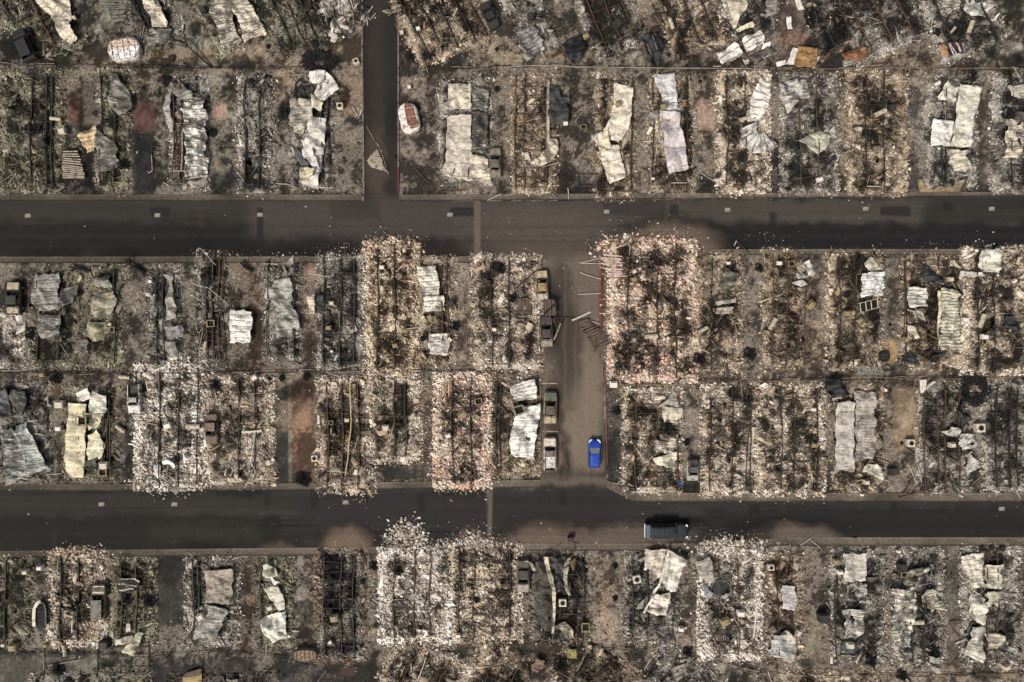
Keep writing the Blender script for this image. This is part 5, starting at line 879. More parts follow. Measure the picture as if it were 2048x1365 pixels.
roof('five torn cream sheets scattered down the last plot', 'D4', [([(1545, 282, 1716, 262), (1570, 360, 1725, 350), (1600, 450, 1732, 440), (1635, 545, 1728, 525)], (.66, .61, .52), K(soot=.3, rib=.8, lines=.6)), ([(1740, 350, 1876, 350), (1742, 440, 1872, 440), (1742, 535, 1866, 545)], (.60, .56, .44), K(soot=.35, rib=.7)), ([(1750, 560, 1862, 560), (1752, 680, 1840, 685)], (.48, .45, .36), K(soot=.4, rib=.8)),
     ([(1640, 560, 1700, 580), (1605, 650, 1750, 640), (1620, 730, 1755, 720), (1680, 810, 1735, 820)], (.66, .62, .53), K(soot=.3, rib=0, amp=.5, hole=.2)), ([(1640, 838, 1712, 835), (1610, 940, 1725, 950), (1565, 1052, 1730, 1122)], (.64, .60, .52), K(soot=.35, rib=.7)), ([(1742, 900, 1885, 900), (1750, 950, 1885, 950), (1760, 1020, 1820, 1020)], (.62, .55, .42), K(soot=.4, rib=.6))])
roof('dark slate folded sheets below the long upright roof', 'D4', [([(620, 960, 730, 960), (605, 1030, 700, 1060)], (.06, .07, .075), K(soot=.2, rib=0)), ([(590, 1070, 700, 1065), (600, 1110, 690, 1110)], (.36, .30, .22), K(rib=0))])
roof('two small grey boards at the bottom right', 'D4', [([(1292, 1068, 1390, 1080), (1300, 1110, 1375, 1135)], (.34, .32, .28), K(rib=0, amp=.15)), ([(1320, 1165, 1350, 1150), (1370, 1228, 1395, 1210)], (.46, .43, .38), K(rib=0, amp=.15))], 'board')
roof('rust brown crumpled sheet at the bottom middle', 'D3', [([(200, 1085, 280, 1110), (180, 1140, 270, 1160), (165, 1165, 225, 1200)], (.28, .19, .14), K(soot=.35, rib=.3))])
roof('yellow green tarpaulin beside the bottom fence', 'D3', [([(455, 1015, 520, 1015), (458, 1095, 525, 1095)], (.20, .18, .05), K(soot=.5, rib=0))], 'tarpaulin', 'dark tarpaulins', 'tarpaulin')
roof('bright white bent flap low in the bright white rubble plot', 'C1', [([(1280, 720, 1290, 750), (1330, 705, 1330, 740), (1385, 735, 1380, 770)], (.85, .82, .78), K(soot=0, rib=0)), ([(1222, 745, 1262, 745), (1225, 820, 1262, 850)], (.8, .77, .73), K(soot=.1, rib=0, hole=.2))])

# ------------------------------------------------------------------ slatted awnings and porch roofs
def slats(label, t, secs, n, mat, w=.14, seed=1, name='slatted_awning', z=.35, rails=True, jit=.12):
    rs = np.random.RandomState(seed); r = root_at(name, t, (secs[0][0] + secs[-1][2]) / 2, (secs[0][1] + secs[-1][3]) / 2, label, 'awning', 'slatted awnings')
    L = np.array([P(t, a, b) for a, b, _, _ in secs]); Rr = np.array([P(t, c, d) for _, _, c, d in secs]); q = np.linspace(0, 1, len(secs)); m = MB()
    for i in range(n):
        s = (i + .5) / n; a = [np.interp(s, q, L[:, k]) for k in (0, 1)]; b = [np.interp(s, q, Rr[:, k]) for k in (0, 1)]; j = rs.normal(0, jit, 4)
        m.bar((a[0] + j[0], a[1] + j[1] * .3, z + rs.uniform(0, .12)), (b[0] + j[2], b[1] + j[3] * .3, z + rs.uniform(0, .12)), w, .05)
    m.build('slats', mat, r, world=True)
    if rails:
        for u in (.12, .88):
            m = MB(); pt = [(l * (1 - u) + rr * u) for l, rr in zip(L, Rr)]
            for a, b in zip(pt[:-1], pt[1:]): m.bar((a[0], a[1], z - .1), (b[0], b[1], z - .1), .08, .08)
            m.build('rail', M_STEEL, r, world=True)
    return r
M_SB = grime('brown_slat', (.12, .085, .066), (.04, .03, .025), .35, 2, .8); M_SC = grime('cream_slat', (.36, .31, .24), (.05, .04, .03), .35, 2, .8); M_SG = grime('grey_slat', (.20, .19, .17), (.04, .035, .03), .4, 2, .8); M_SP = grime('pink_siding', (.55, .42, .38), (.08, .06, .05), .25, 2, .8)
slats('dark grey ribbed panel cut by the top edge left of the side street', 'A1', [(650, -60, 860, -60), (720, 60, 870, 60), (790, 170, 860, 150)], 22, M_SG, .10, 2)
slats('cream slatted awning collapsed beside the upper road in row two', 'A1', [(442, 1035, 540, 1030), (440, 1130, 580, 1150), (442, 1228, 592, 1228)], 13, M_SC, .16, 3, jit=.05)
slats('brown slatted awning lying in the side street', 'A2', [(835, 1028, 845, 1025), (790, 1070, 865, 1085), (768, 1105, 885, 1140), (800, 1150, 900, 1180)], 13, M_SC, .16, 4, jit=.05)
slats('brown slatted panel left of the two wrecks', 'B3', [(60, 462, 58, 575), (110, 462, 110, 582), (168, 465, 165, 585)], 12, M_SB, .13, 5, jit=.04)
slats('brown slatted panel fallen over the two parked wrecks', 'B3', [(258, 480, 255, 600), (300, 470, 310, 600), (350, 480, 362, 600)], 10, M_SB, .13, 6, jit=.05, z=1.0)
slats('brown slatted carport roof fallen across the red kerb', 'B3', [(528, 642, 610, 625), (570, 720, 660, 680), (610, 800, 730, 740), (662, 888, 795, 815)], 22, M_SB, .15, 7, jit=.12)
slats('pink white siding strips piled by the red kerb', 'B3', [(730, 115, 870, 120), (735, 180, 880, 190), (760, 250, 880, 260), (770, 300, 850, 300)], 18, M_SP, .12, 8, jit=.18, rails=False)
slats('yellow slatted porch roof cut by the bottom edge', 'D1', [(1450, 1232, 1600, 1190), (1450, 1300, 1600, 1300)], 9, grime('yellow_slat', (.36, .28, .13), (.05, .04, .02), .3, 2, .8), .16, 9, jit=.03)
slats('pale slatted porch floor cut by the bottom edge above the yellow one', 'D1', [(1480, 1195, 1600, 1160), (1440, 1232, 1590, 1225)], 8, M_SB, .12, 10, jit=.05)
slats('fallen fence boards at the foot of the beside-sheet plot', 'B4', [(722, 990, 722, 1060), (800, 990, 800, 1062), (930, 1000, 930, 1065)], 16, M_SG, .16, 11, jit=.04)

# ------------------------------------------------------------------ vehicles
def loft_body(L, Wd, st, open_deck=None):
    V = []; F = []; n = 10
    for (t, wf, zd) in st:
        w = Wd / 2 * wf; y = t * L
        V += [(-w * .94, y, .22), (-w, y, .42), (-w, y, zd * .8), (-w * .95, y, zd - .05), (-w * .80, y, zd), (w * .80, y, zd), (w * .95, y, zd - .05), (w, y, zd * .8), (w, y, .42), (w * .94, y, .22)]
    for i in range(len(st) - 1):
        for k in range(n):
            if open_deck and k == 4 and open_deck[0] <= (st[i][0] + st[i + 1][0]) / 2 <= open_deck[1]: continue
            a, b = i * n + k, i * n + (k + 1) % n; F.append((a, b, b + n, a + n)[::-1])
    F.append(tuple(range(n))); F.append(tuple(range((len(st) - 1) * n, len(st) * n))[::-1]); return V, F
def cabin(rb, rf, tb, tf, wb, wt, zb, zt):   # rear base y, front base y, rear top y, front top y
    return [Vector(p) for p in ((-wb, rb, zb), (wb, rb, zb), (wb, rf, zb), (-wb, rf, zb), (-wt, tb, zt), (wt, tb, zt), (wt, tf, zt), (-wt, tf, zt))]
def roofcap(m, C, crown=.06, over=.03, th=.05):
    a, b, c, d = C[4], C[5], C[6], C[7]; N = 6; V = []
    for lv in (0, 1):
        for i in range(N + 1):
            for j in range(N + 1):
                u, v = i / N, j / N; p = (a * (1 - u) + b * u) * (1 - v) + (d * (1 - u) + c * u) * v
                e = 1 - max(abs(2 * u - 1), abs(2 * v - 1)) ** 3; V.append((p.x * (1 + over), p.y * 1.0, p.z + lv * th + crown * e))
    F = []; k = (N + 1) ** 2
    for i in range(N):
        for j in range(N):
            q = i * (N + 1) + j; F.append((k + q, k + q + N + 1, k + q + N + 2, k + q + 1)); F.append((q, q + 1, q + N + 2, q + N + 1))
    for i in range(N):
        for (p, q) in ((i, i + 1), (N * (N + 1) + i, N * (N + 1) + i + 1), (i * (N + 1), (i + 1) * (N + 1)), (i * (N + 1) + N, (i + 1) * (N + 1) + N)): F.append((p, q, q + k, p + k))
    return m.add(V, F)
def wheels(root, L, Wd, mt, mr, r=.33, ys=(-.30, .31), burned=False):
    for y in ys:
        for s in (-1, 1):
            m = MB(); x = s * (Wd / 2 - .12)
            rr = r * (.72 if burned else 1)
            m.tube([(x - .11, y * L, rr), (x + .11, y * L, rr)], rr, 14); w = m.build('wheel', mt, root)
            m = MB(); m.tube([(x - .12, y * L, rr), (x + .12, y * L, rr)], rr * .6, 10); m.build('rim', mr, w)
def quad(name, a, b, c, d, mat, root, off=.012, inset=.06, th=.015):
    cen = (a + b + c + d) / 4; n = (b - a).cross(d - a).normalized()
    if n.z < -.05 or (abs(n.z) < .05 and n.dot(cen - Vector((0, 0, .7))) < 0): n = -n
    q = [p + (cen - p) * inset + n * off for p in (a, b, c, d)]; V = q + [p - n * th for p in q]
    return mk(name, np.array([tuple(v) for v in V]), [(0, 1, 2, 3), (7, 6, 5, 4), (0, 4, 5, 1), (1, 5, 6, 2), (2, 6, 7, 3), (3, 7, 4, 0)], mat, root, world=False)
SED = [(-.5, .70, .56), (-.485, .86, .72), (-.44, .95, .84), (-.34, 1, .88), (-.24, 1, .90), (-.05, 1, .90), (.10, 1, .90), (.22, 1, .88), (.34, .98, .82), (.44, .92, .73), (.48, .82, .62), (.5, .66, .50)]
PIC = [(-.5, .90, .80), (-.495, .98, .92), (-.40, 1, .95), (-.2, 1, .95), (-.10, 1, .95), (.05, 1, .95), (.15, 1, .95), (.22, 1, .94), (.34, 1, .92), (.45, .97, .86), (.49, .88, .74), (.5, .80, .6)]
SUVS = [(-.5, .86, .80), (-.49, .96, .95), (-.42, 1, 1.0), (-.2, 1, 1.0), (0, 1, 1.0), (.12, 1, 1.0), (.22, 1, .98), (.36, .98, .94), (.45, .93, .86), (.49, .84, .72), (.5, .74, .6)]
GLASS = plain('dark_glass', (.02, .023, .025), .12, 0, .6)
def burned(kind, t, x, y, L, Wd, ang, bodyc, hoodc, label, roofc=None, nm='burned_car', catg='burned car', seed=0, deckc=None):
    a = P(t, x, y, .9); root = empty(nm, (a[0], a[1], .02), math.radians(ang)); tag(root, label, catg, 'burned vehicles')
    rs = random.Random(seed); mb = grime('scorched_paint_%d' % seed, bodyc, (.02, .015, .012), .45, 1.6, .7); mh = grime('scorched_bonnet_%d' % seed, hoodc, (.05, .03, .02), .3, 2.0, .65)
    mr_ = grime('scorched_roof_%d' % seed, roofc or bodyc, (.03, .02, .015), .4, 1.8, .7); md = grime('scorched_boot_%d' % seed, deckc or hoodc, (.04, .025, .015), .35, 1.8, .7)
    st = PIC if kind == 'pickup' else (SUVS if kind == 'suv' else SED)
    if kind == 'pickup': o = (-.48, .22); C = cabin(-.08 * L, .20 * L, -.06 * L, .11 * L, Wd * .44, Wd * .37, .95, 1.42)
    elif kind == 'suv': o = (-.42, .22); C = cabin(-.45 * L, .20 * L, -.41 * L, .10 * L, Wd * .44, Wd * .37, 1.0, 1.45)
    else: o = (-.26, .24); C = cabin(-.30 * L, .22 * L, -.20 * L, .06 * L, Wd * .43, Wd * .34, .88, 1.28)
    V, F = loft_body(L, Wd, st, o); mk('body', np.array(V), F, mb, root, smooth=False, world=False)
    m = MB(); zi = .5 if kind != 'pickup' else .42; m.box((0, (o[0] + o[1]) / 2 * L, .36), (Wd * .86, (o[1] - o[0]) * L, .06)); m.build('floor_pan', M_HOLE, root)
    # bonnet and boot lids set proud of the shell
    m = MB(); f0 = (.25 if kind != 'sedan' else .245) * L; m.box((0, (f0 + .455 * L) / 2, .90 if kind != 'sedan' else .825), (Wd * .80, .455 * L - f0, .05), Matrix.Rotation(-.12 if kind != 'sedan' else -.13, 3, 'X')); m.build('bonnet', mh, root)
    if kind == 'sedan': m = MB(); m.box((0, -.37 * L, .885), (Wd * .78, .17 * L, .05), Matrix.Rotation(.06, 3, 'X')); m.build('boot_lid', md, root)
    if kind == 'pickup':
        m = MB(); m.box((0, -.285 * L, .58), (Wd * .76, .37 * L, .05)); m.box((0, -.095 * L, .78), (Wd * .78, .05, .4)); m.build('load_bed', md, root)
    m = MB(); roofcap(m, C, .03, .02, .04); m.build('roof', mr_, root)
    for i in range(4): m = MB(); m.bar(C[i], C[i + 4], .07); m.build('pillar', mb, root)
    if kind != 'pickup':
        for s in (0, 1):
            b0 = C[0 + s].lerp(C[3 - s], .48); t0 = C[4 + s].lerp(C[7 - s], .45); m = MB(); m.bar(b0, t0, .06); m.build('pillar', mb, root)
    for s in (-1, 1):
        m = MB(); m.box((s * Wd * .2, .02 * L, .62), (.42, .12, .5)); m.box((s * Wd * .2, .07 * L, .45), (.42, .42, .12)); m.build('seat_frame', M_BLACK, root)
    m = MB(); m.bar((-Wd * .38, .19 * L, .85), (Wd * .38, .19 * L, .85), .16); m.build('dashboard', M_BLACK, root)
    wheels(root, L, Wd, M_HOLE, M_PALE, burned=True); return root
burned('sedan', 'B1', 100, 458, 4.6, 1.95, 0, (.05, .045, .03), (.40, .34, .24), 'burned wagon with pale bonnet at the left edge of row three', roofc=(.035, .04, .035), seed=1)
burned('pickup', 'C1', 1052, 230, 3.9, 1.75, 182, (.55, .53, .48), (.62, .60, .56), 'small white burned pickup above the dark driveway in row four', roofc=(.35, .32, .28), deckc=(.05, .05, .05), seed=2)
burned('sedan', 'C1', 1664, 465, 4.3, 1.8, 180, (.11, .07, .05), (.12, .085, .065), 'rust brown burned car buried in the pale plot of row four', roofc=(.20, .13, .11), deckc=(.14, .12, .09), seed=3)
burned('sedan', 'B3', 254, 358, 4.3, 1.7, 2, (.18, .15, .11), (.45, .36, .24), 'upper tan burned car parked along the central street', roofc=(.30, .22, .11), deckc=(.44, .39, .32), seed=4)
burned('sedan', 'B3', 286, 722, 4.4, 1.8, 3, (.14, .12, .10), (.06, .05, .05), 'burned car under fallen slats along the central street', roofc=(.06, .05, .05), deckc=(.28, .25, .21), seed=5)
burned('sedan', 'C3', 318, 300, 4.5, 1.85, -1, (.22, .18, .12), (.10, .12, .10), 'burned car with rusty roof and tan tail above the first parking line', roofc=(.12, .09, .07), deckc=(.42, .34, .22), seed=6)
burned('pickup', 'C3', 315, 662, 4.5, 1.75, 0, (.40, .36, .32), (.62, .55, .47), 'pale burned pickup parked beside the blue car', roofc=(.16, .14, .13), deckc=(.60, .56, .54), seed=7)
burned('sedan', 'C3', 1442, 795, 2.9, 1.65, 180, (.30, .28, .23), (.36, .33, .30), 'small pale burned car below the ivory sheets', roofc=(.10, .10, .11), deckc=(.05, .05, .05), seed=8)
burned('sedan', 'D3', 103, 448, 4.6, 1.85, 180, (.14, .12, .10), (.30, .26, .22), 'charred car beside the dark ridged roof below the lower road', roofc=(.06, .055, .05), deckc=(.10, .09, .08), seed=9)
burned('sedan', 'A2', 1640, 1108, 4.2, 1.6, 0, (.16, .14, .10), (.20, .18, .14), 'olive burned car beside the wide double cream roof', roofc=(.13, .12, .10), deckc=(.22, .19, .14), seed=10)
burned('sedan', 'A2', 1598, 100, 3.9, 1.6, 26, (.022, .022, .023), (.025, .025, .026), 'black charred sedan angled near the top edge', roofc=(.02, .02, .022), deckc=(.03, .03, .03), seed=11)
burned('suv', 'D1', 776, 650, 4.9, 1.9, 0, (.12, .105, .07), (.52, .47, .38), 'burned wagon with white bonnet inside the cream rubble plot', roofc=(.16, .15, .13), seed=12)
burned('suv', 'A1', 158, 305, 4.6, 1.9, 24, (.016, .017, .019), (.022, .024, .027), 'soot black van in the top left corner', roofc=(.02, .022, .025), seed=13)

def blue_car():
    a = P('C3', 666, 664, .9); L, Wd = 3.95, 1.72; r = empty('blue_car', (a[0], a[1], .02), math.radians(-1)); tag(r, 'clean bright blue hatchback driving up the central street', 'car')
    mb = plain('blue_paint', (.005, .042, .33), .38, 0, .5, .15); V, F = loft_body(L, Wd, SED); b = mk('body', np.array(V), F, mb, r, world=False)
    bm = b.modifiers.new('bevel', 'BEVEL'); bm.width = .05; bm.segments = 2; bm.angle_limit = math.radians(25)
    C = cabin(-.46 * L, .22 * L, -.39 * L, .03 * L, Wd * .46, Wd * .34, .88, 1.44)
    mk('cabin', np.array([tuple(v) for v in C]), [(0, 1, 5, 4), (1, 2, 6, 5), (2, 3, 7, 6), (3, 0, 4, 7), (4, 5, 6, 7)], mb, r, world=False)
    m = MB(); roofcap(m, C, .05, .03, .03); m.build('roof', mb, r)
    gw = plain('grey_windscreen', (.26, .28, .29), .35, 0, .4)
    quad('windscreen', C[3], C[2], C[6], C[7], gw, r); quad('rear_window', C[0], C[1], C[5], C[4], GLASS, r, inset=.15)
    for s in (0, 1):
        q = (C[1], C[2], C[6], C[5]) if s else (C[0], C[3], C[7], C[4])
        for u0, u1 in ((.04, .50), (.54, .96)):
            quad('side_window', q[0].lerp(q[1], u0), q[0].lerp(q[1], u1), q[3].lerp(q[2], u1), q[3].lerp(q[2], u0), GLASS, r, inset=.10)
    for s in (-1, 1):
        m = MB(); m.bar((s * Wd * .445, .385 * L, .80), (s * Wd * .40, .445 * L, .755), .13, .08); m.bar((s * Wd * .40, .445 * L, .755), (s * Wd * .22, .492 * L, .66), .15, .10); m.build('headlight', plain('headlight_glass', (.85, .86, .88), .2), r)
        m = MB(); m.bar((s * Wd * .44, -.475 * L, .74), (s * Wd * .34, -.494 * L, .74), .09, .16); m.build('tail_light', plain('red_lens', (.45, .01, .01), .25), r)
        m = MB(); m.box((s * (Wd / 2 + .07), .155 * L, .92), (.18, .10, .12)); m.build('mirror', mb, r)
    m = MB(); m.box((0, .498 * L, .40), (Wd * .62, .06, .14)); m.build('grille', M_HOLE, r); m = MB(); m.box((0, .335 * L, .843), (Wd * .76, .012, .02)); 
    m = MB(); m.box((0, -.385 * L, 1.41), (Wd * .6, .14, .04)); m.build('spoiler', mb, r)
    m = MB(); m.bar((-Wd * .36, .175 * L, .935), (Wd * .36, .175 * L, .935), .05); m.build('wiper', M_HOLE, r)
    wheels(r, L, Wd, plain('tyre_rubber', (.02, .02, .02), .8), plain('alloy', (.45, .45, .46), .3, .8))
blue_car()
def grey_suv():
    a = P('D3', 1240, 96, 1.3); L, Wd = 5.85, 2.0; r = empty('grey_suv', (a[0], a[1], .02), math.radians(-90)); tag(r, 'dark slate pickup with rack topped canopy and white tailgate on the lower road', 'pickup truck')
    mb = plain('slate_paint', (.020, .024, .031), .45, .1, .4, 0); st = [(t, w, z + .12) for t, w, z in SUVS]
    V, F = loft_body(L, Wd, st); b = mk('body', np.array(V), F, mb, r, world=False); bm = b.modifiers.new('bevel', 'BEVEL'); bm.width = .05; bm.segments = 2; bm.angle_limit = math.radians(25)
    C = cabin(-.40 * L, .24 * L, -.385 * L, .13 * L, Wd * .46, Wd * .38, 1.12, 1.82)
    mk('cabin', np.array([tuple(v) for v in C]), [(0, 1, 5, 4), (1, 2, 6, 5), (2, 3, 7, 6), (3, 0, 4, 7), (4, 5, 6, 7)], plain('black_trim', (.012, .013, .015), .4), r, world=False)
    m = MB(); roofcap(m, C, .04, .02, .03); m.build('roof', mb, r)
    quad('windscreen', C[3], C[2], C[6], C[7], plain('greenish_glass', (.03, .05, .05), .08, 0, .7), r, inset=.05); quad('rear_window', C[0], C[1], C[5], C[4], GLASS, r, inset=.1)
    for s in (0, 1):
        q = (C[1], C[2], C[6], C[5]) if s else (C[0], C[3], C[7], C[4])
        for u0, u1 in ((.02, .36), (.38, .66), (.68, .96)): quad('side_window', q[0].lerp(q[1], u0), q[0].lerp(q[1], u1), q[3].lerp(q[2], u1), q[3].lerp(q[2], u0), GLASS, r, inset=.08)
    blk = plain('black_plastic', (.01, .01, .011), .5)
    for s in (-1, 1):
        m = MB(); m.bar((s * .62, -.36 * L, 1.95), (s * .62, .02 * L, 1.95), .045); m.build('roof_rail', blk, r)
        m = MB(); m.bar((s * Wd * .45, .44 * L, .95), (s * Wd * .34, .485 * L, .92), .16, .16); m.build('headlight', plain('headlight_glass', (.7, .72, .75), .2), r)
        m = MB(); m.box((s * Wd * .46, -.495 * L, .95), (.12, .07, .34)); m.build('tail_light', plain('red_lens', (.45, .01, .01), .25), r)
        m = MB(); m.box((s * (Wd / 2 + .12), .20 * L, 1.22), (.26, .14, .2)); m.build('mirror', blk, r)
    for y in (-.35, -.22, -.09): m = MB(); m.bar((-.68, y * L, 1.98), (.68, y * L, 1.98), .05); m.build('cross_bar', blk, r)
    m = MB(); m.box((0, .06 * L, 1.872), (.9, .62, .02)); m.build('sunroof', GLASS, r)
    m = MB(); m.box((0, -.445 * L, 1.125), (Wd * .86, .08 * L, .05)); m.build('bed_sill', plain('steel_grey', (.08, .11, .15), .4), r)
    m = MB(); m.box((0, -.503 * L, .62), (Wd * .92, .16, .22)); m.build('rear_bumper', plain('white_bumper', (.62, .66, .72), .35), r)
    m = MB(); m.bar((-.82, .19 * L, 1.30), (.82, .19 * L, 1.30), .05); m.build('wiper', blk, r)
    m = MB(); m.box((0, .50 * L, .75), (Wd * .6, .06, .3)); m.build('grille', M_HOLE, r)
    wheels(r, L, Wd, plain('tyre_rubber', (.02, .02, .02), .8), plain('alloy', (.45, .45, .46), .3, .8), r=.40, ys=(-.31, .33))
grey_suv()

# ------------------------------------------------------------------ campers, boats
def shell(label, t, x, y, L, Wd, ang, colbase, panels, name='burned_camper', catg='camper trailer', nose=.5, h=.9, ribs=4, seed=0, edgec=None):
    """rounded hull or camper shell lying on the ground; panels = list of (y0,y1,colour) across its top"""
    a = P(t, x, y, h); r = empty(name, (a[0], a[1], .05), math.radians(ang)); tag(r, label, catg, 'burned campers and boats'); rs = random.Random(seed)
    n = 14; prof = []
    for i in range(n + 1):
        s = i / n * 2 - 1; wf = (1 - abs(s) ** (2 + 6 * (1 - nose))) ** .5 if abs(s) < 1 else 0; prof.append((s * L / 2, max(wf, .12) * Wd / 2))
    V = []; F = []
    for (yy, w) in prof: V += [(-w, yy, 0), (-w * 1.02, yy, h * .7), (-w * .82, yy, h), (w * .82, yy, h), (w * 1.02, yy, h * .7), (w, yy, 0)]
    for i in range(n):
        for k in range(5): F.append((i * 6 + k, i * 6 + k + 1, i * 6 + k + 7, i * 6 + k + 6)[::-1])
    F += [tuple(range(6)), tuple(range(n * 6, n * 6 + 6))[::-1]]
    mk('shell', np.array(V), F, grime('shell_%d' % seed, colbase, (.04, .03, .025), .35, 1.6, .65), r, world=False)
    for j, (y0, y1, x0, x1, c) in enumerate(panels):
        N = 8; V = []; F = []
        for i in range(N + 1):
            for k in range(N + 1):
                u = x0 + (x1 - x0) * i / N; v = y0 + (y1 - y0) * k / N; yy = v * L / 2; w = np.interp(yy, [p[0] for p in prof], [p[1] for p in prof]) * .92
                V.append((u * w, yy, h + .06 + rs.uniform(-.05, .07)))
        F = [(i * (N + 1) + k, (i + 1) * (N + 1) + k, (i + 1) * (N + 1) + k + 1, i * (N + 1) + k + 1) for i in range(N) for k in range(N)]
        o = mk('roof_panel', np.array(V), F, grime('shellpanel_%d_%d' % (seed, j), c, (.05, .03, .025), .4, 2.2, .7), r, world=False); md = o.modifiers.new('t', 'SOLIDIFY'); md.thickness = .03
    for j in range(ribs):
        yy = (-.5 + (j + .5) / ribs) * L * .9; w = np.interp(yy, [p[0] for p in prof], [p[1] for p in prof]) * .9; m = MB(); m.bar((-w, yy, h + .14), (w, yy + rs.uniform(-.1, .1), h + .14), .06, .05); m.build('rib', grime('rib', edgec or (.3, .27, .24), (.05, .04, .03), .4, 2), r)
    return r
shell('white and pink rounded burned camper by the top left fence', 'A1', 845, 335, 4.4, 3.1, 100, (.45, .42, .38), [(-1, 1, -.95, .05, (.80, .78, .76)), (-.9, .9, .05, .9, (.55, .44, .36))], ribs=5, seed=1, edgec=(.5, .4, .33))
shell('white sided burned camper with red brown roof beside the side street', 'A2', 1050, 805, 4.1, 2.6, 12, (.74, .68, .62), [(-.5, .95, -.3, .8, (.22, .10, .07)), (-.75, -.3, -.1, .85, (.20, .09, .065))], ribs=3, seed=2, edgec=(.5, .45, .42))
roof('maroon and white striped camper wall near the top right corner', 'A4', [([(1178, 325, 1200, 438), (1280, 300, 1285, 402), (1368, 300, 1362, 378)], (.40, .39, .37), K(soot=.3, rib=0, amp=.2, z0=.5)), ([(1192, 308, 1212, 395), (1240, 296, 1258, 385)], (.50, .29, .14), K(soot=.25, rib=0, amp=.15, z0=.8, edge=.2)), ([(1240, 292, 1262, 385), (1300, 285, 1320, 370), (1345, 282, 1366, 362)], (.065, .028, .028), K(soot=.3, rib=.5, amp=.15, z0=.85, edge=.2)),
     ([(1255, 298, 1259, 296), (1290, 372, 1294, 370)], (.66, .62, .62), K(rib=0, soot=.3, edge=.1, z0=1.05, amp=.1)), ([(1268, 295, 1272, 293), (1305, 368, 1309, 366)], (.66, .62, .62), K(rib=0, soot=.3, edge=.1, z0=1.05, amp=.1)), ([(1298, 292, 1301, 290), (1334, 360, 1337, 358)], (.5, .46, .46), K(rib=0, soot=.3, edge=.1, z0=1.05, amp=.1)), ([(1312, 292, 1315, 290), (1346, 355, 1349, 353)], (.5, .46, .46), K(rib=0, soot=.3, edge=.1, z0=1.05, amp=.1))], 'camper wall')
roof('black crumpled carport roof left of the slanted plot', 'A3', [([(355, 290, 480, 240), (375, 350, 515, 330), (395, 400, 500, 385), (425, 440, 470, 430)], (.022, .022, .025), K(soot=.25, rib=.7, lines=.9, amp=.35, z0=.9))], 'carport roof')
roof('black ribbed carport roof right of the slanted plot', 'A3', [([(893, 255, 990, 225), (910, 310, 1035, 290), (930, 370, 1045, 340), (945, 400, 1030, 390), (960, 448, 1020, 440)], (.024, .023, .024), K(soot=.25, rib=.9, lines=.9, amp=.35, z0=.9)), ([(930, 300, 936, 302), (965, 380, 971, 378)], (.20, .18, .16), K(soot=.2, rib=0, edge=.05, z0=1.2)), ([(965, 245, 971, 246), (1000, 340, 1006, 338)], (.20, .18, .16), K(soot=.2, rib=0, edge=.05, z0=1.2))], 'carport roof')
shell('brown rounded burned camper by the bottom fence', 'D2', 395, 1068, 3.2, 1.75, 92, (.14, .10, .06), [(-.9, .9, -.9, .9, (.25, .17, .12))], ribs=5, seed=6, edgec=(.16, .11, .06), nose=.6)
def boat():
    a = P('D1', 322, 738, .6); r = empty('burned_boat', (a[0], a[1], .05)); tag(r, 'white sided burned boat with black open hull in row five', 'boat', 'burned campers and boats')
    L, Wd = 3.4, 1.7; n = 12; V = []; F = []
    for i in range(n + 1):
        s = i / n; w = Wd / 2 * (1 - max(0, (s - .55) / .45) ** 2 * .8); yy = (s - .5) * L; V += [(-w * .5, yy, .0), (-w, yy, .65), (-w * .88, yy, .66), (0, yy, .2), (w * .88, yy, .66), (w, yy, .65), (w * .5, yy, 0)]
    for i in range(n):
        for k in range(6): F.append((i * 7 + k, i * 7 + k + 1, i * 7 + k + 8, i * 7 + k + 7)[::-1])
    F.append(tuple(range(7))); mk('hull', np.array(V), F, grime('boat_hull', (.035, .037, .037), (.012, .012, .012), .5, 2), r, world=False)
    m = MB(); pts = [(-Wd / 2 * .95, -L / 2, .7), (-Wd / 2 * 1.0, -.3, .72), (-Wd / 2 * .9, .8, .72), (-.3, 1.55, .72), (.1, 1.68, .7)]
    for p, q in zip(pts[:-1], pts[1:]): m.bar(p, q, .42, .10)
    m.build('gunwale', grime('white_gunwale', (.62, .56, .48), (.15, .1, .07), .3, 2), r)
    for y in (-.9, -.3, .3, .8): m = MB(); m.bar((-.5, y, .6), (.72, y, .6), .05); m.build('thwart', M_STEEL, r)
    m = MB(); m.tube([(.7, -1.6, .62), (.78, 0, .64), (.6, 1.2, .64), (.2, 1.6, .64)], .04); m.build('rail', grime('boat_rail', (.25, .26, .25), (.05, .05, .05), .4, 2), r)
boat()

# ------------------------------------------------------------------ appliances and metal boxes
def ac_proto():
    r = empty('air_conditioner', (0, 0, -50)); m = MB(); m.box((0, 0, .35), (.85, .85, .70)); o = m.build('casing', M_CREAM, r); b = o.modifiers.new('b', 'BEVEL'); b.width = .04
    m = MB(); m.ring((0, 0, .70), .33, .27, .04); m.build('fan_guard', M_CREAM, r); m = MB(); m.cyl((0, 0, .695), .28, .012); m.build('fan_opening', M_HOLE, r); return tag(r, 'x', 'air conditioner')
def box_proto(mat, nm, catg):
    r = empty(nm, (0, 0, -50)); m = MB(); m.box((0, 0, .4), (.78, .68, .8)); o = m.build('casing', mat, r); b = o.modifiers.new('b', 'BEVEL'); b.width = .04
    m = MB(); m.box((0, -.02, .82), (.66, .56, .03)); m.build('lid', mat, r); m = MB(); m.box((0, .22, .85), (.6, .08, .06)); m.build('control_strip', M_STEEL, r); return tag(r, 'x', catg)
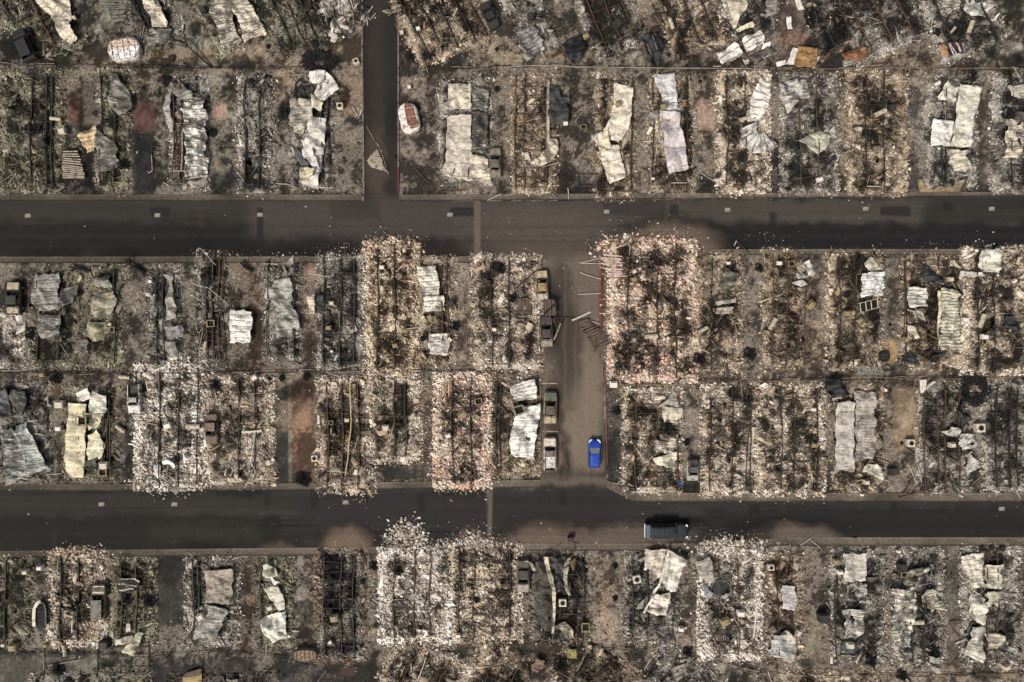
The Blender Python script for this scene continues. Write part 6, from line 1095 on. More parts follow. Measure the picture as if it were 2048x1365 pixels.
def tank_proto():
    r = empty('water_heater', (0, 0, -50)); m = MB(); m.tube([(-.75, 0, .28), (.75, 0, .28)], .26, 14); m.build('tank', grime('heater_skin', (.42, .37, .28), (.05, .04, .03), .35, 2.4, .6), r)
    for x in (-.77, .77): m = MB(); m.tube([(x - .03, 0, .28), (x + .03, 0, .28)], .2, 12); m.build('end_cap', M_RUST, r)
    m = MB(); m.tube([(.8, .08, .33), (.98, .08, .33)], .03); m.build('pipe_stub', M_STEEL, r); return tag(r, 'x', 'water heater')
def frame_proto():
    r = empty('gutted_cooker', (0, 0, -50)); m = MB()
    for a, b in (((-.4, -.35), (.4, -.35)), ((.4, -.35), (.4, .35)), ((.4, .35), (-.4, .35)), ((-.4, .35), (-.4, -.35))):
        m.bar((*a, .7), (*b, .7), .10, .06); m.bar((*a, 0), (*a, .7), .07)
    m.build('frame', M_YELLOW, r); m = MB(); m.box((0, 0, .25), (.7, .6, .3)); m.build('oven_box', M_HOLE, r); return tag(r, 'x', 'cooker')
def shrub_proto(seed, R0=.8):
    rs = random.Random(seed); r = empty('charred_shrub', (0, 0, -50)); m = MB()
    for i in range(46):
        a = rs.uniform(0, 6.28); e = rs.uniform(.1, 1.3); l = rs.uniform(.4, 1) * R0; p = Vector((rs.uniform(-.1, .1), rs.uniform(-.1, .1), 0)); q = p + Vector((math.cos(a) * math.cos(e), math.sin(a) * math.cos(e), math.sin(e))) * l
        k = q + Vector((rs.uniform(-.2, .2), rs.uniform(-.2, .2), rs.uniform(-.05, .1))) * R0; m.tube([p, q, k], .035, 4, .008)
    m.build('twigs', M_BLACK, r); m = MB()
    for i in range(60):
        a = rs.uniform(0, 6.28); d = R0 * .8 * rs.random() ** .6; m.box((math.cos(a) * d, math.sin(a) * d, rs.uniform(0, .25)), [rs.uniform(.08, .3) for _ in range(3)], Matrix.Rotation(rs.uniform(0, 3), 3, Vector((rs.random(), rs.random(), 1))))
    m.build('charred_leaves', M_BLACK, r); return tag(r, 'x', 'burned shrub')
def tyre_proto():
    r = empty('discarded_tyre_casing', (0, 0, -50)); m = MB(); m.ring((0, 0, 0), .36, .18, .2); m.build('tyre', M_BLACK, r); m = MB(); m.ring((0, 0, .02), .18, .07, .14, 14); m.build('rim', M_STEEL, r); return tag(r, 'x', 'tyre')
PR = {'ac': [ac_proto(), 'cream air conditioner casing', 'air conditioner casings'], 'wb': [box_proto(M_WHITE, 'washing_machine', 'washing machine'), 'white washing machine', 'white appliances'], 'cb': [box_proto(M_CREAM, 'metal_cabinet', 'cabinet'), 'cream metal cabinet', 'metal cabinets'],
      'bb': [box_proto(M_STEEL, 'charred_cabinet', 'cabinet'), 'charred dark cabinet', 'metal cabinets'], 'yb': [box_proto(M_YELLOW, 'yellowed_cabinet', 'cabinet'), 'yellowed metal cabinet', 'metal cabinets'], 'wh': [tank_proto(), 'toppled water heater', 'water heaters'], 'fr': [frame_proto(), 'gutted cooker frame', 'gutted cookers'],
      'sh': [shrub_proto(1), 'black charred shrub', 'charred shrubs'], 's2': [shrub_proto(5, 1.1), 'big black charred shrub', 'charred shrubs'], 'ty': [tyre_proto(), 'burned tyre', 'burned tyres']}
ITEMS = [('ac', 'A2', 690, 420, 20, .9), ('ac', 'A2', 580, 725, 4, 1), ('wb', 'A2', 1053, 593, 3, .6), ('wb', 'A2', 1113, 195, 20, .7), ('cb', 'A2', 1000, 220, 10, .7), ('ty', 'A1', 1158, 388, 0, 1.3), ('ty', 'A1', 636, 768, 0, 1.0), ('cb', 'A1', 420, 892, 8, 1.2), ('wh', 'A1', 375, 808, 175, 1), ('bb', 'A1', 285, 980, 30, 1.4),
 ('yb', 'A1', 1228, 795, 5, .8), ('cb', 'A1', 505, 120, 20, .6), ('bb', 'A1', 1385, 70, 20, 1), ('bb', 'A3', 140, 110, 10, 1.1), ('cb', 'A3', 313, 463, 5, .4), ('yb', 'A3', 520, 247, 30, 1), ('bb', 'A3', 735, 160, 40, 1.5), ('yb', 'A3', 740, 712, 20, .9), ('wb', 'A3', 810, 752, 20, .5), ('yb', 'A3', 1050, 728, 8, 1.0), ('bb', 'A3', 50, 1005, 12, .8),
 ('wb', 'A3', 380, 840, 5, .8), ('wh', 'A3', 705, 775, 10, .8), ('wh', 'A3', 1600, 808, 17, 1), ('fr', 'A3', 1295, 558, 0, .9), ('wh', 'A3', 1105, 160, 110, 1.0), ('wb', 'A3', 975, 1220, 10, .5), ('bb', 'A3', 1420, 1200, 0, .8), ('fr', 'A3', 500, 870, 0, .9), ('sh', 'A3', 1085, 375, 0, .5),
 ('yb', 'A4', 310, 30, 20, .7), ('wb', 'A4', 1187, 568, 40, .7), ('fr', 'A4', 975, 490, 0, .7), ('bb', 'A4', 875, 735, 0, 1.2), ('wh', 'A4', 1292, 205, 50, .7), ('cb', 'A4', 650, 880, 0, .7), ('wb', 'A4', 380, 1225, 20, .9), ('yb', 'A4', 885, 390, 30, .5), ('wh', 'A4', 800, 765, 25, 1.2), ('wh', 'A4', 1420, 180, 70, 1.2),
 ('wb', 'B1', 1185, 327, 2, .65), ('fr', 'B1', 884, 708, 0, .95), ('yb', 'B1', 1208, 672, 70, .8), ('fr', 'B1', 1660, 660, 3, 1.2), ('wh', 'B1', 1612, 835, 80, .8), ('yb', 'B1', 337, 1062, 8, .9), ('cb', 'B1', 868, 665, 0, .6), ('cb', 'B2', 603, 498, 5, .8), ('yb', 'B2', 583, 692, 4, .9), ('wb', 'B2', 605, 878, 0, .5), ('bb', 'B2', 1540, 500, 28, 1.3),
 ('wb', 'B2', 1000, 215, 0, .8), ('yb', 'B2', 1040, 258, 5, .6), ('wb', 'B2', 1885, 705, 0, .7), ('yb', 'B2', 1375, 605, 30, .8), ('yb', 'B2', 1105, 832, 10, .9), ('cb', 'B2', 1318, 610, 40, .8), ('bb', 'B3', 1100, 245, 0, 1.1), ('bb', 'B3', 970, 755, 5, 1.2), ('wh', 'B3', 1115, 760, 3, 1.2), ('yb', 'B3', 980, 310, 20, .9), ('yb', 'B3', 2018, 735, 165, 1.1), ('wb', 'B3', 1720, 183, 0, .6),
 ('fr', 'B3', 1752, 172, 0, .6), ('wh', 'B3', 1520, 710, 30, 1.0), ('ty', 'B3', 855, 990, 0, 1.3), ('bb', 'B3', 850, 1015, 0, .6), ('fr', 'B4', 213, 190, 0, 1.0), ('wb', 'B4', 120, 183, 0, .8), ('yb', 'B4', 540, 275, 10, .6), ('wb', 'B4', 527, 394, 0, .6), ('yb', 'B4', 655, 578, 4, 1.0), ('yb', 'B4', 755, 632, 40, .9), ('wb', 'B4', 1735, 762, 0, 1.0), ('fr', 'B4', 1735, 802, 0, .9), ('wb', 'B4', 1585, 628, 3, .9),
 ('wb', 'B4', 1974, 323, 62, .6), ('cb', 'B4', 490, 952, 0, .5), ('fr', 'B4', 1075, 312, 5, .6), ('yb', 'B4', 1108, 785, 88, .9), ('wh', 'B4', 75, 665, 60, 1.2), ('yb', 'B4', 370, 510, 50, 1.4), ('wh', 'B4', 1730, 640, 70, 1.3), ('cb', 'B4', 1470, 310, 0, .8), ('ty', 'B4', 975, 920, 0, 2.2), ('sh', 'B4', 665, 430, 0, .9), ('sh', 'B4', 885, 690, 0, .7), ('sh', 'B4', 1000, 670, 0, .4), ('sh', 'B4', 935, 600, 0, .35),
 ('fr', 'C1', 640, 405, 0, 1.7), ('cb', 'C1', 815, 752, 2, 1.4), ('fr', 'C1', 808, 810, 2, 1.3), ('wh', 'C1', 945, 468, 145, 1), ('wh', 'C1', 975, 58, 175, 1.0), ('ty', 'C1', 840, 128, 0, .9), ('cb', 'C1', 465, 272, 0, 1.5), ('wb', 'C1', 465, 460, 0, 1), ('wh', 'C1', 1512, 448, 0, 1.3), ('wb', 'C1', 1318, 440, 20, 1.2), ('wb', 'C1', 1098, 690, 0, .7), ('yb', 'C1', 1240, 455, 30, .7), ('wb', 'C1', 2005, 60, 40, .9), ('fr', 'C1', 1803, 626, 0, .5),
 ('ac', 'C2', 470, 697, 3, 1.0), ('fr', 'C2', 600, 415, 0, .7), ('cb', 'C2', 725, 395, 0, .8), ('wb', 'C2', 1522, 518, 20, .9), ('fr', 'C2', 1760, 250, 10, 1.1), ('cb', 'C2', 1028, 455, 0, 1.1), ('yb', 'C2', 1640, 350, 40, 1.3), ('yb', 'C2', 1745, 375, 150, 1.1), ('fr', 'C3', 72, 320, 20, 1.6), ('fr', 'C3', 40, 268, 20, .8), ('wb', 'C3', 816, 115, 0, 1.3), ('wb', 'C3', 986, 158, 0, .5), ('wb', 'C3', 957, 155, 0, .4),
 ('bb', 'C3', 983, 560, 0, .8), ('wh', 'C3', 1925, 500, 90, 1.1), ('ac', 'C4', 1708, 458, 3, 1.4), ('wb', 'C4', 391, 312, 0, .7), ('ac', 'C4', 1160, 578, 0, 1.2), ('bb', 'C4', 1025, 800, 10, 1.5), ('wb', 'C4', 772, 985, 0, .5), ('cb', 'C4', 805, 885, 0, .9), ('yb', 'C4', 398, 592, 0, .9), ('cb', 'C4', 1480, 590, 5, 1.0), ('cb', 'D1', 1575, 765, 30, 1.2), ('yb', 'D1', 100, 1005, 0, 1.4), ('cb', 'D1', 28, 985, 0, .7), ('yb', 'D1', 362, 988, 0, .7),
 ('wb', 'D1', 315, 377, 0, .9), ('cb', 'D1', 200, 410, 10, .9), ('yb', 'D1', 1195, 405, 10, .8), ('yb', 'D1', 1590, 690, 30, .7), ('wh', 'D1', 500, 1035, 100, 1.0), ('bb', 'D1', 815, 985, 0, 1.6), ('yb', 'D2', 1683, 533, 0, .9), ('yb', 'D2', 935, 868, 70, 1.1), ('yb', 'D2', 625, 775, 10, 1.4), ('wh', 'D2', 1765, 765, 0, 1.0), ('wb', 'D2', 592, 962, 30, .6), ('wb', 'D2', 1600, 910, 0, .8), ('cb', 'D2', 118, 690, 20, 1.0),
 ('ac', 'D3', 1000, 470, 12, 1.25), ('ac', 'D3', 415, 655, 0, 1.2), ('bb', 'D3', 476, 150, 5, .95), ('wb', 'D3', 1348, 860, 0, .9), ('fr', 'D3', 595, 848, 90, 1.4), ('yb', 'D3', 1695, 800, 25, 1.6), ('wb', 'D3', 1820, 738, 0, 1.2), ('ac', 'D4', 55, 375, 5, .95), ('wb', 'D4', 597, 412, 5, .9), ('yb', 'D4', 575, 330, 5, 1.2), ('fr', 'D4', 1098, 430, 3, 1.0), ('bb', 'D4', 1095, 372, 5, 1.4), ('wb', 'D4', 1062, 248, 20, .6), ('bb', 'D4', 475, 775, 5, 1.8),
 ('cb', 'D4', 680, 990, 0, 1.2), ('ty', 'D4', 1730, 233, 0, .9), ('ty', 'D4', 1808, 230, 0, .9), ('ty', 'D4', 1898, 236, 0, 1.1), ('cb', 'D4', 265, 890, 60, 1.0), ('wh', 'D4', 1215, 815, 0, 1.2), ('cb', 'D4', 1905, 1160, 20, 1.0),
 ('sh', 'A1', 1120, 545, 0, 1.2), ('s2', 'A1', 105, 680, 0, 1.0), ('sh', 'A1', 972, 598, 0, .5), ('s2', 'A1', 205, 870, 40, 1.6), ('sh', 'A1', 1440, 900, 0, 1.1), ('s2', 'A1', 830, 1120, 30, 1.1), ('sh', 'A2', 180, 770, 0, 1.3), ('sh', 'A2', 85, 315, 0, .6), ('sh', 'A2', 400, 290, 0, 1.0), ('s2', 'A2', 1060, 385, 0, .8), ('sh', 'A2', 1648, 335, 0, .5), ('sh', 'A2', 1650, 605, 0, .8), ('sh', 'A2', 955, 1070, 0, .4), ('s2', 'A2', 1215, 60, 0, .9),
 ('s2', 'B1', 235, 745, 0, 1.5), ('s2', 'B1', 1620, 270, 0, 1.4), ('sh', 'B1', 620, 420, 0, .6), ('sh', 'B2', 310, 800, 0, .8), ('sh', 'B2', 315, 885, 0, .8), ('s2', 'B2', 1570, 680, 0, 1.0), ('sh', 'B2', 1320, 780, 0, .7), ('s2', 'B2', 1930, 220, 0, 1.2), ('sh', 'B2', 2025, 465, 0, .8), ('s2', 'B3', 10, 465, 0, .8), ('s2', 'B3', 1900, 900, 0, 1.3), ('s2', 'B3', 1500, 940, 0, 1.2), ('s2', 'B3', 1970, 220, 0, .9),
 ('s2', 'C2', 370, 870, 0, 1.5), ('sh', 'C2', 395, 60, 0, .9), ('sh', 'C2', 205, 70, 0, .8), ('sh', 'C2', 110, 75, 0, .5), ('sh', 'C1', 300, 250, 0, .6), ('s2', 'C1', 1690, 120, 0, 1.1), ('s2', 'C1', 420, 60, 0, 1.3), ('sh', 'C3', 1395, 575, 0, .9), ('sh', 'C3', 1080, 345, 0, .8), ('s2', 'C3', 1240, 470, 0, 1.3), ('s2', 'C3', 1880, 240, 0, .9), ('sh', 'C3', 850, 330, 0, .9), ('sh', 'C4', 475, 450, 0, .6), ('s2', 'C4', 380, 560, 0, 1.1), ('sh', 'C4', 1090, 580, 0, .4),
 ('s2', 'D1', 445, 1190, 0, 1.2), ('s2', 'D1', 560, 690, 0, 1.1), ('s2', 'D1', 990, 630, 0, 1.2), ('s2', 'D1', 1165, 650, 0, 1.2), ('s2', 'D2', 930, 370, 0, .9), ('sh', 'D2', 845, 490, 0, .7), ('sh', 'D2', 1745, 640, 0, .8), ('s2', 'D2', 1125, 410, 0, .9), ('sh', 'D2', 835, 1000, 0, .5), ('sh', 'D3', 830, 370, 0, .7), ('sh', 'D3', 830, 625, 0, .7), ('s2', 'D3', 1405, 1050, 0, 1.0), ('s2', 'D3', 400, 1160, 0, 1.5), ('sh', 'D3', 985, 600, 0, .7),
 ('s2', 'D4', 1355, 1050, 0, 1.3), ('s2', 'D4', 860, 1130, 0, 1.2), ('sh', 'D4', 515, 535, 0, .4), ('s2', 'D4', 1100, 1240, 0, 1.1), ('s2', 'A4', 745, 915, 0, .9), ('s2', 'A4', 1695, 770, 0, 1.5), ('s2', 'A4', 1750, 400, 0, .9), ('s2', 'A4', 1190, 210, 0, .9), ('s2', 'A4', 1440, 510, 0, 1.1), ('s2', 'A4', 1680, 490, 0, .9)]
_seen = {}
for k, t, x, y, a, s in ITEMS:
    pr, desc, grp = PR[k]; sx, sy = S(t, x, y); z = .15 if k not in ('sh', 's2', 'ty') else .0
    inside = any(h[0] < sx < h[2] and h[1] < sy < h[3] for h in HOMES); z = .22 if inside else .02
    if (k, t, x) in (('yb', 'A3', 740), ('yb', 'A3', 1050), ('fr', 'C1', 640), ('cb', 'D1', 1575), ('fr', 'C3', 72)): z = .75
    p = P(t, x, y, z + .5 * s); sz = 'large ' if s >= 1.3 and k not in ('s2',) else ('small ' if s <= .6 else '')
    for ad in ('', 'scorched ', 'dented ', 'tilted ', 'battered ', 'dusty '):
        lab = sz + ad + desc + ' ' + where(sx, sy)
        if lab not in _seen: break
    _seen[lab] = 1
    s = s * (.8 if k in ('sh', 's2') else 1); dup(pr, (p[0], p[1], z), math.radians(a), lab, grp, (s, s, s * (.8 if s > 1 else 1)))
for k in PR:
    r = PR[k][0]
    for c in list(r.children): bpy.data.objects.remove(c)
    bpy.data.objects.remove(r)

# charred rings: burned trampolines and pools
def ring_thing(label, t, x, y, rx, ry, catg, name, n=420):
    a = P(t, x, y); r = empty(name, (a[0], a[1], .02)); tag(r, label, catg); rs = random.Random(x); m = MB(); m.ring((0, 0, .1), 1.0, .95, .08, 28, rx * PX, ry * PX); m.build('rim', M_STEEL, r); m = MB()
    for i in range(n):
        b = rs.uniform(0, 6.28); d = rs.gauss(.85, .17); l = rs.uniform(.2, .9); q = Matrix.Rotation(b + rs.gauss(0, .5), 3, 'Z') @ Matrix.Rotation(rs.uniform(-.5, .5), 3, 'Y')
        m.box((math.cos(b) * d * rx * PX, math.sin(b) * d * ry * PX, rs.uniform(.03, .3)), (l, rs.uniform(.04, .16), rs.uniform(.04, .16)), q)
    m.build('charred_branches', M_BLACK, r)
ring_thing('black charred ring of branches beside the top fence', 'A2', 445, 425, 31, 19, 'burned heap', 'charred_branch_ring')
ring_thing('black ring of charred trimmings beside the four beams', 'C4', 1655, 160, 27, 27, 'burned heap', 'charred_branch_ring')
a = P('D3', 1655, 530); r = empty('hot_tub', (a[0], a[1], .30)); tag(r, 'black oval hot tub pit with a pale rim in row five', 'hot tub')
m = MB(); m.ring((0, 0, 0), 1.32, 1.14, .22, 32, 1.1, .9); m.build('rim', grime('tub_rim', (.16, .16, .15), (.05, .05, .05), .5, 2), r); m = MB(); m.cyl((0, 0, .12), 1.12, .06, 28); o = m.build('basin', grime('tub_sludge', (.030, .032, .032), (.01, .01, .01), .5, 2), r); o.scale = (1.1, .9, 1)

# burned trees
def tree(label, t, x0, y0, x1, y1, seed, r0=.16, spread=1.0, nb=9, zt=.5, nm='burned_tree'):
    rs = random.Random(seed); a = P(t, x0, y0); b = P(t, x1, y1, zt); r = empty(nm, (a[0], a[1], 0)); tag(r, label, 'burned tree', 'burned trees')
    A = Vector((0, 0, .15)); B = Vector((b[0] - a[0], b[1] - a[1], zt)); mid = A.lerp(B, .5) + Vector((rs.uniform(-.15, .15), rs.uniform(-.15, .15), .1)); m = MB(); m.tube([A, mid, B], r0, 7, r0 * .4); m.build('trunk', M_BLACK, r)
    d = (B - A).normalized(); L = (B - A).length
    for i in range(nb):
        s = rs.uniform(.25, 1.0); p = A.lerp(B, s); an = rs.choice((-1, 1)) * rs.uniform(.35, 1.0); q = Matrix.Rotation(an, 3, 'Z') @ d; l = L * rs.uniform(.25, .5) * spread; e = p + q * l + Vector((0, 0, rs.uniform(-.1, .4)))
        m = MB(); m.tube([p, p.lerp(e, .5) + Vector((0, 0, .1)), e], r0 * .35, 5, .015)
        for k in range(3):
            g = p.lerp(e, rs.uniform(.4, .9)); h = g + (Matrix.Rotation(rs.uniform(-.9, .9), 3, 'Z') @ q) * l * rs.uniform(.25, .5); m.tube([g, h], r0 * .15, 4, .01)
        m.build('branch', M_BLACK, r)
tree('long bare fallen tree lying across the top left fence', 'A1', 1450, 468, 1230, 270, 1, .15, 1.0, 14, 1.0)
tree('short black fallen tree leftmost beside the upper road', 'B1', 705, 250, 545, 215, 2, .3, .8, 6)
tree('forked black fallen tree beside the upper road above the olive roof', 'B1', 1140, 262, 985, 170, 3, .32, .9, 7)
tree('black forked stump beside the upper road right of the four long grey beams', 'B1', 1995, 250, 1890, 175, 4, .3, .8, 6)
tree('black twisted tree stump by the end of the brown driveway', 'C2', 500, 850, 570, 800, 5, .14, .9, 5)
tree('thin black burned tree by the corner plot hedge', 'C3', 860, 280, 800, 330, 6, .1, 1.2, 8)
tree('bare black tree right of the black floor plot', 'D2', 1000, 770, 940, 680, 7, .08, 1.2, 9)

